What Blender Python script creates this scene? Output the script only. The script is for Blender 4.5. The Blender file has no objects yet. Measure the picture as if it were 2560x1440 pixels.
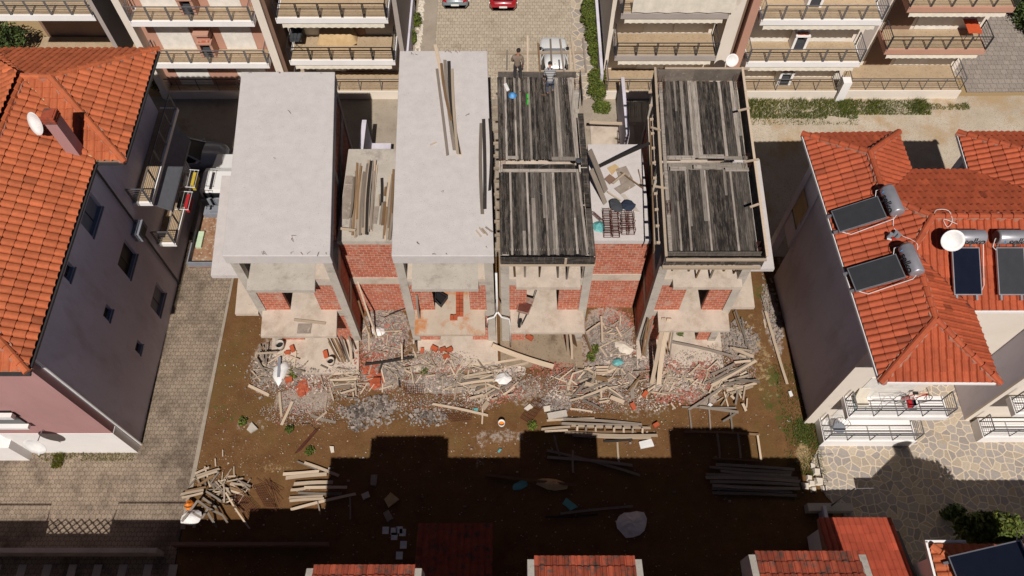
import bpy, bmesh, math, random
from mathutils import Vector, Matrix, noise
R = random.Random(7)
S = bpy.context.scene
COL = S.collection
# ------------------------------------------------------------------ camera model (28 mm drone camera, 37 m up)
F, TH, H = 1991.0, math.radians(60.5), 37.0
def ray(px, py):
    cx = (px-1280)/F; cy = (py-720)/F
    return Vector((cx, math.cos(TH)-cy*math.sin(TH), -math.sin(TH)-cy*math.cos(TH)))
def P(px, py, z=0.0):
    r = ray(px, py); return r*((z-H)/r.z)+Vector((0, 0, H))
def Py(px, py, y):
    r = ray(px, py); return r*(y/r.y)+Vector((0, 0, H))
cam = bpy.data.cameras.new('camera'); cam.lens = 36*F/2560; cam.sensor_width = 36; cam.clip_end = 2000
co = bpy.data.objects.new('camera', cam); COL.objects.link(co)
co.location = (0, 0, H); co.rotation_euler = (math.pi/2-TH, 0, 0); S.camera = co
# ------------------------------------------------------------------ light
SUN_EL = math.radians(52.2)
w = bpy.data.worlds.new('World'); S.world = w; w.use_nodes = True
nt = w.node_tree; bg = nt.nodes['Background']
sky = nt.nodes.new('ShaderNodeTexSky'); sky.sky_type = 'NISHITA'; sky.sun_disc = False
sky.sun_elevation = SUN_EL; sky.sun_rotation = math.radians(180); sky.air_density = .6; sky.dust_density = .1; sky.altitude = 6000
nt.links.new(sky.outputs[0], bg.inputs[0]); bg.inputs[1].default_value = 0.05
sl = bpy.data.lights.new('sun', 'SUN'); sl.energy = 5.0; sl.angle = math.radians(.5); sl.color = (1, .945, .885)
so = bpy.data.objects.new('sun', sl); COL.objects.link(so); so.location = (0, -30, 60)
so.rotation_euler = (math.pi/2-SUN_EL, 0, math.radians(1.0))
S.view_settings.view_transform = 'Standard'; S.view_settings.look = 'None'; S.view_settings.exposure = -0.15
S.view_settings.gamma = 1
S.render.engine = 'CYCLES'; S.cycles.max_bounces = 5; S.cycles.diffuse_bounces = 2

# ------------------------------------------------------------------ mesh builder
class MB:
    def __init__(s, xf=None):
        s.v = []; s.f = []; s.t = []; s.u = []; s.xf = xf
    def add(s, vs, fs, t=1.0, uv=None):
        o = len(s.v)
        for p in vs:
            p = Vector(p); s.v.append(Vector(s.xf(p)) if s.xf else p)
        for i, f in enumerate(fs):
            s.f.append([o+k for k in f]); s.t.append(t if not isinstance(t, list) else t[i]); s.u.append(uv[i] if uv else None)
    def hexa(s, c, t=1.0, uv=None):
        s.add(c, [(0,3,2,1),(4,5,6,7),(0,1,5,4),(1,2,6,5),(2,3,7,6),(3,0,4,7)], t, uv); return s
    def box(s, x0, x1, y0, y1, z0, z1, t=1.0):
        return s.hexa([(x0,y0,z0),(x1,y0,z0),(x1,y1,z0),(x0,y1,z0),(x0,y0,z1),(x1,y0,z1),(x1,y1,z1),(x0,y1,z1)], t)
    def bar(s, a, b, w, h, t=1.0, up=(0,0,1)):
        a = Vector(a); b = Vector(b); d = b-a; L = d.length
        if L < 1e-6: return s
        d.normalize(); up = Vector(up)
        if abs(d.dot(up)) > .97: up = Vector((0,1,0)) if abs(d.y) < .9 else Vector((1,0,0))
        n = d.cross(up).normalized()*(w/2); k = n.cross(d).normalized()*(h/2)
        c = [a-n-k, a+n-k, b+n-k, b-n-k, a-n+k, a+n+k, b+n+k, b-n+k]
        o = R.random()*20
        lo = [(o,0),(o,w),(o+L,w),(o+L,0)]; si = [(o,0),(o+L,0),(o+L,h),(o,h)]
        uv = [[(o,0),(o+L,0),(o+L,w),(o,w)], lo, [(0,0),(w,0),(w,h),(0,h)], si, [(0,0),(w,0),(w,h),(0,h)], [(o+L,0),(o,0),(o,h),(o+L,h)]]
        return s.hexa(c, t, uv)
    def tube(s, pts, r, n=6, t=1.0, closed=False):
        pts = [Vector(p) for p in pts]; rings = []
        for i, p in enumerate(pts):
            q = pts[min(i+1, len(pts)-1)]-pts[max(i-1, 0)]
            if closed: q = pts[(i+1) % len(pts)]-pts[i-1]
            q.normalize(); a = q.orthogonal() if abs(q.z) > .95 else q.cross(Vector((0,0,1)))
            a.normalize(); b = q.cross(a)
            rr = r[i] if isinstance(r, (list, tuple)) else r
            rings.append([p+(a*math.cos(k*2*math.pi/n)+b*math.sin(k*2*math.pi/n))*rr for k in range(n)])
        vs = [x for g in rings for x in g]; m = len(pts); fs = []
        for i in range(m if closed else m-1):
            for k in range(n):
                j = (i+1) % m
                fs.append((i*n+k, i*n+(k+1) % n, j*n+(k+1) % n, j*n+k))
        if not closed: fs += [tuple(range(n))[::-1], tuple((m-1)*n+k for k in range(n))]
        s.add(vs, fs, t); return s
    def cyl(s, c, r, z0, z1, n=16, t=1.0, r2=None):
        r2 = r if r2 is None else r2
        vs = [(c[0]+r*math.cos(k*2*math.pi/n), c[1]+r*math.sin(k*2*math.pi/n), z0) for k in range(n)]
        vs += [(c[0]+r2*math.cos(k*2*math.pi/n), c[1]+r2*math.sin(k*2*math.pi/n), z1) for k in range(n)]
        s.add(vs, [(k,(k+1)%n,n+(k+1)%n,n+k) for k in range(n)]+[tuple(range(n))[::-1], tuple(range(n,2*n))], t); return s
    def prism(s, poly, z0, z1, t=1.0):
        n = len(poly); vs = [(p[0],p[1],z0) for p in poly]+[(p[0],p[1],z1) for p in poly]
        s.add(vs, [(k,(k+1)%n,n+(k+1)%n,n+k) for k in range(n)]+[tuple(range(n))[::-1], tuple(range(n,2*n))], t); return s
    def quad(s, a, b, c, d, t=1.0, uv=None):
        s.add([a,b,c,d], [(0,1,2,3)], t, [uv] if uv else None); return s
    def build(s, name, mat, parent=None, smooth=False, origin=None):
        off = WL[parent] if parent else (Vector(origin) if origin else s.base())
        me = bpy.data.meshes.new(name); me.from_pydata([v-off for v in s.v], [], s.f)
        fill(me, s.t, s.u, off)
        return place(name, me, mat, parent, off, smooth)
    def base(s):
        xs=[v.x for v in s.v]; ys=[v.y for v in s.v]; zs=[v.z for v in s.v]
        return Vector(((min(xs)+max(xs))/2, (min(ys)+max(ys))/2, min(zs)))
WL = {}
def fill(me, tints, uvs, off=Vector((0,0,0))):
    uvl = me.uv_layers.new(name='UVMap'); ca = me.color_attributes.new('tint', 'FLOAT_COLOR', 'CORNER')
    ud = [0.0]*(2*len(me.loops)); cd = [1.0]*(4*len(me.loops)); vs = me.vertices
    for p in me.polygons:
        t = tints[p.index] if tints else 1.0; uv = uvs[p.index] if uvs else None
        n = p.normal; ax = 2 if abs(n.z) >= max(abs(n.x), abs(n.y)) else (0 if abs(n.x) > abs(n.y) else 1)
        tt = t if isinstance(t, tuple) else (t, t, t)
        for q, li in enumerate(p.loop_indices):
            if uv: ud[2*li], ud[2*li+1] = uv[q]
            else:
                c = vs[me.loops[li].vertex_index].co+off
                ud[2*li], ud[2*li+1] = ((c.y,c.z),(c.x,c.z),(c.x,c.y))[ax]
            cd[4*li:4*li+3] = tt
    me.uv_layers['UVMap'].data.foreach_set('uv', ud); me.color_attributes['tint'].data.foreach_set('color', cd)
def place(name, me, mat, parent, off, smooth=False):
    o = bpy.data.objects.new(name, me); COL.objects.link(o)
    for m in (mat if isinstance(mat, (list, tuple)) else [mat]): me.materials.append(m)
    if smooth: me.polygons.foreach_set('use_smooth', [True]*len(me.polygons))
    if parent: o.parent = parent; WL[o] = off
    else: o.location = off; WL[o] = Vector(off)
    return o
def tag(o, label, cat, group=None, kind=None):
    o['label'] = label; o['category'] = cat
    if group: o['group'] = group
    if kind: o['kind'] = kind
    return o
def thing(name, loc, label, cat, group=None):
    o = bpy.data.objects.new(name, None); COL.objects.link(o); o.location = loc; WL[o] = Vector(loc); o.empty_display_size = .3
    return tag(o, label, cat, group)
def struct(o, kind='structure'): o['kind'] = kind; return o
def shear(k, y0=17.75): return lambda p: (p[0]+k*(p[1]-y0), p[1], p[2])
ORD = 'first second third fourth fifth sixth seventh eighth ninth tenth eleventh twelfth thirteenth fourteenth fifteenth sixteenth seventeenth eighteenth nineteenth twentieth'.split()
def ordn(i):
    if i < 20: return ORD[i]
    tens = {2:'twenty', 3:'thirty', 4:'forty', 5:'fifty'}[(i+1)//10]
    return tens+('-'+ORD[(i+1) % 10-1] if (i+1) % 10 else '')

# ------------------------------------------------------------------ materials
def new(name, rough=.85, metal=0.0, spec=.3):
    m = bpy.data.materials.new(name); m.use_nodes = True; b = m.node_tree.nodes['Principled BSDF']
    b.inputs['Roughness'].default_value = rough; b.inputs['Metallic'].default_value = metal
    b.inputs['Specular IOR Level'].default_value = spec
    return m, m.node_tree, b
def nd(nt, typ, **kw):
    n = nt.nodes.new(typ)
    for k, v in kw.items():
        if k.startswith('_'): setattr(n, k[1:], v)
        elif isinstance(v, bpy.types.NodeSocket): nt.links.new(v, n.inputs[k.replace('__', ' ')])
        else: n.inputs[k.replace('__', ' ')].default_value = v
    return n
def c4(c): return (c[0], c[1], c[2], 1.0)
def mixc(nt, f, a, b, mode='MIX'):
    n = nt.nodes.new('ShaderNodeMix'); n.data_type = 'RGBA'; n.blend_type = mode
    for s, v in ((n.inputs[0], f), (n.inputs[6], a), (n.inputs[7], b)):
        if isinstance(v, bpy.types.NodeSocket): nt.links.new(v, s)
        elif isinstance(v, (int, float)): s.default_value = v
        else: s.default_value = c4(v)
    return n.outputs[2]
def ramp(nt, f, a, b):
    n = nt.nodes.new('ShaderNodeMapRange'); n.inputs[1].default_value = a; n.inputs[2].default_value = b
    nt.links.new(f, n.inputs[0]); return n.outputs[0]
def vec(nt, coord='Object', scale=(1,1,1)):
    t = nt.nodes.new('ShaderNodeTexCoord'); m = nt.nodes.new('ShaderNodeMapping'); m.inputs['Scale'].default_value = scale
    nt.links.new(t.outputs[coord], m.inputs[0]); return m.outputs[0]
def nz(nt, v, scale, detail=4, rough=.6):
    return nd(nt, 'ShaderNodeTexNoise', Vector=v, Scale=scale, Detail=detail, Roughness=rough).outputs['Fac']
def bump(nt, b, h, strength, dist=.02):
    n = nd(nt, 'ShaderNodeBump', Height=h, Strength=strength, Distance=dist); nt.links.new(n.outputs[0], b.inputs['Normal'])
def tintmul(nt, c, amt=1.0):
    a = nt.nodes.new('ShaderNodeVertexColor'); a.layer_name = 'tint'
    return mixc(nt, amt, c, a.outputs[0], 'MULTIPLY')
def rnd(nt, c, lo=.75, hi=1.2):
    o = nt.nodes.new('ShaderNodeObjectInfo'); r = nt.nodes.new('ShaderNodeMapRange')
    nt.links.new(o.outputs['Random'], r.inputs[0]); r.inputs[3].default_value = lo; r.inputs[4].default_value = hi
    return mixc(nt, 1.0, c, r.outputs[0], 'MULTIPLY')
def noisy(name, c1, c2, scale=2.0, rough=.85, bmp=.15, speck=None, sscale=40, sth=(.62,.7), coord='Object', stretch=(1,1,1), tint=True, objr=None, metal=0.0, spec=.3, stain=None, stsc=.7, stth=(.55,.7)):
    m, t, b = new(name, rough, metal, spec); v = vec(t, coord, stretch)
    n1 = nz(t, v, scale, 5, .65); c = mixc(t, ramp(t, n1, .32, .68), c1, c2)
    if stain: c = mixc(t, ramp(t, nz(t, v, stsc, 6, .7), *stth), c, stain)
    n2 = nz(t, v, sscale, 3, .6)
    if speck: c = mixc(t, ramp(t, n2, *sth), c, speck)
    if tint: c = tintmul(t, c)
    if objr: c = rnd(t, c, *objr)
    t.links.new(c, b.inputs['Base Color'])
    if bmp: bump(t, b, n2, bmp)
    return m
def plain(name, c, rough=.6, metal=0.0, spec=.4, tint=False, objr=None):
    m, t, b = new(name, rough, metal, spec)
    n = nz(t, vec(t), 3.0, 4); k = mixc(t, ramp(t, n, .3, .7), [x*.88 for x in c], [min(1, x*1.08) for x in c])
    if tint: k = tintmul(t, k)
    if objr: k = rnd(t, k, *objr)
    t.links.new(k, b.inputs['Base Color']); return m
def brickmat(name, c1, c2, mortar, bw=.32, rh=.2, ms=.012, smear=(.5,.4,.34), sm=(.6,.78)):
    m, t, b = new(name, .9, 0, .2); v = vec(t, 'UV')
    br = nd(t, 'ShaderNodeTexBrick', Vector=v, Color1=c4(c1), Color2=c4(c2), Mortar=c4(mortar), Scale=1.0)
    br.inputs['Mortar Size'].default_value = ms; br.inputs['Brick Width'].default_value = bw; br.inputs['Row Height'].default_value = rh
    br.inputs['Mortar Smooth'].default_value = .3; br.inputs['Bias'].default_value = -.2
    n = nz(t, v, 1.6, 6, .75); c = mixc(t, ramp(t, n, *sm), br.outputs['Color'], smear)
    n2 = nz(t, v, 14, 4); c = mixc(t, ramp(t, n2, .66, .74), c, [x*1.1 for x in smear])
    n3 = nz(t, v, 5, 3); c = mixc(t, ramp(t, n3, .3, .7), c, mixc(t, 1.0, c, (.72,.66,.64), 'MULTIPLY'))
    t.links.new(c, b.inputs['Base Color'])
    bump(t, b, br.outputs['Fac'], -.6, .015); return m
def paver(name, c1, c2, mortar, bw=.26, rh=.2, stain=(.075,.055,.042), sth=(.47,.66)):
    m, t, b = new(name, .9, 0, .2); v = vec(t, 'UV')
    # wobble the rows so that each stone gets the waisted outline of an interlocking paver
    wv = nd(t, 'ShaderNodeTexWave', Vector=v, Scale=1/.26/math.pi*1.57, _bands_direction='X'); 
    sx = nd(t, 'ShaderNodeSeparateXYZ', Vector=v); k = nd(t, 'ShaderNodeMath', _operation='MULTIPLY'); t.links.new(wv.outputs['Fac'], k.inputs[0]); k.inputs[1].default_value = .05
    ad = nd(t, 'ShaderNodeMath', _operation='ADD'); t.links.new(sx.outputs[1], ad.inputs[0]); t.links.new(k.outputs[0], ad.inputs[1])
    cb = nd(t, 'ShaderNodeCombineXYZ'); t.links.new(sx.outputs[0], cb.inputs[0]); t.links.new(ad.outputs[0], cb.inputs[1])
    br = nd(t, 'ShaderNodeTexBrick', Vector=cb.outputs[0], Color1=c4(c1), Color2=c4(c2), Mortar=c4(mortar), Scale=1.0)
    br.inputs['Mortar Size'].default_value = .014; br.inputs['Brick Width'].default_value = bw; br.inputs['Row Height'].default_value = rh
    br.inputs['Mortar Smooth'].default_value = .4
    n = nz(t, v, .55, 6, .72); c = mixc(t, ramp(t, n, *sth), br.outputs['Color'], mixc(t, .75, br.outputs['Color'], stain))
    n2 = nz(t, v, 9, 4, .7); c = mixc(t, ramp(t, n2, .35, .7), c, mixc(t, 1.0, c, (.74,.72,.7), 'MULTIPLY'))
    t.links.new(c, b.inputs['Base Color']); bump(t, b, br.outputs['Fac'], -.5, .012); return m
def crazy(name, scale=1.55):
    m, t, b = new(name, .8, 0, .25); v = vec(t, 'UV')
    wn = nd(t, 'ShaderNodeTexNoise', Vector=v, Scale=1.3, Detail=2); vv = mixc(t, .12, v, wn.outputs['Color'])
    scale *= 2.0; e = nd(t, 'ShaderNodeTexVoronoi', Vector=vv, Scale=scale, _feature='DISTANCE_TO_EDGE', _voronoi_dimensions='2D').outputs['Distance']
    f = nd(t, 'ShaderNodeTexVoronoi', Vector=vv, Scale=scale, _feature='F1', _voronoi_dimensions='2D').outputs['Color']
    sv = nd(t, 'ShaderNodeSeparateColor', Color=f)
    st = mixc(t, ramp(t, sv.outputs[0], .55, .9), (.39,.345,.305), (.50,.415,.31)); st = mixc(t, ramp(t, sv.outputs[1], 0, 1), mixc(t, 1.0, st, (.75,.75,.78), 'MULTIPLY'), st)
    c = mixc(t, ramp(t, e, .05, .08), (.62,.51,.38), st)
    n = nz(t, v, .5, 5, .7); c = mixc(t, ramp(t, n, .56, .75), c, (.42,.31,.18))
    n2 = nz(t, v, 12, 4); c = mixc(t, ramp(t, n2, .4, .7), c, mixc(t, 1.0, c, (.82,.8,.78), 'MULTIPLY'))
    t.links.new(c, b.inputs['Base Color']); bump(t, b, ramp(t, e, .02, .08), .4, .02); return m
def woodmat(name, c1, c2, dirt=(.05,.04,.035), dth=(.6,.8), objr=(.7,1.2)):
    m, t, b = new(name, .9, 0, .15); v = vec(t, 'UV', (1.2, 22, 1)); v2 = vec(t, 'UV', (2, 6, 1))
    n = nz(t, v, 1.0, 4, .7); c = mixc(t, ramp(t, n, .3, .7), c1, c2)
    c = mixc(t, ramp(t, nz(t, v2, 1.0, 5, .7), *dth), c, dirt); c = tintmul(t, c)
    if objr: c = rnd(t, c, *objr)
    t.links.new(c, b.inputs['Base Color']); bump(t, b, n, .25, .01); return m
def deckmat(name):
    m, t, b = new(name, .85, 0, .2); v = vec(t, 'UV', (.9, 16, 1)); v2 = vec(t, 'UV', (.8, 3.5, 1))
    a = t.nodes.new('ShaderNodeVertexColor'); a.layer_name = 'tint'; s = nd(t, 'ShaderNodeSeparateColor', Color=a.outputs[0])
    n = nz(t, v, 1.0, 5, .7); n2 = nz(t, v2, 1.2, 5, .75)
    c = mixc(t, s.outputs[0], (.02,.017,.015), (.47,.41,.355))
    c = mixc(t, ramp(t, n2, .46, .68), c, mixc(t, .5, c, (.24,.19,.155))); c = mixc(t, ramp(t, n, .42, .66), c, mixc(t, 1.0, c, (.52,.5,.48), 'MULTIPLY')); vo = vec(t, 'Object', (7, .8, 1)); c = mixc(t, ramp(t, nz(t, vo, 1.3, 6, .75), .52, .68), c, mixc(t, .4, c, (.30,.26,.225))); c = mixc(t, ramp(t, nz(t, vec(t, 'Object', (9, 1.1, 1)), 1.6, 6, .75), .54, .64), c, mixc(t, .55, c, (.014,.012,.011)))
    t.links.new(c, b.inputs['Base Color']); bump(t, b, n, .3, .01); return m
def tilemat(name, c1, c2, moss=None, mth=(.6,.75)):
    m, t, b = new(name, .75, 0, .3); v = vec(t, 'Object')
    n = nz(t, v, 6, 5, .7); c = mixc(t, ramp(t, n, .3, .7), c1, c2)
    n0 = nz(t, v, .6, 4, .6); c = mixc(t, ramp(t, n0, .4, .7), c, mixc(t, 1.0, c, (.84,.8,.78), 'MULTIPLY'))
    if moss: c = mixc(t, ramp(t, nz(t, v, 3.2, 5, .75), *mth), c, moss)
    c = tintmul(t, c); t.links.new(c, b.inputs['Base Color']); bump(t, b, nz(t, v, 60, 3), .12, .01); return m
M = dict(
 wet=noisy('wet_concrete', (.24,.175,.115), (.36,.28,.2), .8, speck=(.14,.1,.07), sscale=10, sth=(.6,.7), stain=(.14,.1,.065), stsc=.8, stth=(.5,.7), rough=.5),
 white_conc=noisy('white_concrete', (.585,.535,.515), (.52,.48,.462), 2.2, speck=(.24,.22,.205), sscale=24, sth=(.65,.70), stain=(.47,.445,.42), stsc=.6, stth=(.55,.8), bmp=.6),
 conc=noisy('grey_concrete', (.50,.45,.39), (.40,.36,.31), 1.2, speck=(.15,.13,.115), sscale=24, sth=(.64,.7), stain=(.24,.2,.17), stsc=1.1, stth=(.55,.75), bmp=.3),
 dusty=noisy('dusty_concrete', (.59,.49,.40), (.47,.395,.325), 1.5, speck=(.24,.19,.155), sscale=18, sth=(.64,.74), stain=(.36,.275,.21), stsc=1.0, stth=(.5,.72), bmp=.35),
 brick=brickmat('hollow_brick', (.55,.165,.095), (.41,.12,.07), (.62,.46,.37), smear=(.58,.40,.31), sm=(.5,.74)),
 block=plain('stacked_brick', (.42,.09,.035), .9, objr=(.8,1.2)),
 soil=None, paver=paver('interlocking_pavers', (.345,.27,.2), (.285,.22,.165), (.125,.095,.072)),
 paver2=paver('pale_pavers', (.52,.44,.34), (.44,.37,.285), (.22,.17,.125), .3, .3, stain=(.2,.14,.09), sth=(.55,.8)),
 paver3=paver('grey_lane_pavers', (.36,.31,.265), (.3,.255,.22), (.12,.1,.085), .4, .4, sth=(.6,.85)),
 orangedust=noisy('orange_dusty_concrete', (.52,.43,.34), (.44,.36,.28), 1.3, speck=(.22,.18,.15), sscale=20, sth=(.64,.72), stain=(.46,.19,.07), stsc=.75, stth=(.47,.6)),
 crazy=crazy('crazy_paving'), slate=crazy('flagstone_path', 1.1),
 lane=noisy('lane_concrete', (.36,.305,.24), (.29,.24,.185), .8, speck=(.17,.13,.09), sscale=12, sth=(.6,.72), stain=(.2,.155,.11), stsc=.5),
 gravel=noisy('gravel_road', (.54,.46,.36), (.42,.34,.25), .35, speck=(.3,.25,.2), sscale=20, sth=(.55,.62), stain=(.42,.29,.16), stsc=.3, stth=(.5,.62), bmp=.5),
 pale=woodmat('pale_timber', (.54,.43,.32), (.43,.33,.24), (.2,.15,.11), (.62,.85)),
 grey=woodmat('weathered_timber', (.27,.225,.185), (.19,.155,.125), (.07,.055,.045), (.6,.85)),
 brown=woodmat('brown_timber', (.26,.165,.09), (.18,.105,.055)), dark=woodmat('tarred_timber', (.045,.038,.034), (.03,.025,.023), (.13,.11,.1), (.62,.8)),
 deck=deckmat('formwork_boards'), tile=tilemat('orange_roof_tile', (.52,.145,.058), (.42,.105,.04)),
 tile2=tilemat('red_roof_tile', (.45,.10,.04), (.36,.072,.03)), tile3=tilemat('old_roof_tile', (.40,.085,.04), (.28,.06,.033), (.085,.062,.05), (.5,.64)),
 tile4=tilemat('glazed_red_tile', (.47,.09,.045), (.41,.072,.038)),
 mortarcap=noisy('ridge_mortar', (.4,.2,.14), (.34,.15,.1), 4),
 pink=noisy('pink_render', (.43,.235,.225), (.385,.205,.195), .8, bmp=.05, stretch=(1,1,.4), stain=(.36,.23,.21), stsc=1.1, stth=(.55,.75)), grey_wall=noisy('grey_violet_render', (.68,.635,.73), (.60,.56,.64), .6, bmp=.05, stretch=(1,1,.35), stain=(.50,.45,.48), stsc=.9, stth=(.5,.75)),
 cream=noisy('cream_render', (.76,.68,.59), (.70,.62,.53), .7, bmp=.05, stain=(.5,.42,.34), stsc=.6, stth=(.62,.8)),
 white=noisy('white_paint', (.86,.83,.81), (.79,.76,.74), .8, bmp=.03, rough=.6), rwall=noisy('grey_side_render', (.66,.62,.69), (.57,.535,.60), .5, bmp=.05, stretch=(1,1,.35), stain=(.46,.42,.44), stsc=.8, stth=(.5,.75)),
 greige=noisy('greige_render', (.40,.35,.315), (.36,.31,.28), .7, bmp=.05), peach=noisy('peach_render', (.50,.275,.20), (.45,.24,.17), .7, bmp=.05),
 brownr=noisy('brown_render', (.22,.135,.095), (.19,.115,.08), .7, bmp=.05), shutter=plain('roller_shutter', (.74,.70,.64), .5),
 floor=noisy('balcony_tiles', (.46,.345,.225), (.39,.285,.18), 1.4, speck=(.3,.22,.14), sscale=9, sth=(.56,.68), rough=.6),
 metal=plain('dark_grey_metal', (.06,.058,.062), .45, .3), blackm=plain('black_metal', (.022,.02,.021), .5, .2), steel=plain('galvanised_steel', (.42,.42,.45), .35, .7),
 rail=plain('grey_rail', (.16,.155,.16), .5, .3),
 awning=plain('cream_awning', (.66,.6,.5), .9), greyawn=plain('grey_awning', (.22,.23,.26), .9), glass=plain('dark_glass', (.012,.013,.016), .18, 0, .3),
 collector=plain('solar_glass', (.009,.011,.022), .12, 0, .7), collector2=plain('solar_glass_grey', (.04,.041,.046), .3, 0, .5),
 tank=plain('brushed_tank', (.40,.39,.42), .4, .5), tankend=plain('tank_end', (.12,.075,.065), .6), inkm=plain('black_lettering', (.012,.012,.014), .6), blue=plain('blue_plastic', (.05,.3,.6), .5),
 rust=noisy('rusty_steel', (.15,.045,.03), (.085,.03,.022), 8, metal=.2), soilred=None,
 leaf=plain('shrub_leaf', (.085,.115,.018), .75, tint=True), leafd=plain('tree_leaf', (.045,.075,.018), .75, tint=True), grass=plain('grass_blade', (.10,.125,.03), .8, tint=True), bark=noisy('bark', (.12,.085,.06), (.08,.055,.04), 6),
 tyre=plain('tyre_rubber', (.012,.012,.012), .9), rim=plain('wheel_rim', (.35,.35,.36), .35, .7), lampred=plain('tail_lamp', (.35,.01,.012), .2), lampw=plain('head_lamp', (.6,.6,.62), .1), plate=plain('number_plate', (.75,.75,.72), .5),
 whitepl=plain('white_plastic', (.72,.70,.68), .5), bluebag=plain('blue_bag', (.06,.25,.52), .45), green=plain('green_plastic', (.03,.5,.03), .45), red=plain('red_cloth', (.4,.015,.02), .9), yellow=plain('yellow_cloth', (.5,.36,.04), .9),
 teal=plain('teal_plastic', (.12,.36,.36), .5), orange=plain('orange_plastic', (.7,.2,.02), .5), navy=plain('navy_cloth', (.02,.028,.05), .9), charcoal=plain('charcoal_cloth', (.05,.053,.06), .9), cover=noisy('tan_cover', (.55,.39,.21), (.44,.30,.15), 3), orangetop=plain('orange_table', (.55,.09,.03), .5),
 stone=plain('white_stone', (.62,.55,.46), .9), plyw=noisy('plywood', (.33,.27,.22), (.22,.18,.15), 2.5, speck=(.45,.38,.3), sscale=7, sth=(.6,.7)),
)
# ------------------------------------------------------------------ ground
def soilmat():
    m, t, b = new('site_soil', .95, 0, .1); v = vec(t, 'UV')
    a = t.nodes.new('ShaderNodeVertexColor'); a.layer_name = 'tint'; s = nd(t, 'ShaderNodeSeparateColor', Color=a.outputs[0])
    n = nz(t, v, 1.1, 7, .75); n2 = nz(t, v, 11, 5, .7); n3 = nz(t, v, 34, 3, .6)
    c = mixc(t, ramp(t, n, .3, .7), (.112,.052,.02), (.185,.098,.042)); c = mixc(t, ramp(t, n2, .52, .75), c, (.08,.04,.017)); c = mixc(t, ramp(t, nz(t, v, .45, 4, .6), .5, .66), c, mixc(t, .6, c, (.14,.088,.03)))
    c = mixc(t, ramp(t, n3, .69, .73), c, (.42,.34,.26))
    def thr(ch, lo, hi):
        k = nd(t, 'ShaderNodeMath', _operation='ADD'); t.links.new(s.outputs[ch], k.inputs[0])
        q = nd(t, 'ShaderNodeMath', _operation='MULTIPLY_ADD'); t.links.new(nz(t, v, 3.2, 6, .8), q.inputs[0]); q.inputs[1].default_value = 1.7; q.inputs[2].default_value = -.95
        t.links.new(q.outputs[0], k.inputs[1]); return ramp(t, k.outputs[0], lo, hi)
    rub = mixc(t, ramp(t, n2, .35, .65), (.25,.195,.155), (.43,.355,.295)); rub = mixc(t, ramp(t, n3, .56, .66), rub, (.16,.12,.1)); rub = mixc(t, ramp(t, nz(t, v, 27, 4), .6, .66), rub, (.55,.47,.4)); rub = mixc(t, ramp(t, nz(t, v, 20, 2), .62, .68), rub, (.36,.12,.08))
    c = mixc(t, thr(0, .42, .62), c, rub)
    c = mixc(t, thr(1, .42, .62), c, mixc(t, n2, (.05,.065,.012), (.10,.095,.028)))
    c = mixc(t, thr(2, .42, .62), c, mixc(t, n2, (.40,.29,.155), (.30,.2,.1)))
    t.links.new(c, b.inputs['Base Color']); bump(t, b, n2, .6, .05); return m
M['soil'] = soilmat()
def ell(lst, x, y):
    r = 0
    for cx, cy, rx, ry, s in lst:
        d = ((x-cx)/rx)**2+((y-cy)/ry)**2
        if d < 1.6: r = max(r, s*max(0, min(1, 1.6-d)))
    return r
def E(px, py, rx, ry, s=1.0):
    p = P(px, py); return (p.x, p.y, rx, ry, s)
RUB = [E(1150,925,4.2,.8,.5), E(1500,955,4.5,1.0,.5), E(800,960,2.6,1.1,.45), E(1000,900,1.6,1.8,.55), E(1750,960,2.2,1.2,.45), E(960,830,1.3,1.6), E(960,930,1.1,1.0), E(740,930,1.8,.7), E(760,1000,1.5,.8,.8), E(930,1030,1.5,.8,.45), E(1110,960,2.0,.6,.85), E(1060,1040,1.2,.5,.35), E(1200,960,1.2,.7,.7), E(1330,990,1.2,.7,.6), E(1520,830,1.3,1.5), E(1530,920,1.6,.8,.9), E(1700,950,1.7,.8,1), E(1750,990,1.0,.6,.8), E(1850,860,1.1,1.0,.8), E(1930,800,.5,2.4,.7), E(1830,940,1,.5,.8), E(630,1065,1,.4,.5), E(1600,1020,1.6,.7,.5), E(1250,1090,1.4,.4,.6), E(1200,1130,.4,1,.5), E(670,900,.9,1.3,.7), E(1390,1010,.8,.5,.6),E(860,960,.9,.5,.7),E(1440,880,.7,.9,.7),E(1960,640,.5,2.5,.6)]
GRN = [E(1930,1000,.6,.8,.6), E(1960,1050,.5,.8,.6), E(1990,1090,.6,.6,.6), E(570,900,.9,1.3,.45), E(560,1030,.9,.8,.5), E(1930,940,.4,.7,.7), E(1900,730,.5,.6,.6), E(800,1090,2,.5,.35), E(620,780,.5,1.5,.4), E(2010,1080,.4,.8,.9)]
SND = [E(1900,900,.7,1.4,.55), E(1920,970,.6,.9,.5), E(690,1165,1.1,.4,.5), E(1885,820,.5,1.2,.5), E(2010,1140,.5,.7,.7), E(1430,860,1.2,.7,.35), E(700,1130,2,.6,.35)]
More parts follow.
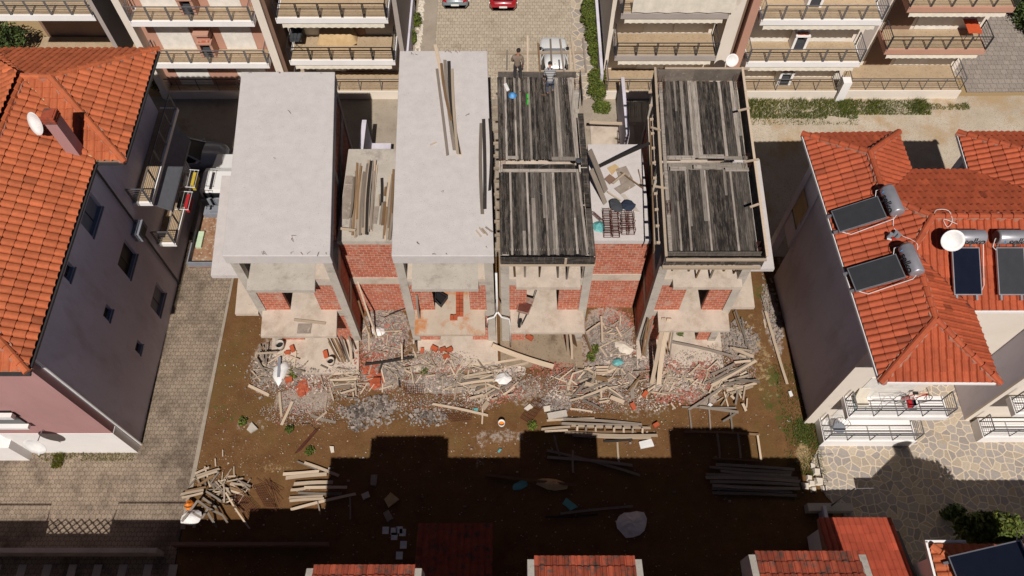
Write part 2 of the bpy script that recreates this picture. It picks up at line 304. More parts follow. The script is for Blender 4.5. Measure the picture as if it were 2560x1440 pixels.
def site():
    x0, x1, y0, y1, st = -15.0, 14.75, 4.0, 23.0, .16
    nx = int((x1-x0)/st); ny = int((y1-y0)/st); vs = []; cols = []
    for j in range(ny+1):
        for i in range(nx+1):
            x = x0+i*(x1-x0)/nx; y = y0+j*(y1-y0)/ny; r = ell(RUB, x, y); g = ell(GRN, x, y); s = ell(SND, x, y)
            h = .07*noise.noise((x*.8, y*.8, 3))+.03*noise.noise((x*2.6,y*2.6,1))+r*.12*abs(noise.noise((x*2.2, y*2.2, 9)))
            if y > 15.7: h *= .4
            vs.append((x, y, max(-.02, h))); cols.append((r, g, s))
    fs = [(j*(nx+1)+i, j*(nx+1)+i+1, (j+1)*(nx+1)+i+1, (j+1)*(nx+1)+i) for j in range(ny) for i in range(nx)]
    me = bpy.data.meshes.new('site_ground'); me.from_pydata(vs, [], fs)
    uvl = me.uv_layers.new(name='UVMap'); ca = me.color_attributes.new('tint', 'FLOAT_COLOR', 'POINT')
    ud = []
    for l in me.loops: v = vs[l.vertex_index]; ud += [v[0], v[1]]
    me.uv_layers['UVMap'].data.foreach_set('uv', ud); me.color_attributes['tint'].data.foreach_set('color', [k for c in cols for k in (*c, 1.0)])
    me.polygons.foreach_set('use_smooth', [True]*len(me.polygons))
    o = bpy.data.objects.new('site_ground', me); COL.objects.link(o); me.materials.append(M['soil']); struct(o)
site()
def sheet(name, poly, mat, z):
    b = MB(); n = len(poly); b.add([(p[0], p[1], z) for p in poly], [tuple(range(n))]); return struct(b.build(name, mat))
def slab(name, poly, mat, z0, z1): return struct(MB().prism(poly, z0, z1).build(name, mat))
sheet('terrain', [(-260,-260),(260,-260),(260,320),(-260,320)], M['soil'], -.06)
slab('paved_path', [(-45,3),(-14.98,3),(-15.1,10),(-15.05,22),(-15.6,24.5),(-45,24.5)], M['paver'], -.1, .03)
slab('path_kerb', [(-15.1,8.3),(-14.88,8.3),(-14.93,22),(-15.05,22),(-15.1,10)], M['lane'], -.1, .045)
slab('rear_lane', [(-45,24.5),(-15.6,24.5),(-15.0,22.9),(14.2,22.9),(14.2,34.5),(-45,34.5)], M['lane'], -.1, .02)
slab('gravel_road', [(14.2,22.9),(60,22.9),(60,34.9),(14.2,34.4)], M['gravel'], -.1, .015)
slab('parking_lane', [(-4.95,34.3),(3.9,34.3),(3.9,80),(-4.95,80)], M['paver2'], -.1, .03)
slab('left_sidewalk', [(-6.35,34.3),(-4.95,34.3),(-4.95,80),(-6.35,80)], M['lane'], -.1, .06)
slab('right_sidewalk', [(3.9,34.3),(5.2,34.3),(5.2,80),(3.9,80)], M['slate'], -.1, .06)
slab('side_street', [(28.2,34.9),(80,35.4),(80,80),(28.2,80)], M['paver3'], -.1, .03)
slab('side_sidewalk', [(27.3,36.2),(28.2,36.2),(28.2,80),(27.3,80)], M['slate'], -.1, .06)
slab('crazy_patio', [(14.75,12.25),(14.2,11.4),(14.25,10.6),(14.6,9.8),(15.2,9.0),(15.4,3),(60,3),(60,20),(18.3,20),(18.3,12.25)], M['crazy'], -.1, .05)
# rubble: countless broken bits, one heap of stuff per colour
SL = ((-12.3,-7.85),(-5.08,-.75),(-.6,3.55),(6.36,10.7))
def scatter(name, lst, mat, smin, smax, seed, zb=.02, tint=(.6,1.2), flat=.6):
    r = random.Random(seed); b = MB()
    for px, py, rx, ry, n in lst:
        c = P(px, py)
        for _ in range(int(n*1.7)):
            a = r.random()*6.283; q = r.random()**.6; x = c.x+rx*q*math.cos(a); y = c.y+ry*q*math.sin(a)
            s = .68*r.uniform(smin, smax)*(1.8 if r.random() < .06 else 1); h = s*r.uniform(.3, 1)*flat; rot = r.random()*3.14; l = s*r.uniform(.7, 1.8)
            z = zb+r.random()*.06*(1-q)+(.105 if (y > 16.0 and any(xa < x < xb for xa, xb in SL)) else 0); dx, dy = math.cos(rot), math.sin(rot); vs = []
            for k, (sx, sy, sz) in enumerate(((-1,-1,0),(1,-1,0),(1,1,0),(-1,1,0),(-1,-1,1),(1,-1,1),(1,1,1),(-1,1,1))):
                jx = sx*l/2*r.uniform(.6, 1.1); jy = sy*s/2*r.uniform(.6, 1.1); vs.append((x+jx*dx-jy*dy, y+jx*dy+jy*dx, z+sz*h*r.uniform(.6, 1.2)))
            b.hexa(vs, r.uniform(*tint))
    o = b.build(name, mat); return tag(o, *RUBL[name], kind='stuff')
RUBL = {'fine_grey_debris': ('fine grey grit carpeting the ground before the unfinished houses', 'debris'), 'fine_pale_debris': ('fine pale mortar crumbs carpeting the ground before the unfinished houses', 'debris'), 'fine_brick_debris': ('fine red brick crumbs carpeting the ground before the unfinished houses', 'debris'), 'slab_debris': ('pale crumbs lying on the front slabs of the unfinished houses', 'debris'),
        'grey_rubble': ('grey concrete crumbs and stones strewn over the muddy plot', 'rubble'), 'brick_rubble': ('red broken brick bits strewn between the unfinished houses', 'rubble'),
        'pale_rubble': ('pale plaster and mortar crumbs strewn over the plot', 'rubble'), 'wood_litter': ('short wood splinters littered over the brown soil', 'litter'), 'bright_brick_heap': ('bright orange-red crushed brick heaps on the soil', 'rubble'), 'gravel_stones': ('small white pebbles dotting the brown soil', 'gravel')}
M['gf'] = noisy('rubble_grey', (.34,.29,.25), (.24,.2,.175), 5, bmp=0); M['bf'] = noisy('rubble_brick', (.34,.085,.05), (.42,.2,.15), 5, bmp=0)
M['pf'] = noisy('rubble_pale', (.56,.47,.40), (.5,.4,.33), 5, bmp=0); M['of'] = plain('rubble_orange', (.40,.095,.045), .9, tint=True); M['wf'] = plain('splinter', (.40,.3,.2), .9, tint=True)
scatter('grey_rubble', [(960,820,1.2,1.5,420),(960,930,1.1,.7,160),(925,1030,1.6,.8,160),(1065,1045,1.3,.5,60),(1110,960,1.8,.6,160),(1520,840,1.2,1.4,420),(1540,920,1.5,.8,260),(1850,850,1.0,1.2,200),(1390,1010,.8,.5,110),(720,935,1.6,.6,120),(660,940,1,1.2,90),(1930,780,.4,2.5,150),(1460,960,1.5,.6,160),(1250,960,1.5,.7,140)], M['gf'], .04, .17, 1)
scatter('brick_rubble', [(930,900,.9,.9,240),(960,840,1.2,1.2,160),(1440,960,.9,.6,300),(1700,990,1.3,.5,200),(1760,940,.8,.8,220),(1250,980,1.2,.6,160),(1540,800,1.0,.9,120),(760,960,1.0,.4,70),(1660,930,1.2,.6,120),(1380,925,1.2,.4,120),(1130,930,1,.3,60)], M['bf'], .03, .13, 2)
scatter('pale_rubble', [(1690,960,1.5,.8,520),(1230,930,1.0,.4,140),(1400,985,.6,.4,120),(960,860,1.0,1.0,160),(1540,880,1.1,.9,220),(770,960,1.2,.6,120),(1290,930,.5,.3,100),(1500,960,1.6,.6,160),(1120,960,1.6,.5,200),(1200,985,1,.5,120),(1620,1000,2,.6,100),(700,920,1,.8,60)], M['pf'], .03, .12, 3)
scatter('bright_brick_heap', [(757,970,.28,.45,150),(940,950,.38,.5,190),(930,925,.5,.3,60)], M['of'], .06, .16, 4, .03, (.8, 1.3))
scatter('wood_litter', [(1200,970,1.6,.8,160),(1480,960,1.8,.7,180),(1800,960,1.6,.8,160),(1560,1010,2.5,.7,90),(560,1220,1.6,.6,120),(830,1040,3,1.2,70),(1000,900,1.5,1,60),(1150,1020,2,.7,80),(700,1050,3.5,1.6,130),(1100,1100,5,1,130),(1600,1060,4,1.0,130),(620,900,1.6,2.5,70),(560,1150,2,1.2,90)], M['wf'], .02, .05, 5, .03, (.5, 1.3), .5)
BAND = [(700,950,1.4,1.0),(860,960,1.5,.9),(1000,950,1.5,.9),(1130,945,1.6,.8),(1270,965,1.7,.8),(1420,965,1.6,.9),(1560,960,1.6,.9),(1700,955,1.6,.9),(1820,930,1.4,1.0),(960,850,1.3,1.5),(1530,850,1.3,1.5),(1080,900,1.6,.5),(1640,900,.8,.8),(1100,1010,3.0,.5),(1500,1010,3.0,.5),(760,1030,2.2,.7)]
scatter('fine_grey_debris', [(*e, 340) for e in BAND], M['gf'], .02, .07, 21, .03, (.5,1.25))
scatter('fine_pale_debris', [(*e, 380) for e in BAND], M['pf'], .018, .06, 22, .03, (.6,1.1))
scatter('fine_brick_debris', [(*e, 170) for e in BAND], M['bf'], .02, .07, 23, .03, (.6,1.2))
scatter('slab_debris', [(690,905,.7,.6,60),(860,915,.6,.5,60),(1060,905,.8,.5,90),(1150,900,.9,.4,70),(1650,905,.6,.6,90),(1720,900,.8,.5,90),(1780,880,.7,.5,60)], M['pf'], .02, .09, 24, .03, (.5,1.0))
def pebbles():
    r = random.Random(11); b = MB()
    for _ in range(1500):
        x = r.uniform(-14.8, 14.4); y = r.uniform(6.0, 17.5); s = r.uniform(.012, .035)*(2.2 if r.random() < .05 else 1)
        h = s*.8; a = r.random()*3; b.hexa([(x+sx*s*math.cos(a+k), y+sy*s, .03+sz*h) for k, (sx, sy, sz) in enumerate(((-1,-1,0),(1,-1,0),(1,1,0),(-1,1,0),(-.7,-.7,1),(.7,-.7,1),(.7,.7,1),(-.7,.7,1)))] if False else [(x+sx*s, y+sy*s*.8, .03+sz*h) for sx, sy, sz in ((-1,-1,0),(1,-1,0),(1,1,0),(-1,1,0),(-.7,-.7,1),(.7,-.7,1),(.7,.7,1),(-.7,.7,1))], r.uniform(.25, .95))
    tag(b.build('gravel_stones', M['pf']), *RUBL['gravel_stones'], kind='stuff')
pebbles()

# ------------------------------------------------------------------ the four unfinished houses
Y0 = 17.75
def unit(label, x0, x1, D, sh, zr, roof, bal2, bal1, gs, bricks, side=None, link=None, roofx=None):
    xf = shear(sh); t = thing('unfinished_house', ((x0+x1)/2, Y0+D/2, 0), label, 'building', 'unfinished concrete and brick houses')
    W = .38; B = lambda: MB(xf)
    B().box(gs[0], gs[1], gs[2], Y0+D, -.1, .12).build('ground_slab', M[gs[3] if len(gs) > 3 else 'dusty'], t)
    fl = [(3.2, 3.4), (6.15, 6.4)]
    for k, ((za, zb), bl) in enumerate(zip(fl, (bal1, bal2))):
        B().box(x0+.01, x1-.01, Y0+.02, Y0+D-.02, za+.01, zb-.012).build('floor_slab', M[bl[3] if k == 0 and len(bl) > 3 else 'dusty'], t)
        o = B().box(bl[0], bl[1], bl[2], Y0+1.2, za+.03, zb).build('balcony_slab', M[bl[3]] if len(bl) > 3 else M['dusty' if k == 0 else 'conc'], t)
    # columns: front, middle, rear on both sides
    for cx in (x0, x1-W):
        for cy in (Y0, Y0+D*.5-.2, Y0+D-W):
            B().box(cx, cx+W, cy, cy+W, .12, zr).build('column', M['conc'], t)
    for za, zb in ((2.85, 3.2), (5.8, 6.15)):
        b = B().box(x0+W+.003, x1-W-.003, Y0+.04, Y0+.3, za, zb+.02)
        for cx in (x0+.02, x1-.27): b.box(cx, cx+.25, Y0+W+.003, Y0+D*.5-.203, za, zb+.02).box(cx, cx+.25, Y0+D*.5+.183, Y0+D-W-.003, za, zb+.02)
        b.build('ring_beam', M['conc'], t)
    # brick infill
    for za, zb in ((.12, 2.85), (3.4, 5.8)):
        l, r = bricks[0 if za < 1 else 1]
        B().box(x0+W+.003, x0+W+l, Y0+.07, Y0+.26, za, zb).build('brick_wall', M['brick'], t)
        B().box(x1-W-r, x1-W-.003, Y0+.07, Y0+.26, za, zb).build('brick_wall', M['brick'], t)
    for za, zb in ((.12, 2.85), (3.4, 5.8), (6.4, zr-.25))[:3 if roof else 2]:
        for cx in (x0+.05, x1-.25):
            B().box(cx, cx+.2, Y0+W+.003+(1.6 if za > 6 else 0), Y0+D*.5-.203, za, zb).box(cx, cx+.2, Y0+D*.5+.183, Y0+D-W-.003, za, zb).build('brick_wall', M['brick'], t)
        B().box(x0+W+.003, x1-W-.003, Y0+D-.27, Y0+D-.06, za, zb).build('brick_wall', M['brick'], t)
    for za, zb in ((.12, 2.85), (3.4, 5.8)): B().box(x0+W, x1-W, Y0+4.6, Y0+4.8, za, zb).build('brick_wall', M['brick'], t)
    if side:
        for xa, xb, ya, yb, za, zb, mm in side: B().box(xa, xb, ya, yb, za, zb).build('balcony_slab', M[mm], t)
    if roof:
        ra, rb = roofx
        me = B(); me.box(ra, rb, Y0-.2, Y0+D+.15, zr, zr+.62)
        o = me.build('roof_slab', M['white_conc'], t)
        mo = o.modifiers.new('bevel', 'BEVEL'); mo.width = .03; mo.segments = 2
        rr = random.Random(int(x0*10)); b = B()
        for _ in range(16): xx = rr.uniform(ra+.1, rb-.1); yy = rr.choice((Y0-.12, Y0+D+.05, rr.uniform(Y0, Y0+D))); b.tube([(xx,yy,zr+.6),(xx+rr.uniform(-.05,.05),yy+rr.uniform(-.05,.05),zr+.62+rr.uniform(.05,.16)),(xx+rr.uniform(-.18,.18),yy+rr.uniform(-.15,.15),zr+.63+rr.uniform(.02,.16))], .008, 4)
        b.build('tie_wires', M['rust'], o)
    if link:
        a, c, ya, yb, zt, mt = link
        k = MB(); k.box(a, c, ya, yb, zt-.26, zt).build('link_roof', M[mt], t)
        MB().box(a+.02, c-.02, ya+.06, ya+.3, 3.48, zt-.26).build('brick_wall', M['brick'], t)
        MB().box(a+.02, c-.02, ya+.02, ya+.3, 2.9, 3.48).build('ring_beam', M['dusty'], t)
        MB().box(a+.02, c-.02, ya+.06, ya+.3, .0, 2.9).build('brick_wall', M['brick'], t)
        MB().box(a+.02, c-.02, yb-.3, yb-.06, 0, zt-.26).build('brick_wall', M['brick'], t)
    return t
H1 = unit('unfinished house with bare white concrete roof, leftmost, beside the paved path', -12.1, -7.72, 10.1, -.09, 8.08, True, (-11.75,-8.75,17.2), (-11.9,-8.35,16.4), (-12.3,-7.85,15.95), ((1.1,.75),(1.15,1.0)),
     side=[(-13.4,-12.1,17.95,23.5,6.17,6.41,'white_conc'), (-13.2,-12.1,17.6,20.5,3.2,3.41,'dusty')], link=(-7.9,-5.2,19.5,24.8,6.8,'conc'), roofx=(-12.13,-7.62))
H2 = unit('unfinished house with white concrete roof and long planks lying along it', -5.05, -.82, 11.5, -.04, 8.08, True, (-4.45,-1.5,17.25), (-4.62,-1.3,16.5,'orangedust'), (-5.08,-.75,16.05), ((1.0,.8),(1.0,.78)), roofx=(-5.05,-.76))
H3 = unit('unfinished house under a board deck where two workers stand', -.5, 3.54, 9.8, -.022, 8.08, False, (.18,3.02,17.35,'dusty'), (-.08,3.4,16.6), (-.6,3.55,16.3,'wet'), ((.78,.5),(.8,1.0)),
     link=(3.7,6.33,19.7,25.3,6.55,'white_conc'))
H4 = unit('unfinished house with a boxed board deck, rightmost, next to the tiled duplex', 6.38, 10.4, 9.8, .045, 8.08, False, (7.15,10.2,17.35,'dusty'), (6.95,10.3,16.7), (6.36,10.72,16.25), ((.95,.6),(1.2,1.0)),
     side=[(10.4,11.72,18.3,24.5,6.17,6.41,'white_conc'), (10.4,11.6,17.95,22.5,3.2,3.41,'dusty')])
# drain pipe in the joint between the middle houses
b = MB(); b.tube([(-.69,17.6,7.2),(-.69,17.55,4.4),(-.69,17.5,3.8)], .05, 8)
b.tube([(-.69,17.5,3.8),(-.85,17.42,3.4),(-1.15,17.4,3.25),(-1.2,17.4,2.4)], .045, 8); b.tube([(-.69,17.5,3.82),(-.5,17.42,3.4),(-.15,17.4,3.25),(-.08,17.4,2.6),(-.08,17.4,.2)], .045, 8)
tag(b.build('drain_pipe', M['whitepl'], smooth=True), 'white forked plastic drain pipe in the gap between the two middle houses', 'pipe')

# ------------------------------------------------------------------ formwork decks
def boards(b, x0, x1, y0, y1, z, seed, pale, cut=None):
    r = random.Random(seed); x = x0
    while x < x1-.02:
        w = min(r.choice((.09,.1,.1,.12,.14,.17)), x1-x); ya = y0+r.uniform(0, .08); pl = r.random() < pale
        base = r.uniform(.6, 1.0) if pl else r.choice((0,.01,.03,.06,.1,.18))
        cuts = [ya]
        if r.random() < .4: cuts.append(r.uniform(y0+.25*(y1-y0), y0+.75*(y1-y0)))
        cuts.append(y1-r.uniform(0, .06))
        for q in range(len(cuts)-1):
            dz = r.uniform(0, .012); tt = max(0, min(1, base+r.uniform(-.06, .06)+(r.choice((.5,-.4,0,0)) if q else 0)))
            o = r.random()*30; L = cuts[q+1]-cuts[q]
            c = [(x+.004,cuts[q],z),(x+w-.004,cuts[q],z),(x+w-.004,cuts[q+1]-.01,z),(x+.004,cuts[q+1]-.01,z)]
            c += [(p[0],p[1],z+.025+dz) for p in c]
            uv = [(o,0),(o,w),(o+L,w),(o+L,0)]
            b.hexa(c, tt, [uv, uv, [(0,0),(w,0),(w,.02),(0,.02)], [(o,0),(o+L,0),(o+L,.02),(o,.02)], [(0,0),(w,0),(w,.02),(0,.02)], [(o,0),(o+L,0),(o+L,.02),(o,.02)]])
        x += w
def cage(b, p, dx, dy, h, n=5, r=.008):
    x, y, z = p
    for sx in (0, dx):
        for sy in (0, dy): b.tube([(x+sx,y+sy,z),(x+sx+.01,y+sy+.01,z+h)], r, 4)
    for k in range(n):
        q = z+h*(k+.5)/n; b.tube([(x,y,q),(x+dx,y,q),(x+dx,y+dy,q),(x,y+dy,q)], r*.8, 4, closed=True)
def deck3():
    xf = shear(-.022); t = thing('roof_formwork', (1.5, 22.5, 8.1), 'open timber deck with a dark crossbeam trough and joists jutting out behind', 'formwork')
    b = MB(xf); x0, x1 = -.5, 3.44
    boards(b, x0, x1-.3, 22.65, 27.72, 8.62, 21, .24); boards(b, x0, x1-.28, 17.62, 22.0, 8.62, 22, .16)
    b.build('deck_boards', M['deck'], t)
    b = MB(xf)
    for p, q, w, tt in (((-.3,22.05,8.66),(2.95,22.05,8.66),.16,1.0), ((1.9,22.72,8.66),(2.98,22.72,8.66),.2,.55), ((-.1,22.78,8.67),(.4,22.78,8.67),.16,.95)): b.bar(p, q, w, .04, tt)
    b.bar((3.0,22.1,8.68),(3.16,17.7,8.68),.1,.05,.85); b.bar((3.0,22.75,8.68),(2.92,27.6,8.68),.1,.05,.8)
    b.build('trough_board', M['deck'], t)
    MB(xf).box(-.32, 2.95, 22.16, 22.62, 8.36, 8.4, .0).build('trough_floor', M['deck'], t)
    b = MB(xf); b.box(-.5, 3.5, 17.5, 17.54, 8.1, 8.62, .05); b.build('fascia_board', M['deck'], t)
    b = MB(xf); b.box(2.2, 2.3, 17.46, 17.498, 8.1, 8.62, .9).box(-.52, 3.52, 17.45, 17.56, 8.02, 8.095, .95); b.build('fascia_batten', M['pale'], t)
    b = MB(xf)
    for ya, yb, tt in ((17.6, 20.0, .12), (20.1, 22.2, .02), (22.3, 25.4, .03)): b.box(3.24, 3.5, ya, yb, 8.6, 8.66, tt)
    b.build('edge_plank', M['deck'], t)
    b = MB(xf); b.box(-.45, 3.3, 27.74, 27.79, 8.55, 8.92, .25).box(3.46, 3.5, 26.0, 27.75, 8.5, 9.05, .1); b.build('upstand_board', M['deck'], t)
    b = MB(xf)
    for k in range(12): b.box(-.72, -.47, 17.95+k*.72, 18.05+k*.72, 8.42, 8.52, R.uniform(.7, 1.1))
    b.build('joist_end', M['pale'], t)
    for k in range(6):
        j = R.uniform(-.2,.2); MB(xf).bar((-.05+k*.66+j,17.62+R.uniform(0,.5),6.42),(-.05+k*.66+j*.7,17.66+R.uniform(0,.4),8.05),R.uniform(.06,.1),.08,R.uniform(.5,1.0)).build('prop', M[R.choice(('grey','brown'))], t)
    b = MB(xf); cage(b, (-.42,22.2,8.4), .22, .4, .5); cage(b, (3.2,26.9,8.5), .22, .5, .55); b.build('rebar', M['rust'], t)
    # joists and ledgers of the working platform behind the deck
    for q, (p, e, wd, mm) in enumerate([((1240,133),(1465,131),.14,'pale'), ((1235,181),(1466,178),.14,'pale')]):
        MB().bar(P(*p, 8.5), P(*e, 8.5), wd, .08, 1.0).build('ledger', M[mm], t)
    for (a, c, mm) in [((1319,90),(1319,181),'pale'), ((1268,126),(1267,174),'grey'), ((1345,108),(1350,178),'brown'), ((1376,98),(1379,163),'grey'), ((1400,98),(1410,180),'grey'), ((1428,88),(1438,180),'pale'), ((1457,96),(1465,180),'grey'), ((1425,125),(1427,175),'pale')]:
        MB().bar(P(*a, 8.56), P(*c, 8.56), .09, .08, 1.0).build('joist', M[mm], t)
    return t
D3 = deck3()
def deck4():
    xf = shear(.045); t = thing('roof_formwork', (8.6, 22.5, 8.1), 'timber deck boxed in by upright side boards on the rightmost unfinished house', 'formwork')
    b = MB(xf); boards(b, 6.75, 10.3, 22.7, 27.42, 8.68, 33, .22); boards(b, 6.75, 10.3, 17.7, 22.1, 8.68, 37, .13); b.build('deck_boards', M['deck'], t)
    b = MB(xf)
    for p, q, w, tt in (((6.75,22.72,8.73),(8.0,22.72,8.73),.22,.95), ((8.15,22.78,8.74),(9.3,22.78,8.74),.2,.9), ((9.3,22.7,8.735),(10.35,22.7,8.735),.18,.6), ((6.85,22.1,8.73),(7.55,22.1,8.73),.2,.85), ((9.3,22.05,8.73),(10.35,22.05,8.73),.18,.8), ((7.9,22.2,8.74),(8.25,22.2,8.74),.2,.9)): b.bar(p, q, w, .04, tt)
    b.build('trough_board', M['deck'], t)
    b = MB(xf); b.box(6.8, 10.35, 22.2, 22.6, 8.5, 8.54, .6); b.build('trough_floor', M['deck'], t)
    for xa in (6.3, 10.43):
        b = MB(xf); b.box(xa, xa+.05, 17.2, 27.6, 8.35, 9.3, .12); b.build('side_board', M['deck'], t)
        MB(xf).box(xa-.03, xa+.08, 17.15, 27.65, 9.303, 9.36, 1.0).build('top_rail', M['pale'], t)
    b = MB(xf); b.box(6.36, 10.42, 27.5, 27.55, 8.6, 9.32, .5).box(6.5, 8.2, 27.46, 27.498, 8.6, 9.3, .62); b.build('rear_board', M['plyw'], t)
    MB(xf).box(6.8, 10.8, 27.56, 27.66, 9.26, 9.33, 1).build('rear_rail', M['pale'], t)
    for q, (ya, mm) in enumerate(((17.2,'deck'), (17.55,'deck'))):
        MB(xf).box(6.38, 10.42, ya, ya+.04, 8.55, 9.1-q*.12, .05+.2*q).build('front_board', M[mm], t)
    MB(xf).box(6.36, 10.5, 17.1, 17.19, 9.0, 9.1, 1).build('front_rail', M['pale'], t); MB(xf).box(6.3, 10.4, 17.05, 17.19, 8.42, 8.54, 1).build('front_rail', M['pale'], t)
    MB(xf).box(6.57, 6.72, 17.6, 27.2, 8.7, 8.76, .8).build('ledger', M['deck'], t)
    for px, py, qx, qy in ((1845,277,1875,270), (1860,405,1897,398), (1875,518,1897,510), (1628,318,1652,326), (1633,465,1668,471)):
        MB().bar(P(px,py,9.4), P(qx,qy,9.4), .09, .05, 1).build('spacer', M['pale'], t)
    for k in range(7): j = R.uniform(-.2,.2); MB(xf).bar((6.6+k*.57+j,17.75+R.uniform(0,.5),6.42),(6.6+k*.57+j*.7,17.7+R.uniform(0,.4),8.4),R.uniform(.06,.1),.08,R.uniform(.5,1.0)).build('prop', M[R.choice(('grey','brown'))], t)
    b = MB(xf); 
    for k in range(11): b.box(6.08, 6.298, 18.2+k*.85, 18.29+k*.85, 8.6, 8.69, 1.0)
    b.build('joist_end', M['pale'], t)
    b = MB(xf); cage(b, (6.5,26.7,8.7), .25, .5, .6); cage(b, (10.15,26.8,8.7), .25, .5, .6); cage(b, (10.15,22.1,8.7), .25, .5, .5); cage(b, (10.2,17.75,8.7), .2, .3, .35); cage(b,(6.6,19.6,8.7),.12,.5,.4); b.build('rebar', M['rust'], t)
    MB(xf).bar((6.02,18.0,8.3),(6.1,25.0,8.5),.05,.2,1).build('outer_waler', M['brown'], t)
    return t
D4 = deck4()
# ------------------------------------------------------------------ tiled roofs: real rolls and courses, cut to the plan of each slope
def tile_plane(name, a, b, inward, slope, polys, mat, parent, roll=.29, course=.38, amp=.045, step=.04, seed=1, nseg=7, style='bar', tr=(.86,1.1)):
    a = Vector(a); b = Vector(b); e = (b-a); e.z = 0; e.normalize(); up = Vector((inward[0], inward[1], 0)); up = (up-e*up.dot(e)).normalized()
    k = math.sqrt(1+slope*slope); nrm = (Vector((0,0,1))-up*slope).normalized(); r = random.Random(seed); off = WL[parent]
    tints = {}
    if style == 'bar': prof = [math.sin(math.pi*q)**.6 if q < .78 else 0 for q in [0,.1,.28,.5,.72,.9]]; prof = [0,.7,.95,1.0,.9,.6,0]; us = [0,.1,.25,.42,.6,.72,.84]
    elif style == 'flat': prof = [0,1,.9,.25,.2,.2,0]; us = [0,.12,.3,.45,.7,.9,.97]
    else: prof = [0,.35,.8,1.0,.8,.35,0]; us = [0,.17,.33,.5,.67,.83,.93]
    final = bmesh.new(); lay = final.loops.layers.float_color.new('tint')
    for poly in polys:
        pu = [((Vector((p[0],p[1],0))-Vector((a.x,a.y,0))).dot(e), (Vector((p[0],p[1],0))-Vector((a.x,a.y,0))).dot(up)) for p in poly]
        u0, u1 = min(p[0] for p in pu), max(p[0] for p in pu); v0, v1 = min(p[1] for p in pu), max(p[1] for p in pu)
        bm = bmesh.new(); ly = bm.loops.layers.float_color.new('tint'); hc = course/k
        for j in range(int(math.floor(v0/hc))-0, int(math.ceil(v1/hc))):
            prev = None
            for i in range(int(math.floor(u0/roll)), int(math.ceil(u1/roll))):
                key = (i, j)
                if key not in tints: tints[key] = (r.uniform(*tr)*(1.0 if r.random() > .035 else r.choice((.62, .75, 1.22))), r.uniform(0, .012), r.uniform(-.02, .02))
                for q in range(7):
                    u = (i+us[q])*roll; lo = j*hc-.03; hi = (j+1)*hc
                    h = prof[q]*amp+tints[key][1]; lo = j*hc-.03+tints[key][2]; p = [a+e*u+up*v+Vector((0,0,slope*v))+nrm*(h+s) for v, s in ((lo, step), (hi, .004))]
                    cur = (bm.verts.new(p[0]), bm.verts.new(p[1]), bm.verts.new(a+e*u+up*lo+Vector((0,0,slope*lo))+nrm*(h*.6-.004)))
                    if prev:
                        for f in (bm.faces.new((prev[0],cur[0],cur[1],prev[1])), bm.faces.new((prev[2],cur[2],cur[0],prev[0]))):
                            for l in f.loops: l[ly] = (tints[key][0],)*3+(1.0,)
                    prev = cur
        n = len(poly); ar = sum(poly[m][0]*poly[(m+1)%n][1]-poly[(m+1)%n][0]*poly[m][1] for m in range(n))
        for m in range(n):
            p, q = Vector((poly[m][0],poly[m][1],0)), Vector((poly[(m+1)%n][0],poly[(m+1)%n][1],0)); d = (q-p).normalized(); no = Vector((d.y,-d.x,0))*(1 if ar > 0 else -1)
            bmesh.ops.bisect_plane(bm, geom=bm.verts[:]+bm.edges[:]+bm.faces[:], dist=1e-5, plane_co=p, plane_no=no, clear_outer=True)
        me = bpy.data.meshes.new('t'); bm.to_mesh(me); bm.free(); final.from_mesh(me); bpy.data.meshes.remove(me)
    for v in final.verts: v.co -= off
    bmesh.ops.recalc_face_normals(final, faces=final.faces[:])
    up_n = sum((f.normal.z for f in final.faces))
    me = bpy.data.meshes.new(name); final.to_mesh(me); final.free(); me.uv_layers.new(name='UVMap')
    return place(name, me, mat, parent, off)
def ridge(b, p, q, r=.13, seg=.4, seed=0):
    rr = random.Random(seed); p = Vector(p); q = Vector(q); L = (q-p).length; n = max(1, round(L/seg)); d = (q-p)/n
    for i in range(n):
        t = rr.uniform(.85, 1.12); b.tube([p+d*i+Vector((0,0,.03)), p+d*(i+1.06)+Vector((0,0,.0))], [r*1.12, r*.9], 10, t)
def mortar(b, p, q, wd=.36):
    p = Vector(p); q = Vector(q); n = max(2, int((q-p).length/.12)); d = (q-p).normalized(); s = d.cross(Vector((0,0,1))).normalized(); rr = random.Random(int(p.x*50+q.y*70)); vs = []
    for i in range(n+1):
        c = p.lerp(q, i/n); w1 = wd/2*rr.uniform(.62, 1.3); w2 = wd/2*rr.uniform(.62, 1.3); vs += [c-s*w1+Vector((0,0,-.09)), c-s*w1*.9+Vector((0,0,.035)), c+s*w2*.9+Vector((0,0,.035)), c+s*w2+Vector((0,0,-.09))]
    b.add(vs, [(4*i+k, 4*i+k+1, 4*i+5+k, 4*i+4+k) for i in range(n) for k in range(3)])
def roofbody(t, name, polys3, mat, dz=-.06):   # sealed underside so that no light passes beneath the tiles
    b = MB()
    for p in polys3:
        n = len(p); b.add([(x,y,z+dz) for x,y,z in p]+[(x,y,z+dz-.12) for x,y,z in p], [tuple(range(n)), tuple(range(n,2*n))[::-1]]+[(k,(k+1)%n,n+(k+1)%n,n+k) for k in range(n)])
    return b.build(name, mat, t)
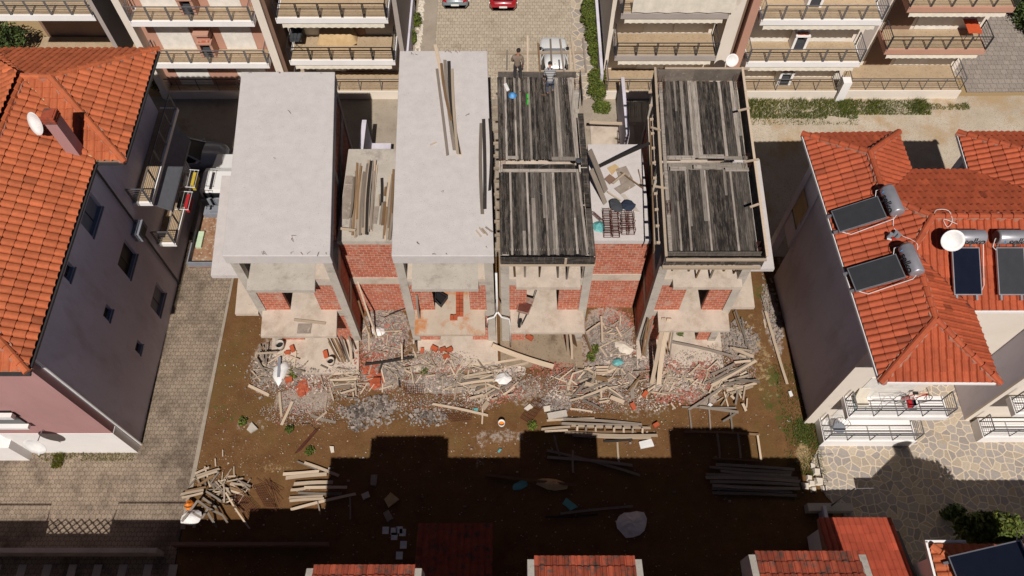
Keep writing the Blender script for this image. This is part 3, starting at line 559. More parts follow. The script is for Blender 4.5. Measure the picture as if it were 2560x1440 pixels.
def railing(b, pts, h=1.0, post=1.15, rails=4, rr=.012, twin=True, top=.03, wd=.05, alu=False):
    for p, q in zip(pts, pts[1:]):
        p = Vector(p); q = Vector(q); L = (q-p).length; n = max(1, round(L/post)); d = (q-p).normalized()
        b.bar(p+Vector((0,0,h)), q+Vector((0,0,h)), wd, .035)
        for k in range(1, rails+1): b.bar(p+Vector((0,0,h*k/(rails+1))), q+Vector((0,0,h*k/(rails+1))), .014, .014)
        for k in range(n+1):
            c = p+(q-p)*k/n
            for s in ((-.035, .035) if twin else (0,)): b.bar(c+d*s+Vector((0,0,-.12)), c+d*s+Vector((0,0,h)), .022, .05 if not alu else .03, up=(d.x,d.y,0))
def box3(name, m, t, *a): return MB().box(*a).build(name, m, t)

# ------------------------------------------------------------------ pink house on the left
def left_house():
    t = thing('tiled_house', (-21.2, 19.5, 0), 'three-storey house with orange tiled roof, pink front and shaded grey side wall', 'house')
    ze, s = 10.25, .48; ex = -17.62; wx = -16.42; y0, y1, y2 = 11.6, 21.28, 27.9; ym = (y1+y2)/2; rz = ze+s*(y2-y1)/2; rx = ex-(rz-ze)/s; ax = wx-(y2-y1)/2; k = (y2-y1)/2
    tp = lambda n, a, b, inw, polys, sd: tile_plane(n, a, b, inw, s, polys, M['tile'], t, roll=.33, course=.46, amp=.07, step=.05, seed=sd)
    vj = (ex-k, ym)      # junction of the valley with the ridge
    tp('roof', (ex,y0,ze), (ex,y2,ze), (-1,0), [[(ex,y0),(ex,y1),(rx,y1+k),(rx,y0+k)]], 1)
    tp('roof', (wx,y1,ze), (wx,y2,ze), (-1,0), [[(wx,y1),(wx,y2),(ax,ym)]], 2)
    tp('roof', (ex,y1,ze), (wx,y1,ze), (0,1), [[(ex,y1),(wx,y1),(ax,ym),(ex-k,ym)]], 3)
    tp('roof', (wx,y2,ze), (-30,y2,ze), (0,-1), [[(wx,y2),(ax,ym),(rx,ym),(rx-k-0.0,y2)]], 4)
    tp('roof', (-24.8,y2,ze), (-24.8,y0,ze), (1,0), [[(-24.8,y2),(-24.8,y0),(rx,y0+k),(rx,ym)]], 5)
    tp('roof', (-24.8,y0,ze), (ex,y0,ze), (0,1), [[(-24.8,y0),(ex,y0),(rx,y0+k)]], 6)
    roofbody(t, 'roof_deck', [[(ex,y0,ze),(ex,y1,ze),(rx,y1+k,rz),(rx,y0+k,rz)], [(wx,y1,ze),(wx,y2,ze),(ax,ym,rz)], [(ex,y1,ze),(wx,y1,ze),(ax,ym,rz),(ex-k,ym,rz)], [(wx,y2,ze),(ax,ym,rz),(rx,ym,rz),(rx-k,y2,ze)], [(-24.8,y2,ze),(-24.8,y0,ze),(rx,y0+k,rz),(rx,ym,rz)], [(-24.8,y0,ze),(ex,y0,ze),(rx,y0+k,rz)]], M['brownr'])
    L = [((ex,y0,ze),(rx,y0+k,rz)), ((rx,y0+k,rz),(rx,ym,rz)), ((rx,ym,rz),(ax,ym,rz)), ((ax,ym,rz),(wx,y2,ze)), ((ax,ym,rz),(wx,y1,ze)), ((rx,ym,rz),(rx-k,y2,ze))]
    for i, (p, q) in enumerate(L): b = MB(); ridge(b, p, q, .14, .42, i); rc = b.build('ridge_cap', M['tile'], t); b = MB(); mortar(b, p, q); b.build('ridge_mortar', M['mortarcap'], rc)
    b = MB(); b.bar((ex,y1,ze+.02),(rx,ym,rz+.02), .16, .06); b.build('valley_gutter', M['cover'], t)
    b = MB(); b.bar((ex+.05,y0,ze-.04),(ex+.05,y1,ze-.04), .06, .1).bar((wx+.05,y1,ze-.04),(wx+.05,y2,ze-.04), .06, .1).bar((ex,y1-.08,ze-.04),(wx,y1-.08,ze-.04), .1, .1).bar((-24.8,y0-.06,ze-.04),(ex+.1,y0-.06,ze-.04), .1, .1)
    b.build('gutter', M['metal'], t)
    X = -17.88
    w = MB().box(-24.6, X, 12.24, 27.6, 0, ze-.1).build('wall', M['grey_wall'], t)
    WN = ((18.7,20.1,4.75,6.1,'blackm'), (18.6,20.2,8.5,9.6,'greyawn'), (16.05,16.75,9.1,9.6,'blackm'), (16.1,16.7,5.5,6.1,'blackm'), (16.05,16.6,2.1,2.7,'blackm'), (18.6,20.0,1.1,2.3,'greyawn'))
    cb = MB()
    for ya, yb, za, zb, m in WN: cb.box(X-.22, X+.2, ya, yb, za, zb)
    cu = cb.build('cutter', M['metal']); cu.location -= w.parent.location*0; bpy.context.view_layer.update()
    mo = w.modifiers.new('cut', 'BOOLEAN'); mo.object = cu; mo.solver = 'EXACT'; bpy.context.view_layer.update()
    nm = bpy.data.meshes.new_from_object(w.evaluated_get(bpy.context.evaluated_depsgraph_get())); w.modifiers.clear(); w.data = nm; bpy.data.objects.remove(cu)
    MB().box(-24.6, X+.004, 11.9, 12.238, 2.75, ze-.1).build('wall', M['pink'], t)['label'] = 'pink front wall'
    MB().box(-23.0, X+.02, 11.88, 12.24, 0, 2.75).build('wall', M['white'], t)['label'] = 'white lower front wall'
    MB().box(-24.6, -22.9, 11.5, 12.24, 0, 1.9).build('porch_wall', M['white'], t)
    MB().tube([(X+.08,12.3,0),(X+.08,12.3,ze-.2)], .055, 8).build('downpipe', M['whitepl'], t)
    MB().tube([(X+.08,21.2,0),(X+.08,21.2,ze-.2)], .05, 8).build('downpipe', M['metal'], t)
    for ya, yb, za, zb, m in WN:
        f = MB().box(X-.219, X-.17, ya+.002, yb-.002, za+.002, zb-.002).build('window', M[m], t)
        MB().hexa([(X-.165,ya+.003,za+.003),(X+.05,ya-.05,za-.1),(X+.05,yb+.05,za-.1),(X-.165,yb-.003,za+.003),(X-.165,ya+.003,za+.05),(X+.06,ya-.05,za-.04),(X+.06,yb+.05,za-.04),(X-.165,yb-.003,za+.05)]).build('sill', M['greyawn'], f)
        MB().box(X-.168, X-.14, (ya+yb)/2-.025, (ya+yb)/2+.025, za+.06, zb-.003).build('mullion', M['metal'], f)
    # front window with white roller box, and a sunlit sill on the left edge
    b = MB().box(-22.6, -20.9, 11.8, 11.895, 4.3, 5.6).build('window', M['glass'], t); MB().box(-22.8, -20.8, 11.6, 11.796, 5.3, 5.6).build('roller_box', M['whitepl'], b); MB().box(-22.7, -20.8, 11.6, 11.796, 4.1, 4.28).build('sill', M['white'], b)
    # chimney
    c = MB(); c.box(-18.62, -18.14, 21.3, 21.82, 10.4, 12.6).build('chimney', M['pink'], t)
    ch = [o for o in t.children if o.name.startswith('chimney')][0]
    b = MB(); [b.box(-18.65, -18.11, 21.27, 21.85, 12.61+.12*i, 12.68+.12*i) for i in range(3)]; b.box(-18.59,-18.17,21.33,21.79,12.601,12.95); b.build('chimney_cap', M['tile3'], ch)
    # side balconies
    for n, (ya, yb, z, xo) in enumerate(((21.95, 27.9, 6.1, -16.98), (21.65, 26.2, 3.0, -16.92))):
        o = MB().box(X+.002, xo, ya, yb, z, z+.22).build('balcony', M['white'], t)
        b = MB(); railing(b, [(X+.1,ya+.06,z+.22),(xo-.06,ya+.06,z+.22),(xo-.06,yb-.1,z+.22)], 1.0, 1.1, 5); b.build('railing', M['rail'], o)
        MB().box(X+.01, xo-.1, ya+.1, yb-.1, z+.222, z+.24).build('floor_tiles', M['floor'], o)
    b = MB(); b.hexa([(-17.1,22.1,5.95),(-16.72,22.5,4.9),(-16.72,27.0,4.9),(-17.1,27.2,5.95),(-17.07,22.1,5.98),(-16.69,22.5,4.93),(-16.69,27.0,4.93),(-17.07,27.2,5.98)]); b.box(-16.71,-16.68,22.5,27.0,4.7,4.89)
    b.build('awning', M['greyawn'], t)
    return t
left_house()
def dish(label, c, aim, r, mount, mat='whitepl'):
    t = thing('satellite_dish', mount, label, 'satellite dish'); c = Vector(c); aim = Vector(aim).normalized(); a = aim.orthogonal().normalized(); e = aim.cross(a)
    b = MB(); vs = [c]; fs = []; n = 24
    for j in range(1, 5):
        q = j/4; vs += [c+aim*(.16*r*2*q*q)+(a*math.cos(k*2*math.pi/n)+e*math.sin(k*2*math.pi/n))*r*q for k in range(n)]
    fs += [(0,1+k,1+(k+1)%n) for k in range(n)]
    for j in range(3): fs += [(1+j*n+k,1+(j+1)*n+k,1+(j+1)*n+(k+1)%n,1+j*n+(k+1)%n) for k in range(n)]
    b.add(vs, fs); o = b.build('reflector', M[mat], t, True); mo = o.modifiers.new('s', 'SOLIDIFY'); mo.thickness = .015
    f = c+aim*r*.75-a*0-Vector((0,0,r*1.15)); MB().tube([c-Vector((0,0,r*.9))+aim*.1, f], .012, 5).build('feed_arm', M['steel'], t)
    MB().tube([f, f-aim*.14], .045, 8).build('feed_horn', M['whitepl'], t)
    MB().tube([c-aim*.03, Vector(mount)+Vector((0,0,(c.z-mount[2])*.5)), mount], .022, 6).build('mast', M['steel'], t); return t
dish('white oval satellite dish beside the pink chimney on the left roof', (-19.35,21.9,12.0), (-.5,-.75,.45), .48, (-18.75,21.6,11.6))
dish('small white satellite dish on the pink front wall', (-20.75,11.2,3.4), (-.1,-.95,.35), .5, (-20.75,11.85,3.2))
t = thing('air_conditioner', (-17.55, 21.0, 5.1), 'grey air conditioner box on the shaded side wall of the pink house', 'air conditioner')
MB().box(-17.87,-17.5,20.55,21.4,5.15,5.75).build('casing', M['greyawn'], t); MB().box(-17.497,-17.47,20.7,21.2,5.22,5.68).build('fan_grille', M['blackm'], t)

# ------------------------------------------------------------------ tiled duplex on the right
def right_house():
    t = thing('tiled_house', (18.5, 18.5, 0), 'red tiled hip-roofed duplex carrying solar water heaters', 'house')
    z, s = 9.0, .44
    FL, A = (13.93,11.73), (13.14,23.85); fx = lambda y: FL[0]+(A[0]-FL[0])*(y-FL[1])/(A[1]-FL[1])
    Rr, V1, K, V2, Q = (15.42,22.0), (15.5,19.62), (16.9,18.27), (16.05,17.05), (16.12,13.9)
    B, C, D, E2, Fr, G = (17.54,23.95), (17.62,21.8), (20.1,21.8), (20.2,23.95), (18.46,11.7), (18.36,14.78)
    zz = {'R':9.98,'V1':9.98,'K':10.54,'V2':10.0,'Q':9.98}
    tp = lambda a, b, inw, polys, sd, st='wave': tile_plane('roof', (a[0],a[1],z), (b[0],b[1],z), inw, s, polys, M['tile2'], t, roll=.28, course=.52 if st=='wave' else .46, amp=.062, step=.075 if sd in (12,14,19) else .04, seed=sd, style=st)
    e1, e2 = (fx(V2[1]),V2[1]), (fx(V1[1]),V1[1])
    tp(FL, A, (1,0), [[FL,e1,V2,Q],[e1,e2,V1,K,V2],[e2,A,Rr,V1]], 11)
    tp(B, A, (0,-1), [[B,A,Rr]], 12, 'wave'); tp(C, B, (-1,0), [[C,B,Rr,V1]], 13)
    E3 = (25.4,23.95); R2 = (22.8,21.7)
    tp(C, (25.4,21.8), (0,-1), [[C,V1,K,(21.9,18.27),(21.9,20.0),D]], 14)
    tp(FL, Fr, (0,1), [[FL,Fr,Q]], 15, 'flat'); tp(Fr, G, (-1,0), [[Fr,G,V2,Q]], 16, 'flat')
    tp(G, (25.5,14.78), (0,1), [[G,(25.5,14.78),(25.5,18.27),K,V2]], 17, 'flat')
    tp(E2, D, (1,0), [[E2,D,(21.9,20.0),(22.8,21.7)]], 18); tp(E3, E2, (0,-1), [[E3,E2,R2]], 19); tp((25.4,18.3), E3, (-1,0), [[(25.4,18.3),E3,R2,(22.8,18.3)]], 20)
    P3 = lambda *ps: [(p[0],p[1],h) for p, h in ps]
    roofbody(t, 'roof_deck', [P3((FL,z),(e1,z),(V2,10),(Q,9.98)), P3((e1,z),(e2,z),(V1,9.98),(K,10.54),(V2,10)), P3((e2,z),(A,z),(Rr,9.98),(V1,9.98)), P3((B,z),(A,z),(Rr,9.98))[::-1], P3((C,z),(B,z),(Rr,9.98),(V1,9.98)), P3((C,z),(D,z),((21.9,20.0),9.8),((21.9,18.27),10.54),(K,10.54),(V1,9.98)), P3((FL,z),(Fr,z),(Q,9.98)), P3((Fr,z),(G,z),(V2,10),(Q,9.98)), P3((G,z),((25.5,14.78),z),((25.5,18.27),10.54),(K,10.54),(V2,10)), P3((E2,z),(D,z),((21.9,20.0),9.8),(R2,10.1)), P3((E3,z),(E2,z),(R2,10.1)), P3(((25.4,18.3),z),(E3,z),(R2,10.1),((22.8,18.3),10.1))], M['mortarcap'])
    c = lambda p, h: (p[0], p[1], h+.03)
    L = [(c(A,z),c(Rr,9.98)),(c(B,z),c(Rr,9.98)),(c(Rr,9.98),c(V1,9.98)),(c(V1,9.98),c(K,10.54)),(c(K,10.54),(25.5,18.27,10.57)),(c(K,10.54),c(V2,10.0)),(c(V2,10),c(Q,9.98)),(c(Q,9.98),c(FL,z)),(c(Q,9.98),c(Fr,z)),(c(E2,z),c(R2,10.1)),(c(E3,z),c(R2,10.1))]
    for i, (p, q) in enumerate(L): b = MB(); ridge(b, p, q, .13, .45, 40+i); rc = b.build('ridge_cap', M['tile2'], t); b = MB(); mortar(b, p, q, .34); b.build('ridge_mortar', M['mortarcap'], rc)
    for p, q in (((C[0],C[1],z+.03),(V1[0],V1[1],10.0)), ((G[0],G[1],z+.03),(V2[0],V2[1],10.02)), ((D[0],D[1],z+.03),(21.9,20.0,9.83))): MB().bar(p,q,.14,.04).build('valley_gutter', M['rust'], t)
    b = MB()
    for p, q in ((FL,A),(A,B),(B,C),(C,D),(D,E2),(E2,E3),(FL,Fr),(Fr,G),(G,(25.5,14.78))): b.bar((p[0],p[1],z-.06),(q[0],q[1],z-.06),.06,.13)
    b.build('gutter', M['white'], t)
    W = lambda n, m, *a: MB().box(*a).build(n, m, t)
    kx = lambda y: 14.43-.045*(y-13.45)
    MB().hexa([(kx(13.45),13.45,0),(18.2,13.45,0),(17.4,21.6,0),(kx(21.6),21.6,0),(kx(13.45),13.45,z-.1),(18.2,13.45,z-.1),(17.4,21.6,z-.1),(kx(21.6),21.6,z-.1)]).build('wall', M['rwall'], t)
    MB().box(18.0, 22.06, 15.35, 21.4, 0, z-.1).build('wall', M['cream'], t); MB().box(22.06, 25.2, 13.6, 23.6, 0, z-.1).build('wall', M['rwall'], t)
    b = MB(); b.box(14.2,18.1,13.36,13.446,.0,z-.15); b.build('wall', M['cream'], t)['label'] = 'cream front wall of the left half'
    MB().box(22.06,25.2,13.5,13.597,0,z-.15).build('wall', M['cream'], t)
    for x, y in ((13.9,23.3),(17.0,23.4),(20.7,23.4)): MB().box(x,x+.4,y-.4,y,0,z-.1).build('column', M['rwall'], t)
    MB().box(13.95,17.4,21.6,23.3,3.0,3.25).build('floor_slab', M['rwall'], t); MB().box(13.95,14.15,21.6,23.2,3.25,5.0).build('parapet', M['rwall'], t)
    MB().box(13.98,14.15,21.605,23.2,5.003,z-.1).build('wall', M['rwall'], t); o = MB().box(13.94,13.978,21.8,23.0,4.5,6.2).build('window', M['cover'], t); MB().box(13.93,13.976,21.75,23.05,4.35,4.497).build('frame', M['blackm'], o)
    # front balconies: ground floor terrace and first floor
    for n, (xa, xb, ya, z0, z1) in enumerate(((14.72,19.1,12.2,.05,.72),(14.85,19.3,12.35,3.2,3.55),(22.3,26,12.4,.05,.72),(22.3,26,12.5,3.2,3.55))):
        o = MB().box(xa, xb, ya, 13.35 if xb > 20 else 13.355, z0, z1).build('balcony', M['white'], t)
        MB().box(xa+.1, xb-.1, ya+.1, 13.3, z1+.002, z1+.02).build('floor_tiles', M['white'], o)
        b = MB(); railing(b, [(xa+.06,13.2,z1),(xa+.06,ya+.06,z1),(xb-.06,ya+.06,z1),(xb-.06,13.2,z1)], .95, 1.05, 5, twin=False); b.build('railing', M['rail'], o)
        bb = MB(); bb.bar((xa+.1,ya+.14,z1+.5),(xb-.1,ya+.14,z1+.5),.07,.02); bb.build('flower_shelf', M['rail'], o)
    for xa, xb, zz1 in ((15.2,16.4,.75),(16.8,17.9,.75),(15.3,17.6,3.57)): MB().box(xa,xb,13.33,13.358,zz1,zz1+2.1).build('balcony_door', M['shutter'], t)
    return t
right_house()
# solar water heaters
def lettering():
    cu = bpy.data.curves.new('lettering', 'FONT'); cu.body = 'selko'; cu.size = .44; cu.offset = .006; cu.shear = .22; cu.align_x = 'CENTER'; cu.align_y = 'CENTER'; cu.extrude = .0; cu.space_character = .92
    o = bpy.data.objects.new('lettering', cu); COL.objects.link(o); bpy.context.view_layer.update()
    me = bpy.data.meshes.new_from_object(o.evaluated_get(bpy.context.evaluated_depsgraph_get())); bpy.data.objects.remove(o); bpy.data.curves.remove(cu)
    bm = bmesh.new(); bm.from_mesh(me); bmesh.ops.triangulate(bm, faces=bm.faces[:]); bmesh.ops.subdivide_edges(bm, edges=[e for e in bm.edges if e.calc_length() > .06], cuts=2); bm.to_mesh(me); bm.free(); return me
LET = lettering()
def heater(label, org, up, slope, coll, sc=1.0):
    up = Vector((up[0],up[1],0)).normalized(); a = Vector((up.y,-up.x,0)); u = (up+Vector((0,0,slope))).normalized(); n = a.cross(u).normalized(); O = Vector(org)
    t = thing('solar_water_heater', org, label, 'solar water heater', 'solar water heaters on the red tiled roof')
    g = lambda x, y, h: O+(a*x+u*y+n*h)*sc
    def bx(name, m, x0, x1, y0, y1, h0, h1):
        return MB().hexa([g(x0,y0,h0),g(x1,y0,h0),g(x1,y1,h0),g(x0,y1,h0),g(x0,y0,h1),g(x1,y0,h1),g(x1,y1,h1),g(x0,y1,h1)]).build(name, m, t)
    bx('collector_frame', M['steel'], -.55, .55, -1.9, 0, .2, .29); o = [c for c in t.children][-1]
    MB().hexa([g(-.51,-1.86,.291),g(.51,-1.86,.291),g(.51,-.04,.291),g(-.51,-.04,.291),g(-.51,-1.86,.299),g(.51,-1.86,.299),g(.51,-.04,.299),g(-.51,-.04,.299)]).build('collector_glass', M[coll], t)
    for x in (-.4, .4): bx('foot', M['steel'], x-.04, x+.04, -2.1, -1.7, .04, .199)
    tc = lambda x: g(x, .38, .5); r = .29*sc; T = MB(); nn = 24
    ring = lambda x, q: [tc(x)+(u*math.cos(k*2*math.pi/nn)+n*math.sin(k*2*math.pi/nn))*q for k in range(nn)]
    prof = [(-.64,.0),(-.645,.2*sc),(-.62,.27*sc),(-.58,r),(.58,r),(.62,.27*sc),(.645,.2*sc),(.65,.0)]; vs = []; 
    for x, q in prof: vs += ring(x, max(q, .001))
    T.add(vs, [(j*nn+k, j*nn+(k+1)%nn, (j+1)*nn+(k+1)%nn, (j+1)*nn+k) for j in range(7) for k in range(nn)]); tk = T.build('tank', M['tank'], t, True)
    MB().tube([tc(-.665), tc(-.648)], .25, 20).build('tank_end', M['tankend'], tk)
    me = LET.copy(); ro = r+.006
    ph = math.radians(68)
    for v in me.vertices:
        x, y = v.co.x, v.co.y; an = math.pi/2-(ph-math.pi/2+1.2)*0+0.0; th = math.radians(143)-y/r
        v.co = tc(x+.12)+(u*math.cos(th)+n*math.sin(th))*ro-WL[t]
    fill(me, None, None); o = place('lettering', me, M['inkm'], tk, WL[t])
    b = MB(); m2 = []
    for k in range(7): 
        aa = -1.2+k*.4; x = -.47+.05*math.cos(aa)*1.2; y = .02+.07*math.sin(aa); th = math.radians(146)-y/r; m2.append(tc(x)+(u*math.cos(th)+n*math.sin(th))*(ro+.004))
    b.tube(m2, [.004,.012,.018,.02,.018,.012,.004], 5); b.build('emblem', M['blue'], tk)
    for x in (-.35,.35): MB().bar(g(x,.05,.0), g(x,.38,.25), .05, .05).build('stand', M['steel'], t)
    b = MB(); b.tube([g(-.55,-.1,.26),g(-.75,.0,.4),g(-.7,.3,.5),tc(-.6)], .015, 5); b.build('pipe', M['whitepl'], t); b = MB(); b.tube([g(.5,-1.85,.24),g(.72,-1.5,.15),g(.7,.2,.3),tc(.62)], .015, 5); b.build('pipe', M['whitepl'], t)
    return t
def onW(px, py, dz):  # point on the west slope under a pixel
    z = 9.6
    for _ in range(8):
        p = P(px, py, z); z = 9.0+.44*(p.x-(13.93-.065*(p.y-11.73)))
    return (p.x, p.y, z+dz)
def onS(px, py, dz):
    z = 9.8
    for _ in range(8): p = P(px, py, z); z = 9.0+.44*(p.y-14.78)
    return (p.x, p.y, z+dz)
heater('grey solar heater lying sideways on the left slope, higher of the pair there', onW(2206,526,.03), (1,.13), .44, 'collector2')
heater('grey solar heater lying sideways on the left slope, lower of the pair there', onW(2252,672,.03), (1,.13), .44, 'collector2')
heater('solar heater with glossy dark blue panel right of the white dish', onS(2403,622,.03), (0,1), .44, 'collector')
heater('solar heater with dull grey panel at the right edge of the photo', onS(2513,622,.03), (0,1), .44, 'collector2')
q = onS(2366,612,0); dish('white round satellite dish between the heaters on the red roof', (q[0]-.2,q[1]-.25,q[2]+.75), (-.25,-.7,.65), .43, q)
def cable(pts, r=.012): 
    b = MB(); ps = [Vector(p) for p in pts]; out = []
    for i in range(len(ps)-1):
        p0, p1, p2, p3 = ps[max(i-1,0)], ps[i], ps[i+1], ps[min(i+2,len(ps)-1)]
        for k in range(5):
            s = k/5; out.append(.5*((2*p1)+(p2-p0)*s+(2*p0-5*p1+4*p2-p3)*s*s+(3*p1-p0-3*p2+p3)*s**3))
    b.tube(out+[ps[-1]], r, 5); return b
tag(cable([onW(2228,548,.3),onW(2232,570,.08),onW(2252,592,.1),onW(2275,602,.1),onS(2288,618,.2),onS(2288,640,.15)]).build('cable', M['whitepl']), 'white cable winding down the red roof between the two sideways heaters', 'cable')
tag(cable([(16.9,18.3,10.72),(17.1,18.5,10.7),(17.5,18.4,10.75),(17.6,18.0,10.6),(17.4,17.8,10.5),(17.3,18.1,10.6),(17.8,17.9,10.55)]).build('cable', M['whitepl']), 'loop of white cable on the ridge above the blue panel', 'cable')
t = thing('valve_cluster', onW(2225,596,0), 'cluster of grey expansion vessels and valves between the sideways heaters', 'valves')
q = Vector(onW(2225,596,.12))
for dx, dy in ((-.12,-.02),(.12,.08),(.2,-.05)): MB().tube([q+Vector((dx,dy,0)), q+Vector((dx+.05,dy+.03,.22))], .085, 10).build('vessel', M['greyawn'], t)
MB().tube([q+Vector((-.2,-.1,.02)), q+Vector((-.05,-.18,.05))], .04, 6).build('valve', M['whitepl'], t); MB().tube([q+Vector((0,-.1,.0)), q+Vector((.15,-.15,.03))], .03, 6).build('red_tap', M['red'], t)
# ------------------------------------------------------------------ apartment blocks behind the lane
def scallop(b, x0, x1, y, z, h=.2, wv=.34, d=.02):
    n = max(2, int((x1-x0)/(wv/8))); t = []; 
    for i in range(n+1):
        x = x0+(x1-x0)*i/n; t.append((x, z-h+.05*abs(math.sin(math.pi*(x-x0)/wv))))
    vs = [(x,y,z) for x,_ in t]+[(x,y-.04,q) for x,q in t]+[(x,y+d,z) for x,_ in t]+[(x,y-.04+d,q) for x,q in t]; m = n+1
    b.add(vs, [(i,i+1,m+i+1,m+i) for i in range(n)]+[(2*m+i+1,2*m+i,3*m+i,3*m+i+1) for i in range(n)]+[(i,2*m+i,2*m+i+1,i+1) for i in range(n)]+[(m+i,m+i+1,3*m+i+1,3*m+i) for i in range(n)])
def stack(t, x0, x1, yf, levels, yb, wall, face, doors, rail, awn=None, xo=(0,0), dark=None, sides='both', postsp=1.15, twin=True, gate=True):
    """one column of balconies: facade wall, door shutters, slabs with railings and folded awnings"""
    MB().box(x0-.25, x1+.25, yb, yb+6, 0, 9.6).build('wall', M[wall], t)
    for (z0, z1) in levels:
        for (da, db, m) in doors:
            MB().box(x0+da*(x1-x0), x0+db*(x1-x0), yb-.05, yb-.003, z1+.02, z1+2.3).build('balcony_door', M[m], t)
    for i, (z0, z1) in enumerate(levels):
        if z1 < 1: continue
        o = MB().box(x0, x1, yf, yb-.06, z0, z1).build('balcony', M[face], t)
        MB().box(x0+.12, x1-.12, yf+.12, yb-.06, z1+.003, z1+.02).build('floor_tiles', M['floor'], o)
        b = MB(); pts = [(x0+.06,yb-.3,z1),(x0+.06,yf+.06,z1),(x1-.06,yf+.06,z1),(x1-.06,yb-.3,z1)]
        railing(b, pts, .95, postsp, 4, twin=twin); b.build('railing', M[rail], o)
        if awn:
            b = MB(); scallop(b, x0+.25, x1-.25, yf+.08, z0-.14, .22); b.box(x0+.25, x1-.25, yf+.1, yf+.22, z0-.16, z0-.04); b.build('awning', M[awn], o)
def terrace(name, t, x0, x1, yf, yb, rail, h=.95, z=.6):
    o = MB().box(x0, x1, yf, yb, 0, z).build('terrace', M['floor'], t)
    MB().box(x0, x1, yf-.1, yf-.003, 0, z+.06).build('edge_wall', M['cream'], o)
    b = MB(); railing(b, [(x0+.05,yb-.2,z),(x0+.05,yf+.05,z),(x1-.05,yf+.05,z),(x1-.05,yb-.2,z)], h, 1.2, 3, twin=False); b.build('railing', M[rail], o); return o
def bbq(t, x, yb, z, m):
    o = MB().box(x-.42,x-.28,yb-.75,yb-.06,z,z+1.0).box(x+.28,x+.42,yb-.75,yb-.06,z,z+1.0).box(x-.42,x+.42,yb-.8,yb-.06,z+1.0,z+1.1).box(x-.36,x+.36,yb-.5,yb-.06,z+1.1,z+1.6).box(x-.44,x+.44,yb-.78,yb-.06,z+1.6,z+1.72).build('barbecue', M[m], t)
    MB().box(x-.27,x+.27,yb-.7,yb-.1,z+.02,z+.5).build('firewood', M['charcoal'], o); MB().box(x-.3,x+.3,yb-.72,yb-.51,z+1.102,z+1.16).build('grate', M['brick'], o); return o
LV = [(0,.62),(3.15,3.5),(6.25,6.6)]
apt = thing('apartment_building', (-20, 37, 0), 'apartment building with brown and peach walls and white balcony slabs, left of the lane', 'apartment building')
# A: deep balcony on the far left over a garden terrace
stack(apt, -29.5, -22.75, 34.2, [(6.25,6.6)], 39.2, 'brownr', 'white', [(.35,.65,'brownr')], 'rail')
for xa, xb, m in ((-27.2,-25.4,'brownr'), (-25.2,-23.4,'shutter')): MB().box(xa,xb,39.12,39.197,.62,2.9).build('balcony_door', M[m], apt)
MB().box(-30,-22.4,36.6,39.1,0,.55).build('terrace', M['floor'], apt)
MB().box(-22.7,-22.45,34.3,39.2,3.0,9.6).build('wall', M['greige'], apt)
# B
yB = P(480,125,3.5).y
stack(apt, -20.7, -14.0, 33.75, LV, yB+.1, 'peach', 'white', [(.07,.36,'shutter'),(.62,.88,'shutter')], 'rail')
bbq(apt, -17.45, yB+.1, 3.52, 'peach'); bbq(apt, -17.5, yB+.1, 6.62, 'peach')
terrace('t', apt, -21.5, -14.2, 34.4, yB+.1, 'rail')
MB().box(-21.35,-20.95,34.2,39,0,9.6).build('pier', M['cream'], apt)
MB().box(-13.95,-13.5,34.3,41,0,9.8).build('pier', M['cream'], apt); MB().box(-13.495,-13.3,34.5,41,0,9.8).build('pier', M['brownr'], apt)
# C
yC = P(860,88,3.5).y
stack(apt, -12.85, -6.75, 34.0, LV, yC, 'greige', 'white', [(.12,.42,'shutter'),(.45,.7,'brownr')], 'blackm', 'awning', postsp=1.2)
terrace('t', apt, -13.2, -6.6, 34.4, yC, 'rail')
MB().box(-6.55,-6.38,34.6,42,0,1.5).build('garden_wall', M['rwall'], apt)
apr = thing('apartment_building', (17, 37, 0), 'cream apartment building with beige balcony slabs and scalloped awnings, right of the lane', 'apartment building')
yD = P(1680,82,3.5).y
stack(apr, 5.95, 11.85, 34.35, LV, yD, 'cream', 'greige', [(.3,.58,'shutter'),(.6,.9,'shutter')], 'metal', 'awning', postsp=1.15)
terrace('t', apr, 5.75, 12.3, 34.4, yD, 'rail')
MB().box(11.9,12.65,34.6,41,0,9.8).build('pier', M['cream'], apr); MB().box(12.655,12.85,34.8,41,0,9.8).build('pier', M['brownr'], apr); MB().box(12.9,13.35,34.3,41,0,9.8).build('pier', M['peach'], apr)
MB().box(5.4,5.58,35.2,42,0,1.2).build('garden_wall', M['rwall'], apr)
yE = P(1950,103,3.5).y
stack(apr, 13.5, 20.1, 33.85, LV, yE, 'cream', 'white', [(.05,.36,'shutter'),(.55,.9,'shutter')], 'rail', 'awning')
bbq(apr, 16.6, yE, 3.52, 'white'); bbq(apr, 16.6, yE, .64, 'white'); bbq(apr, 16.5, yE, 6.62, 'white')
terrace('t', apr, 13.6, 19.8, 34.4, yE, 'rail')
MB().box(19.85,20.35,34.1,34.6,0,1.6).build('pier', M['white'], apr)
yF = P(2300,72,3.5).y
stack(apr, 21.75, 27.6, 34.85, LV, yF, 'cream', 'peach', [(.02,.3,'brownr'),(.34,.7,'shutter')], 'metal', 'awning')
terrace('t', apr, 20.4, 27.4, 34.45, yF, 'rail')
MB().box(20.35,21.6,36.5,41,0,9.6).build('wall', M['greige'], apr)
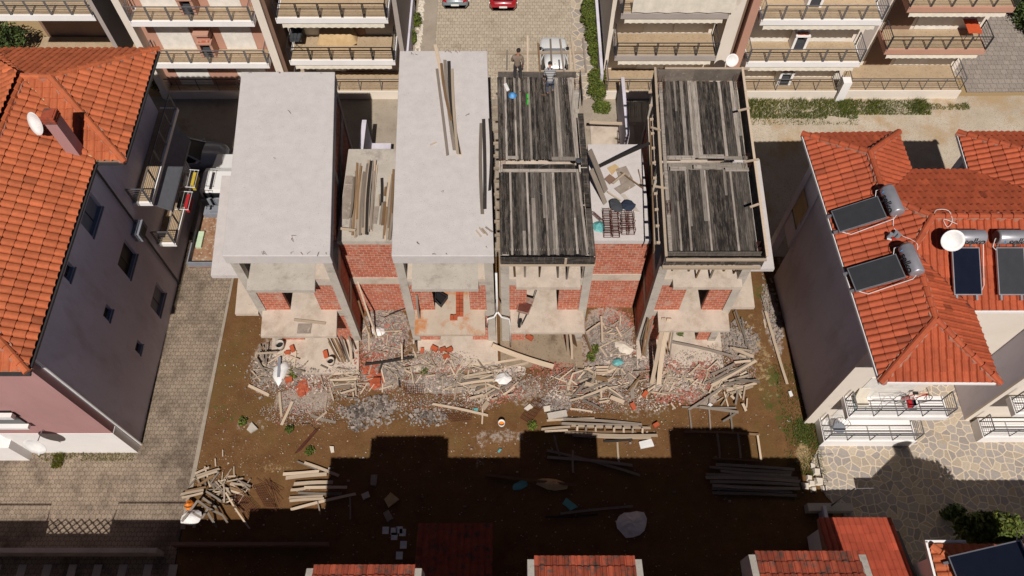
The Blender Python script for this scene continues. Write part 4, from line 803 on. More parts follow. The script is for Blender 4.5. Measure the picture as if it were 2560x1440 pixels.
# cloth hung over the upper railing right of the lane
b = MB(); 
for i in range(24):
    x = 6.5+i*.23; a = .03*math.sin(i*1.3); c = .03*math.sin((i+1)*1.3); b.hexa([(x,34.28+a,6.75),(x+.23,34.28+c,6.75),(x+.23,34.3+c,6.75),(x,34.3+a,6.75),(x,34.36+a*.3,7.56),(x+.23,34.36+c*.3,7.56),(x+.23,34.46,7.6),(x,34.46,7.6)])
tag(b.build('draped_cloth', M['awning']), 'long cream cloth draped over the topmost balcony railing right of the lane', 'cloth')
# things on the balconies
q = P(845,100,3.5); b = MB(); n = 10
vs = []; r = random.Random(3)
for j in range(7):
    for i in range(n+1):
        x = -1.15+2.3*i/n; y = -.45+.9*j/6; e = min(1, min(1.15-abs(x), .45-abs(y))*6); vs.append((q.x+x*(1-.04*e), q.y+y, q.z+.02+e*(.78+.1*noise.noise((x*2,y*3,1)))+(.15 if j > 3 else 0)*e))
b.add(vs, [(j*(n+1)+i, j*(n+1)+i+1, (j+1)*(n+1)+i+1, (j+1)*(n+1)+i) for j in range(6) for i in range(n)])
tag(b.build('covered_sofa', M['cover'], smooth=True), 'sofa under a crumpled tan cover on the balcony left of the lane', 'sofa')
q = P(750,112,3.5); t = thing('clothes_rack', q, 'dark folding clothes rack hung with cloths on the balcony left of the lane', 'clothes rack')
b = MB(); [b.tube([q+Vector((x,-.6,1.0)), q+Vector((x,.6,1.0))], .01, 4) for x in (-.3,-.1,.1,.3)]; [b.tube([q+Vector((sx*.35,sy*.55,0)), q+Vector((-sx*.35,sy*.55,1.0))], .012, 4) for sx in (-1,1) for sy in (-1,1)]; b.build('frame', M['blackm'], t)
MB().box(q.x-.33,q.x+.33,q.y-.5,q.y+.45,q.z+.7,q.z+.98).build('cloths', M['charcoal'], t)
q = P(2415,85,3.5); t = thing('table', q, 'orange table on the rightmost balcony of the cream apartments', 'table')
MB().box(q.x-.4,q.x+.4,q.y-.7,q.y+.7,q.z+.7,q.z+.74).build('tabletop', M['orangetop'], t)
for sx in (-.35,.35):
    for sy in (-.6,.6): MB().tube([q+Vector((sx,sy,0)), q+Vector((sx,sy,.7))], .02, 5).build('leg', M['metal'], t)
dish('white satellite dish on the corner pier of the cream apartments', P(1829,150,4.6), (.1,-.8,.55), .36, P(1838,160,4.2)+Vector((0,.35,0)))
def laundry():
    for (lab, px, py, m1, m2) in (('white laundry rack with yellow cloth hanging outside the lower side balcony', 478,450,'yellow','whitepl'), ('white laundry rack with red cloth hanging outside the lower side balcony', 462,505,'red','charcoal')):
        q = P(px, py, 4.0); t = thing('laundry_rack', q, lab, 'laundry rack'); b = MB()
        for k in range(4): b.tube([q+Vector((-.3+.2*k,-.55,.1)), q+Vector((-.3+.2*k,.55,.1))], .012, 4)
        for y in (-.55,.55): b.tube([q+Vector((-.6,y,.0)), q+Vector((-.2,y,.16)), q+Vector((.34,y,.1))], .018, 5)
        b.build('frame', M['whitepl'], t); MB().box(q.x-.32,q.x-.25,q.y-.35,q.y+.25,q.z-.3,q.z+.1).build('hanging_cloth', M[m2], t); MB().box(q.x+.08,q.x+.24,q.y-.4,q.y+.4,q.z-.35,q.z+.13).build('hanging_cloth', M[m1], t)
laundry()

# ------------------------------------------------------------------ row houses in front: three stair heads with tiled lids poke into the frame
def row_house():
    t = thing('row_house', (2, -2, 0), 'row house in shade at the bottom edge with three tiled stair heads on its roof', 'house')
    MB().box(-8.5,13.8,-9,4.0,0,9.1).build('wall', M['cream'], t)
    tile_plane('roof', (-8.5,4.4,9.3), (13.8,4.4,9.3), (0,-1), .3, [[(-8.5,4.4),(13.8,4.4),(13.8,1.2),(-8.5,1.2)]], M['tile3'], t, seed=60)
    MB().hexa([(-8.5,.9,9.1),(13.8,.9,9.1),(13.8,4.36,9.1),(-8.5,4.36,9.1),(-8.5,.9,10.2),(13.8,.9,10.2),(13.8,4.36,9.22),(-8.5,4.36,9.22)]).build('roof_deck', M['cream'], t)
    for n, (xa, xb, sk, yy) in enumerate(((-6.65,-2.92,0,4.92),(.5,4.22,0,5.2),(7.72,11.55,0,5.35))):
        d = MB().box(xa+.05,xb-.05,1.6,yy-.3,9.0,9.85).build('stair_head', M['cream'], t)
        tile_plane('roof', (xa+.2,yy,10.0), (xb-.2,yy,10.0), (0,-1), .3, [[(xa+.22,yy),(xb-.22,yy),(xb-.22,1.5),(xa+.22,1.5)]], M['tile3'], d, roll=.2, course=.42, seed=61+n, style='bar', amp=.05, tr=(.6,1.3))
        MB().hexa([(xa+.2,1.5,9.8),(xb-.2,1.5,9.8),(xb-.2,yy-.04,9.8),(xa+.2,yy-.04,9.8),(xa+.2,1.5,10.95),(xb-.2,1.5,10.95),(xb-.2,yy-.04,9.93),(xa+.2,yy-.04,9.93)]).build('roof_deck', M['mortarcap'], d)
        for xx in (xa, xb-.24): MB().hexa([(xx,1.4,9.0),(xx+.24,1.4,9.0),(xx+.24,yy-.12,9.0),(xx,yy-.12,9.0),(xx,1.4,11.1),(xx+.24,1.4,11.1),(xx+.24,yy-.12,10.08),(xx,yy-.12,10.08)]).build('parapet', M['conc'], d)
    MB().box(-12,-8.45,-9,4.6,0,6.0).build('wall', M['cream'], t)
    # lean-to tiled roof in the shade
    tile_plane('roof', (-4.0,8.0,2.4), (-.8,8.0,2.4), (0,-1), .25, [[(-4.0,8.0),(-.8,8.0),(-.8,4.2),(-4.0,4.2)]], M['tile3'], t, seed=70)
    MB().box(-3.9,-.9,4.05,7.7,0,2.3).build('outhouse', M['rwall'], t)
    return t
row_house()
t = thing('terrace_house', (-22, -1, 0), 'low flat-roofed house in deep shade at the bottom left corner', 'house')
MB().box(-40,-21.1,-9,4.6,0,5.3).box(-18.2,-11.95,-9,4.6,0,5.35).box(-21.1,-18.2,-9,4.6,0,4.55).build('wall', M['cream'], t)
b = MB(); b.tube([(-40,4.6,6.25),(-21.2,4.6,6.25),(-21.2,4.6,5.3)], .035, 6).tube([(-12.1,4.6,6.35),(-18.1,4.6,6.35),(-18.2,4.6,5.35)], .035, 6); b.build('railing', M['metal'], t)
b = MB()
for k in range(9):
    x = -21.1+k*.36
    for a, c in ((x, x+.4), (x+.4, x)): b.bar((max(-21.1,min(-18.2,a)),4.55,4.55),(max(-21.1,min(-18.2,c)),4.55,5.0),.05,.03,up=(0,1,0)).bar((max(-21.1,min(-18.2,a)),4.55,5.45),(max(-21.1,min(-18.2,c)),4.55,5.0),.05,.03,up=(0,1,0))
b.build('lattice', M['grey'], t)
# annex with the glazed red roof, and the low corner house with a tilted heater on top
def onz(px, py, z): p = P(px, py, z); return (p.x, p.y)
t = thing('annex', (14.4, 7, 0), 'small annex with bright red glazed tile roof, right of the three stair heads', 'annex')
a0, a1 = onz(2045,1297,2.4), onz(2226,1294,2.4); a0 = (a0[0], a1[1])
MB().box(a0[0]+.25,a1[0]-.25,4.6,a0[1]-.3,0,2.3).build('wall', M['white'], t)
tile_plane('roof', (a0[0],a0[1],2.4), (a1[0],a1[1],2.4), (0,-1), .3, [[a0,a1,(a1[0]+.0,4.4),(a0[0]+.0,4.4)]], M['tile4'], t, roll=.25, course=.4, seed=80, amp=.04, step=.014)
MB().hexa([(a0[0],4.4,2.2),(a1[0],4.4,2.2),(a1[0],a1[1]-.05,2.2),(a0[0],a0[1]-.05,2.2),(a0[0],4.4,3.5),(a1[0],4.4,3.5),(a1[0],a1[1]-.05,2.36),(a0[0],a0[1]-.05,2.36)]).build('roof_deck', M['mortarcap'], t)
MB().bar((a1[0]+.12,a1[1]-.6,2.45),(a1[0]+.12,4.5,3.5),.12,.12).build('gutter', M['metal'], t)
t = thing('corner_house', (19.5, 3, 0), 'low white-edged house with orange tile roof in the bottom right corner', 'house')
c0 = onz(2320,1360,5.1); X0, Y1 = c0
MB().box(X0+.35,26,-2,Y1-.35,0,5.0).build('wall', M['white'], t)
tile_plane('roof', (X0,1.0,5.1), (X0,Y1,5.1), (1,0), .36, [[(X0,1.0),(X0,Y1),(X0+2.6,Y1-2.6),(X0+2.6,1.0)]], M['tile'], t, roll=.33, course=.46, amp=.07, seed=81)
tile_plane('roof', (26,Y1,5.1), (X0,Y1,5.1), (0,-1), .36, [[(26,Y1),(X0,Y1),(X0+2.6,Y1-2.6),(26,Y1-2.6)]], M['tile'], t, roll=.33, course=.46, seed=82)
roofbody(t, 'roof_deck', [[(X0,1.0,5.1),(X0,Y1,5.1),(X0+2.6,Y1-2.6,6.03),(X0+2.6,1.0,6.03)],[(26,Y1,5.1),(X0,Y1,5.1),(X0+2.6,Y1-2.6,6.03),(26,Y1-2.6,6.03)]], M['brownr'])
b = MB(); ridge(b, (X0+.08,Y1-.08,5.15), (X0+2.6,Y1-2.6,6.08), .13, .4, 5); b.build('ridge_cap', M['tile'], t)
b = MB(); b.bar((X0-.05,1,5.05),(X0-.05,Y1+.1,5.05),.09,.14).bar((X0-.09,Y1+.1,5.05),(X0+1.5,Y1+.1,5.05),.09,.14); b.build('gutter', M['white'], t)
heater('large dark blue solar heater cut by the bottom right corner', (18.85, 5.6, 7.0), (1,.14), .85, 'collector', 1.35)
tag(MB().box(21.6,40,7.7,7.9,0,1.9).build('garden_wall', M['rwall']), 'shaded garden wall at the right edge behind the bottom right tree', 'wall')
# low walls and slabs in the dark yard
tag(MB().box(-32,-15.6,7.1,7.3,0,.9).build('garden_wall', M['conc']), 'low concrete garden wall in deep shade at the bottom left', 'wall')
tag(MB().box(-15.2,-8.2,7.5,7.65,0,.45).build('garden_wall', M['brownr']), 'dark low wall running right of the pale garden wall at the bottom', 'wall')
for k in range(9): tag(MB().box(-24.2+k*1.12,-23.85+k*1.12,6.0,6.75,0,.06).build('stepping_slab', M['conc']), f'pale stepping slab in the dark yard, {ordn(k)} from the left', 'paving slab', 'stepping slabs in the dark yard')
# ------------------------------------------------------------------ vehicles
def paint(name, c): 
    m, t, b = new(name, .3, .0, .5); b.inputs['Base Color'].default_value = c4(c); b.inputs['Coat Weight'].default_value = .6; b.inputs['Coat Roughness'].default_value = .06; return m
PW, PG, PR, PB = paint('white_paintwork', (.72,.71,.69)), paint('silver_grey_paintwork', (.17,.2,.22)), paint('red_paintwork', (.30,.012,.02)), paint('blue_grey_paintwork', (.2,.22,.26))
def loft(b, secs):
    n = len(secs[0]); vs = [p for s in secs for p in s]; fs = []
    for i in range(len(secs)-1):
        for k in range(n-1): fs.append((i*n+k, i*n+k+1, (i+1)*n+k+1, (i+1)*n+k))
    fs += [tuple(range(n))[::-1], tuple((len(secs)-1)*n+k for k in range(n))]; b.add(vs, fs)
def car(label, x, y, rot, pm, L=4.0, W=1.72, rear_up=True):
    """local +y is the nose; x, y is the middle of the car"""
    t = thing('parked_car', (x, y, .03), label, 'car', 'parked cars'); cs, sn = math.cos(rot), math.sin(rot)
    xf = lambda p: (x+p[0]*cs-p[1]*sn, y+p[0]*sn+p[1]*cs, p[2]+.03); h = L/2; w = W/2
    def sec(yy, ww, zb, zt, cr=.03):
        pts = [(-ww*.9,zb),(-ww,zb+.14),(-ww*1.0,zt-.25),(-ww*.96,zt-.06),(-ww*.8,zt),(0,zt+cr),(ww*.8,zt),(ww*.96,zt-.06),(ww*1.0,zt-.25),(ww,zb+.14),(ww*.9,zb)]
        return [(a,yy,c) for a, c in pts]
    b = MB(xf); loft(b, [sec(-h,w*.74,.42,.66),sec(-h+.06,w*.86,.32,.8),sec(-h+.25,w*.96,.24,.9),sec(-h+.9,w,.22,.95),sec(0,w,.22,.93),sec(h-1.2,w,.22,.9),sec(h-.55,w*.97,.24,.82),sec(h-.2,w*.86,.28,.7),sec(h-.04,w*.66,.36,.56)])
    b.build('body', pm, t, True)
    # glasshouse and roof
    g = MB(xf)
    def gs(yy, wb, zz, wt=None): return [(-wb,yy,zz),(wb,yy,zz)]
    lo = [(-h+.22,w*.78,.9),(-h+.7,w*.9,.93),(.2,w*.9,.92),(h-1.35,w*.78,.9)]
    up = [(-h+.55,w*.6,1.38),(-h+.95,w*.68,1.45),(.0,w*.7,1.47),(h-2.0,w*.64,1.4)]
    vs = [(-a,yy,zz) for yy,a,zz in lo]+[(-a,yy,zz) for yy,a,zz in up]+[(a,yy,zz) for yy,a,zz in up]+[(a,yy,zz) for yy,a,zz in lo]
    fs = [(r*4+i, r*4+i+1, (r+1)*4+i+1, (r+1)*4+i) for r in range(3) for i in range(3)]+[(0,4,8,12),(3,15,11,7)]
    g.add(vs, fs); g.build('window', M['glass'], t)
    r = MB(xf); ro = [(-h+.5,w*.63,1.40),(-h+.95,w*.71,1.475),(.0,w*.73,1.495),(h-2.05,w*.67,1.42)]
    loft(r, [[(-a,yy,zz-.05),(-a,yy,zz),(-a*.6,yy,zz+.03),(a*.6,yy,zz+.03),(a,yy,zz),(a,yy,zz-.05)] for yy,a,zz in ro]); r.build('roof', pm, t, True)
    for s in (-1,1):
        for pa, pb, ww in (((s*w*.64,h-2.05,1.42),(s*w*.82,h-1.3,.9),.09), ((s*w*.7,-.35,1.47),(s*w*.93,-.35,.92),.08), ((s*w*.62,-h+.5,1.39),(s*w*.8,-h+.18,.88),.12)): MB(xf).bar(pa, pb, ww, .05).build('pillar', pm, t)
    for s in (-1,1):
        for yy in (-h+.75, h-.85):
            c = Vector(xf((s*(w-.09),yy,.28))); ax = Vector((cs,sn,0))*.1
            o = MB().tube([c-ax,c+ax],.3,18).build('wheel', M['tyre'], t); MB().tube([c+ax*s*.9,c+ax*s*1.1],.19,12).build('rim', M['rim'], o)
        MB(xf).box(s*w*.96-.09,s*w*.96+.09,h-1.55,h-1.4,.93,1.05).build('mirror', pm if pm is not PW else M['blackm'], t)
        b = MB(xf); b.hexa([(s*w*.62,-h+.02,.68),(s*w*.9,-h+.16,.68),(s*w*.92,-h+.3,.72),(s*w*.6,-h+.1,.72),(s*w*.62,-h-.0,.84),(s*w*.9,-h+.12,.84),(s*w*.92,-h+.26,.88),(s*w*.6,-h+.08,.88)]); b.build('tail_light', M['lampred'], t)
        b = MB(xf); b.box(min(s*w*.48,s*w*.74),max(s*w*.48,s*w*.74),h-.4,h-.18,.55,.69); b.build('headlight', M['lampw'], t)
    MB(xf).box(-.26,.26,-h-.03,-h+.04,.52,.64).build('number_plate', M['plate'], t)
    MB(xf).tube([(0,-h+.8,1.5),(0,-h+.7,1.58)],.02,5).build('antenna', M['blackm'], t)
    return t
car('white hatchback parked under the timber platform joists', 2.62, 37.0, 0, PW, 4.1, 1.78)
car('silver grey car cut by the top edge, left of the red one', -3.75, 44.05, 0, PG, 4.2, 1.76)
car('red car cut by the top edge, with white number plate', -.58, 43.85, 0, PR, 4.2, 1.8)
car('blue grey car in the shaded lane beside the pink house', -18.55, 29.4, -math.pi/2, PB, 4.2, 1.8)
def truck():
    x, y = -16.15, 24.4; t = thing('flatbed_truck', (x, y, 0), 'white flatbed truck with a rusty brown load bed beside the leftmost unfinished house', 'truck')
    xa, xb = x-.95, x+.95
    b = MB(); pr = lambda yy, z0, z1, w: [(x-w,yy,z0),(x-w,yy,z1-.1),(x-w*.9,yy,z1),(x+w*.9,yy,z1),(x+w,yy,z1-.1),(x+w,yy,z0)]
    loft(b, [pr(25.9,.5,1.75,.86), pr(26.0,.5,1.95,.88), pr(27.2,.5,1.98,.88), pr(27.5,.5,1.85,.88), pr(28.1,.5,1.15,.88), pr(29.2,.5,.98,.84)]); b.build('cab', PW, t, False)
    MB().box(x-.72,x+.72,25.86,25.9,1.35,1.75).build('rear_window', M['glass'], t); MB().box(x-.9,x-.882,26.3,27.4,1.25,1.75).build('window', M['glass'], t)
    MB().box(x-1.1,x-.9,27.5,27.65,1.2,1.4).build('mirror', M['blackm'], t)
    MB().box(xa,xb,21.75,25.75,.7,.82).build('load_bed', M['soilbed'], t)
    for a in ((xa,xa+.06,21.75,25.75,.823,1.25),(xb-.06,xb,21.75,25.75,.823,1.25),(xa+.063,xb-.063,21.75,21.81,.823,1.25),(xa+.063,xb-.063,25.69,25.75,.823,1.45)): MB().box(*a).build('side_board', M['greyawn'], t)
    for xx in (xa+.12, xb-.12):
        for yy in (22.6,27.9): MB().tube([(xx-.12,yy,.36),(xx+.12,yy,.36)],.36,16).build('wheel', M['tyre'], t)
M['soilbed'] = noisy('rusty_bed', (.36,.22,.13), (.22,.1,.05), 2.5, speck=(.42,.36,.3), sscale=7, sth=(.55,.65)); truck()
t = MB(); t.box(-16.85,-15.6,24.9,25.5,.83,1.15); t.box(-16.5,-15.8,25.0,25.4,1.15,1.3); tag(t.build('tool_crate', M['greyawn']), 'grey tool crate at the cab end of the truck bed', 'crate')
tag(MB().box(-16.95,-16.65,22.9,23.9,.83,1.0).build('foam_slab', plain('pale_green_foam', (.5,.62,.42), .8)), 'pale green foam slab on the rusty truck bed', 'slab')

# ------------------------------------------------------------------ people
def skin(name, pts, edges, mat, parent, sub=2, faces=None):
    """one continuous surface grown on a jointed skeleton; pts = {name: (x,y,z,rx,ry)}"""
    ks = list(pts); off = WL[parent]; me = bpy.data.meshes.new(name); me.from_pydata([Vector(pts[k][:3])-off for k in ks], [(ks.index(a), ks.index(b)) for a, b in edges], [])
    o = bpy.data.objects.new(name, me); COL.objects.link(o)
    m = o.modifiers.new('skin', 'SKIN'); m.use_smooth_shade = True; s = o.modifiers.new('sub', 'SUBSURF'); s.levels = s.render_levels = sub
    for i, k in enumerate(ks):
        v = me.skin_vertices[0].data[i]; p = pts[k]; v.radius = (p[3], p[4] if len(p) > 4 else p[3]); v.use_root = (i == 0)
    bpy.context.view_layer.update(); dg = bpy.context.evaluated_depsgraph_get(); nm = bpy.data.meshes.new_from_object(o.evaluated_get(dg)); bpy.data.objects.remove(o)
    nm.name = name; q = bpy.data.objects.new(name, nm); COL.objects.link(q); nm.materials.clear(); nm.materials.append(mat); nm.polygons.foreach_set('use_smooth', [True]*len(nm.polygons)); q.parent = parent; WL[q] = off; return q
SK = plain('skin', (.36,.17,.105), .6); HAIR = plain('dark_hair', (.02,.014,.011), .8)
def hand(pts, ed, root, w, d, side):
    """palm with four fingers and a thumb; d = pointing direction, side = lateral direction"""
    d = Vector(d).normalized(); sd = Vector(side).normalized(); w = Vector(w); pre = root+'h'
    pts[pre] = (*(w+d*.05), .038, .02); ed.append((root, pre))
    for i, (o, l) in enumerate(((-.03,.075),(-.01,.085),(.011,.08),(.031,.062))):
        a, c, e = w+d*.09+sd*o, w+d*(.09+l*.55)+sd*o*1.1-Vector((0,0,.008)), w+d*(.09+l)+sd*o*1.15-Vector((0,0,.025))
        for k, q in zip('abc', (a, c, e)): pts[f'{pre}{i}{k}'] = (*q, .009, .009)
        ed += [(pre, f'{pre}{i}a'), (f'{pre}{i}a', f'{pre}{i}b'), (f'{pre}{i}b', f'{pre}{i}c')]
    a, c = w+d*.045-sd*.05, w+d*.085-sd*.068; pts[pre+'t'] = (*a, .011, .011); pts[pre+'u'] = (*c, .009, .009); ed += [(pre, pre+'t'), (pre+'t', pre+'u')]
def add_person(label, J, shirt, trousers, shirtmat, trmat, bib=None):
    t = thing('person', (J['hip'][0], J['hip'][1], min(J['lf'][2], J['rf'][2])), label, 'person', None)
    v = lambda k: Vector(J[k]); pts = {}; ed = []
    sp = (v('hip')+v('chest'))/2; up = (v('head')-v('neck')).normalized(); fw = Vector(J['look']).normalized()
    A = lambda k, p, r, r2=None: pts.__setitem__(k, (*p, r, r2 or r))
    A('hip', v('hip'), .11, .08); A('sp', sp, .1, .08); A('chest', v('chest'), .11, .085); A('neck', v('neck'), .058); A('hb', v('neck')+up*.08, .066); A('hm', v('neck')+up*.15+fw*.01, .085, .095); A('ht', v('neck')+up*.235+fw*.01, .062, .07)
    A('nose', v('neck')+up*.135+fw*.118, .012)
    ed += [('hip','sp'),('sp','chest'),('chest','neck'),('neck','hb'),('hb','hm'),('hm','ht'),('hm','nose')]
    for s in 'lr':
        A(s+'sh', v(s+'sh'), .062); A(s+'el', v(s+'el'), .045); A(s+'wr', v(s+'wr'), .03); ed += [('chest',s+'sh'),(s+'sh',s+'el'),(s+'el',s+'wr')]
        d = (v(s+'wr')-v(s+'el')).normalized(); hand(pts, ed, s+'wr', v(s+'wr'), d, d.cross(fw) if s == 'l' else fw.cross(d))
        A(s+'hj', v(s+'hj'), .088); A(s+'kn', v(s+'kn'), .06); A(s+'an', v(s+'an'), .042); A(s+'f', v(s+'f'), .04, .03); ed += [('hip',s+'hj'),(s+'hj',s+'kn'),(s+'kn',s+'an'),(s+'an',s+'f')]
    side = up.cross(fw)
    for s, q in (('ea',1),('eb',-1)): A(s, v('neck')+up*.14+side*.098*q, .014); ed.append(('hm', s))
    skin('body', pts, ed, SK, t)
    q = {k: (*v2[:3], v2[3]+e, v2[4]+e) for k, v2, e in ((k, pts[k], {'hip':.05,'sp':.05,'chest':.07,'lsh':.03,'rsh':.03,'lel':.022,'rel':.022}[k]) for k in ('chest','hip','sp','lsh','lel','rsh','rel'))}
    for s in 'lr': w = v(s+'el')+(v(s+'wr')-v(s+'el'))*.93; q[s+'wr'] = (*w, .042, .042)
    q['neck'] = (*(v('chest')+(v('neck')-v('chest'))*.62), .085, .075)
    hd = (v('hip')-v('chest')).normalized(); q['hem'] = (*(v('hip')+hd*.08), .15, .115); so = skin('shirt', q, [('hip','hem'),('hip','sp'),('sp','chest'),('chest','neck'),('chest','lsh'),('lsh','lel'),('lel','lwr'),('chest','rsh'),('rsh','rel'),('rel','rwr')], shirtmat, t)
    q = {'hip': (*(v('hip')-hd*.06), .15, .115)}; e = []
    for s in 'lr':
        q[s+'hj'] = (*v(s+'hj'), .11, .11); q[s+'kn'] = (*v(s+'kn'), .083, .083); q[s+'an'] = (*v(s+'an'), .066, .066); e += [('hip',s+'hj'),(s+'hj',s+'kn'),(s+'kn',s+'an')]
    skin('trousers', q, e, trmat, t)
    for s in 'lr': skin('shoe', {'a': (*v(s+'an'), .055, .055), 'b': (*v(s+'f'), .05, .04)}, [('a','b')], M['blackm'], t)
    hb = bmesh.new(); bmesh.ops.create_uvsphere(hb, u_segments=14, v_segments=9, radius=1.0); hc = v('neck')+up*.185-fw*.022; q3 = (up-fw*.35).normalized(); e1 = side.normalized(); e2 = q3.cross(e1)
    for vv in hb.verts: c0 = vv.co.copy(); vv.co = hc+e1*c0.x*.102+e2*c0.y*.118+q3*(c0.z*.098)-WL[t]
    bmesh.ops.bisect_plane(hb, geom=hb.verts[:]+hb.edges[:]+hb.faces[:], plane_co=hc-WL[t]-q3*.045, plane_no=q3, clear_inner=True)
    hm2 = bpy.data.meshes.new('hair'); hb.to_mesh(hm2); hb.free(); place('hair', hm2, HAIR, t, WL[t], True)
    if bib:
        b = MB(); 
        for p, q2, ww in bib: b.bar(p, q2, ww, .02, up=(0,-.6,.8))
        b.build('overall_strap', M['denim'], t)
    return t
def stripes():
    m, t, b = new('striped_jersey', .9); v = vec(t, 'Object'); s = nd(t, 'ShaderNodeSeparateXYZ', Vector=v); a = nd(t, 'ShaderNodeMath', _operation='ADD'); t.links.new(s.outputs[1], a.inputs[0]); t.links.new(s.outputs[2], a.inputs[1])
    k = nd(t, 'ShaderNodeMath', _operation='MULTIPLY'); t.links.new(a.outputs[0], k.inputs[0]); k.inputs[1].default_value = 9.5; f = nd(t, 'ShaderNodeMath', _operation='FRACT'); t.links.new(k.outputs[0], f.inputs[0])
    t.links.new(mixc(t, ramp(t, f.outputs[0], .48, .52), (.035,.05,.085), (.5,.47,.43)), b.inputs['Base Color']); return m
M['denim'] = plain('navy_denim', (.022,.033,.10), .9); M['denim2'] = noisy('worn_denim', (.05,.06,.095), (.085,.085,.1), 6, tint=False)
p = P(1293,196,8.67); bx, by, bz = p.x, p.y-.05, 8.67
def J0(**k): return {a: (bx+v[0], by+v[1], bz+v[2]) if a != 'look' else v for a, v in k.items()}
add_person('worker in a taupe jumper and dark trousers standing at the rear edge of the deck', J0(lf=(-.12,.2,.04), rf=(.17,.16,.04), lan=(-.12,.02,.09), ran=(.16,-.02,.09), lkn=(-.1,.06,.5), rkn=(.15,.05,.5), lhj=(-.09,0,.9), rhj=(.1,0,.9), hip=(0,0,.98), chest=(0,.05,1.33), neck=(.03,.1,1.53), head=(.07,.18,1.75), lsh=(-.19,.04,1.4), rsh=(.2,.06,1.38), lel=(-.25,.1,1.12), rel=(.27,.02,1.1), lwr=(-.17,.25,.93), rwr=(.26,.1,.84), look=(.45,.8,-.35)), 0, 0, noisy('taupe_jumper', (.22,.165,.125), (.19,.14,.105), 3, tint=False), plain('dark_trousers', (.04,.036,.038), .9))
p = P(1374,218,8.67); bx, by, bz = p.x, p.y, 8.67
bibs = [((bx-.0,by+.12,bz+.66),(bx-.11,by+.52,bz+.80),.04),((bx+.0,by+.12,bz+.66),(bx+.11,by+.52,bz+.80),.04),((bx,by-.06,bz+.60),(bx,by+.18,bz+.68),.24)]
add_person('worker kneeling in a striped jersey and blue dungarees, bent over the deck edge', J0(lf=(-.1,-.62,.05), rf=(.13,-.42,.05), lan=(-.1,-.48,.1), ran=(.13,-.3,.1), lkn=(-.13,-.08,.1), rkn=(.16,.05,.1), lhj=(-.1,-.13,.45), rhj=(.1,-.1,.45), hip=(0,-.12,.5), chest=(0,.36,.66), neck=(.0,.56,.74), head=(0,.72,.85), lsh=(-.2,.4,.66), rsh=(.2,.4,.66), lel=(-.25,.42,.4), rel=(.25,.45,.38), lwr=(-.2,.55,.17), rwr=(.2,.6,.15), look=(0,.75,-.66)), 0, 0, stripes(), M['denim2'], bibs)

# ------------------------------------------------------------------ plants
def leaves(b, c, rad, n, size, seed, clump=0.35, tr=(.55,1.5), ground=None):
    r = random.Random(seed); cl = [Vector((r.gauss(0,.45),r.gauss(0,.45),r.gauss(0,.4))) for _ in range(14)]
    for _ in range(n):
        k = r.choice(cl); d = Vector((r.gauss(0,1),r.gauss(0,1),r.gauss(0,1))).normalized()
        p = k.normalized()*min(k.length, .75)+d*(r.random()**.5)*clump if r.random() < .6 else d*(r.uniform(.55,1.0))
        if noise.noise((p.x*2.2+seed, p.y*2.2, p.z*2.2)) < -.22: continue
        q = Vector((c[0]+p.x*rad[0], c[1]+p.y*rad[1], c[2]+p.z*rad[2]))
        if ground is not None and q.z < ground: q.z = ground+r.random()*.1
        a = Vector((r.gauss(0,1),r.gauss(0,1),r.gauss(0,.7))).normalized(); e = a.cross(Vector((r.gauss(0,1),r.gauss(0,1),r.gauss(0,1)))).normalized(); s = size*r.uniform(.6,1.3)
        tt = r.uniform(*tr); g = (tt*r.uniform(.9,1.25), tt, tt*r.uniform(.6,1.1))
        b.quad(q-a*s, q+e*s*.42, q+a*s, q-e*s*.42, g)
def shrub(label, c, rad, n, size, seed, leaf='leaf', group=None, name='shrub', cat='shrub', stem=.25):
    t = thing(name, (c[0], c[1], 0), label, cat, group)
    b = MB(); leaves(b, c, rad, n, size, seed, ground=WL[t].z+.03); b.build('crown', M[leaf], t)
    z0 = WL[t].z; b = MB(); r = random.Random(seed); b.tube([(c[0],c[1],z0),(c[0]+.03,c[1],c[2]-rad[2]*.2),(c[0],c[1]+.03,c[2]+rad[2]*.3)],[.05,.035,.01],5)
    for k in range(5): b.tube([(c[0],c[1],c[2]-rad[2]*.4),(c[0]+r.uniform(-.7,.7)*rad[0],c[1]+r.uniform(-.7,.7)*rad[1],c[2]+r.uniform(0,.6)*rad[2])],[.02,.006],4)
    b.build('trunk', M['bark'], t); return t
for i, (px, py, rx, ry, rz, where) in enumerate(((1473,18,.55,.7,.6,'at the top edge of the photo'), (1474,47,.6,.75,.65,'just below the topmost bush'), (1482,86,.55,.65,.6,'by the white car nose'), (1490,120,.5,.6,.5,'beside the white car roof'), (1492,192,.55,.55,.6,'beside the corner of the deck'), (1494,226,.6,.65,.6,'lowest of the row'))):
    p = P(px, py, .6); shrub('round bush on the right sidewalk, '+where, (p.x,p.y,.62), (rx,ry,rz), 3200, .075, 100+i, group='bushes along the right sidewalk')
for i, (px, py, rx, ry, rz, where) in enumerate(((1022,20,.4,.9,.4,'at the top edge of the photo'), (1034,50,.55,.6,.45,'the widest of the row'), (1026,92,.4,.7,.4,'just beyond the white roof corner'))):
    p = P(px, py, .4); shrub('leafy plant in the white pebble bed, '+where, (p.x,p.y,.42), (rx,ry,rz), 1500, .09, 120+i, group='plants in the pebble bed')
p = P(1495,150,.3); shrub('pale feathery grassy plant between the bushes', (p.x,p.y,.3), (.5,.6,.3), 1500, .09, 131)
p = P(1505,268,.3); shrub('yellow green weed bush at the corner of the shaded court', (p.x,p.y,.35), (.6,.5,.35), 1700, .08, 132)
p = P(2478,1322,4.3); shrub('spiky green tree at the bottom right by the crazy paving', (p.x,p.y,4.3), (1.55,.7,.9), 7000, .12, 133, 'leaf', None, 'tree', 'tree')
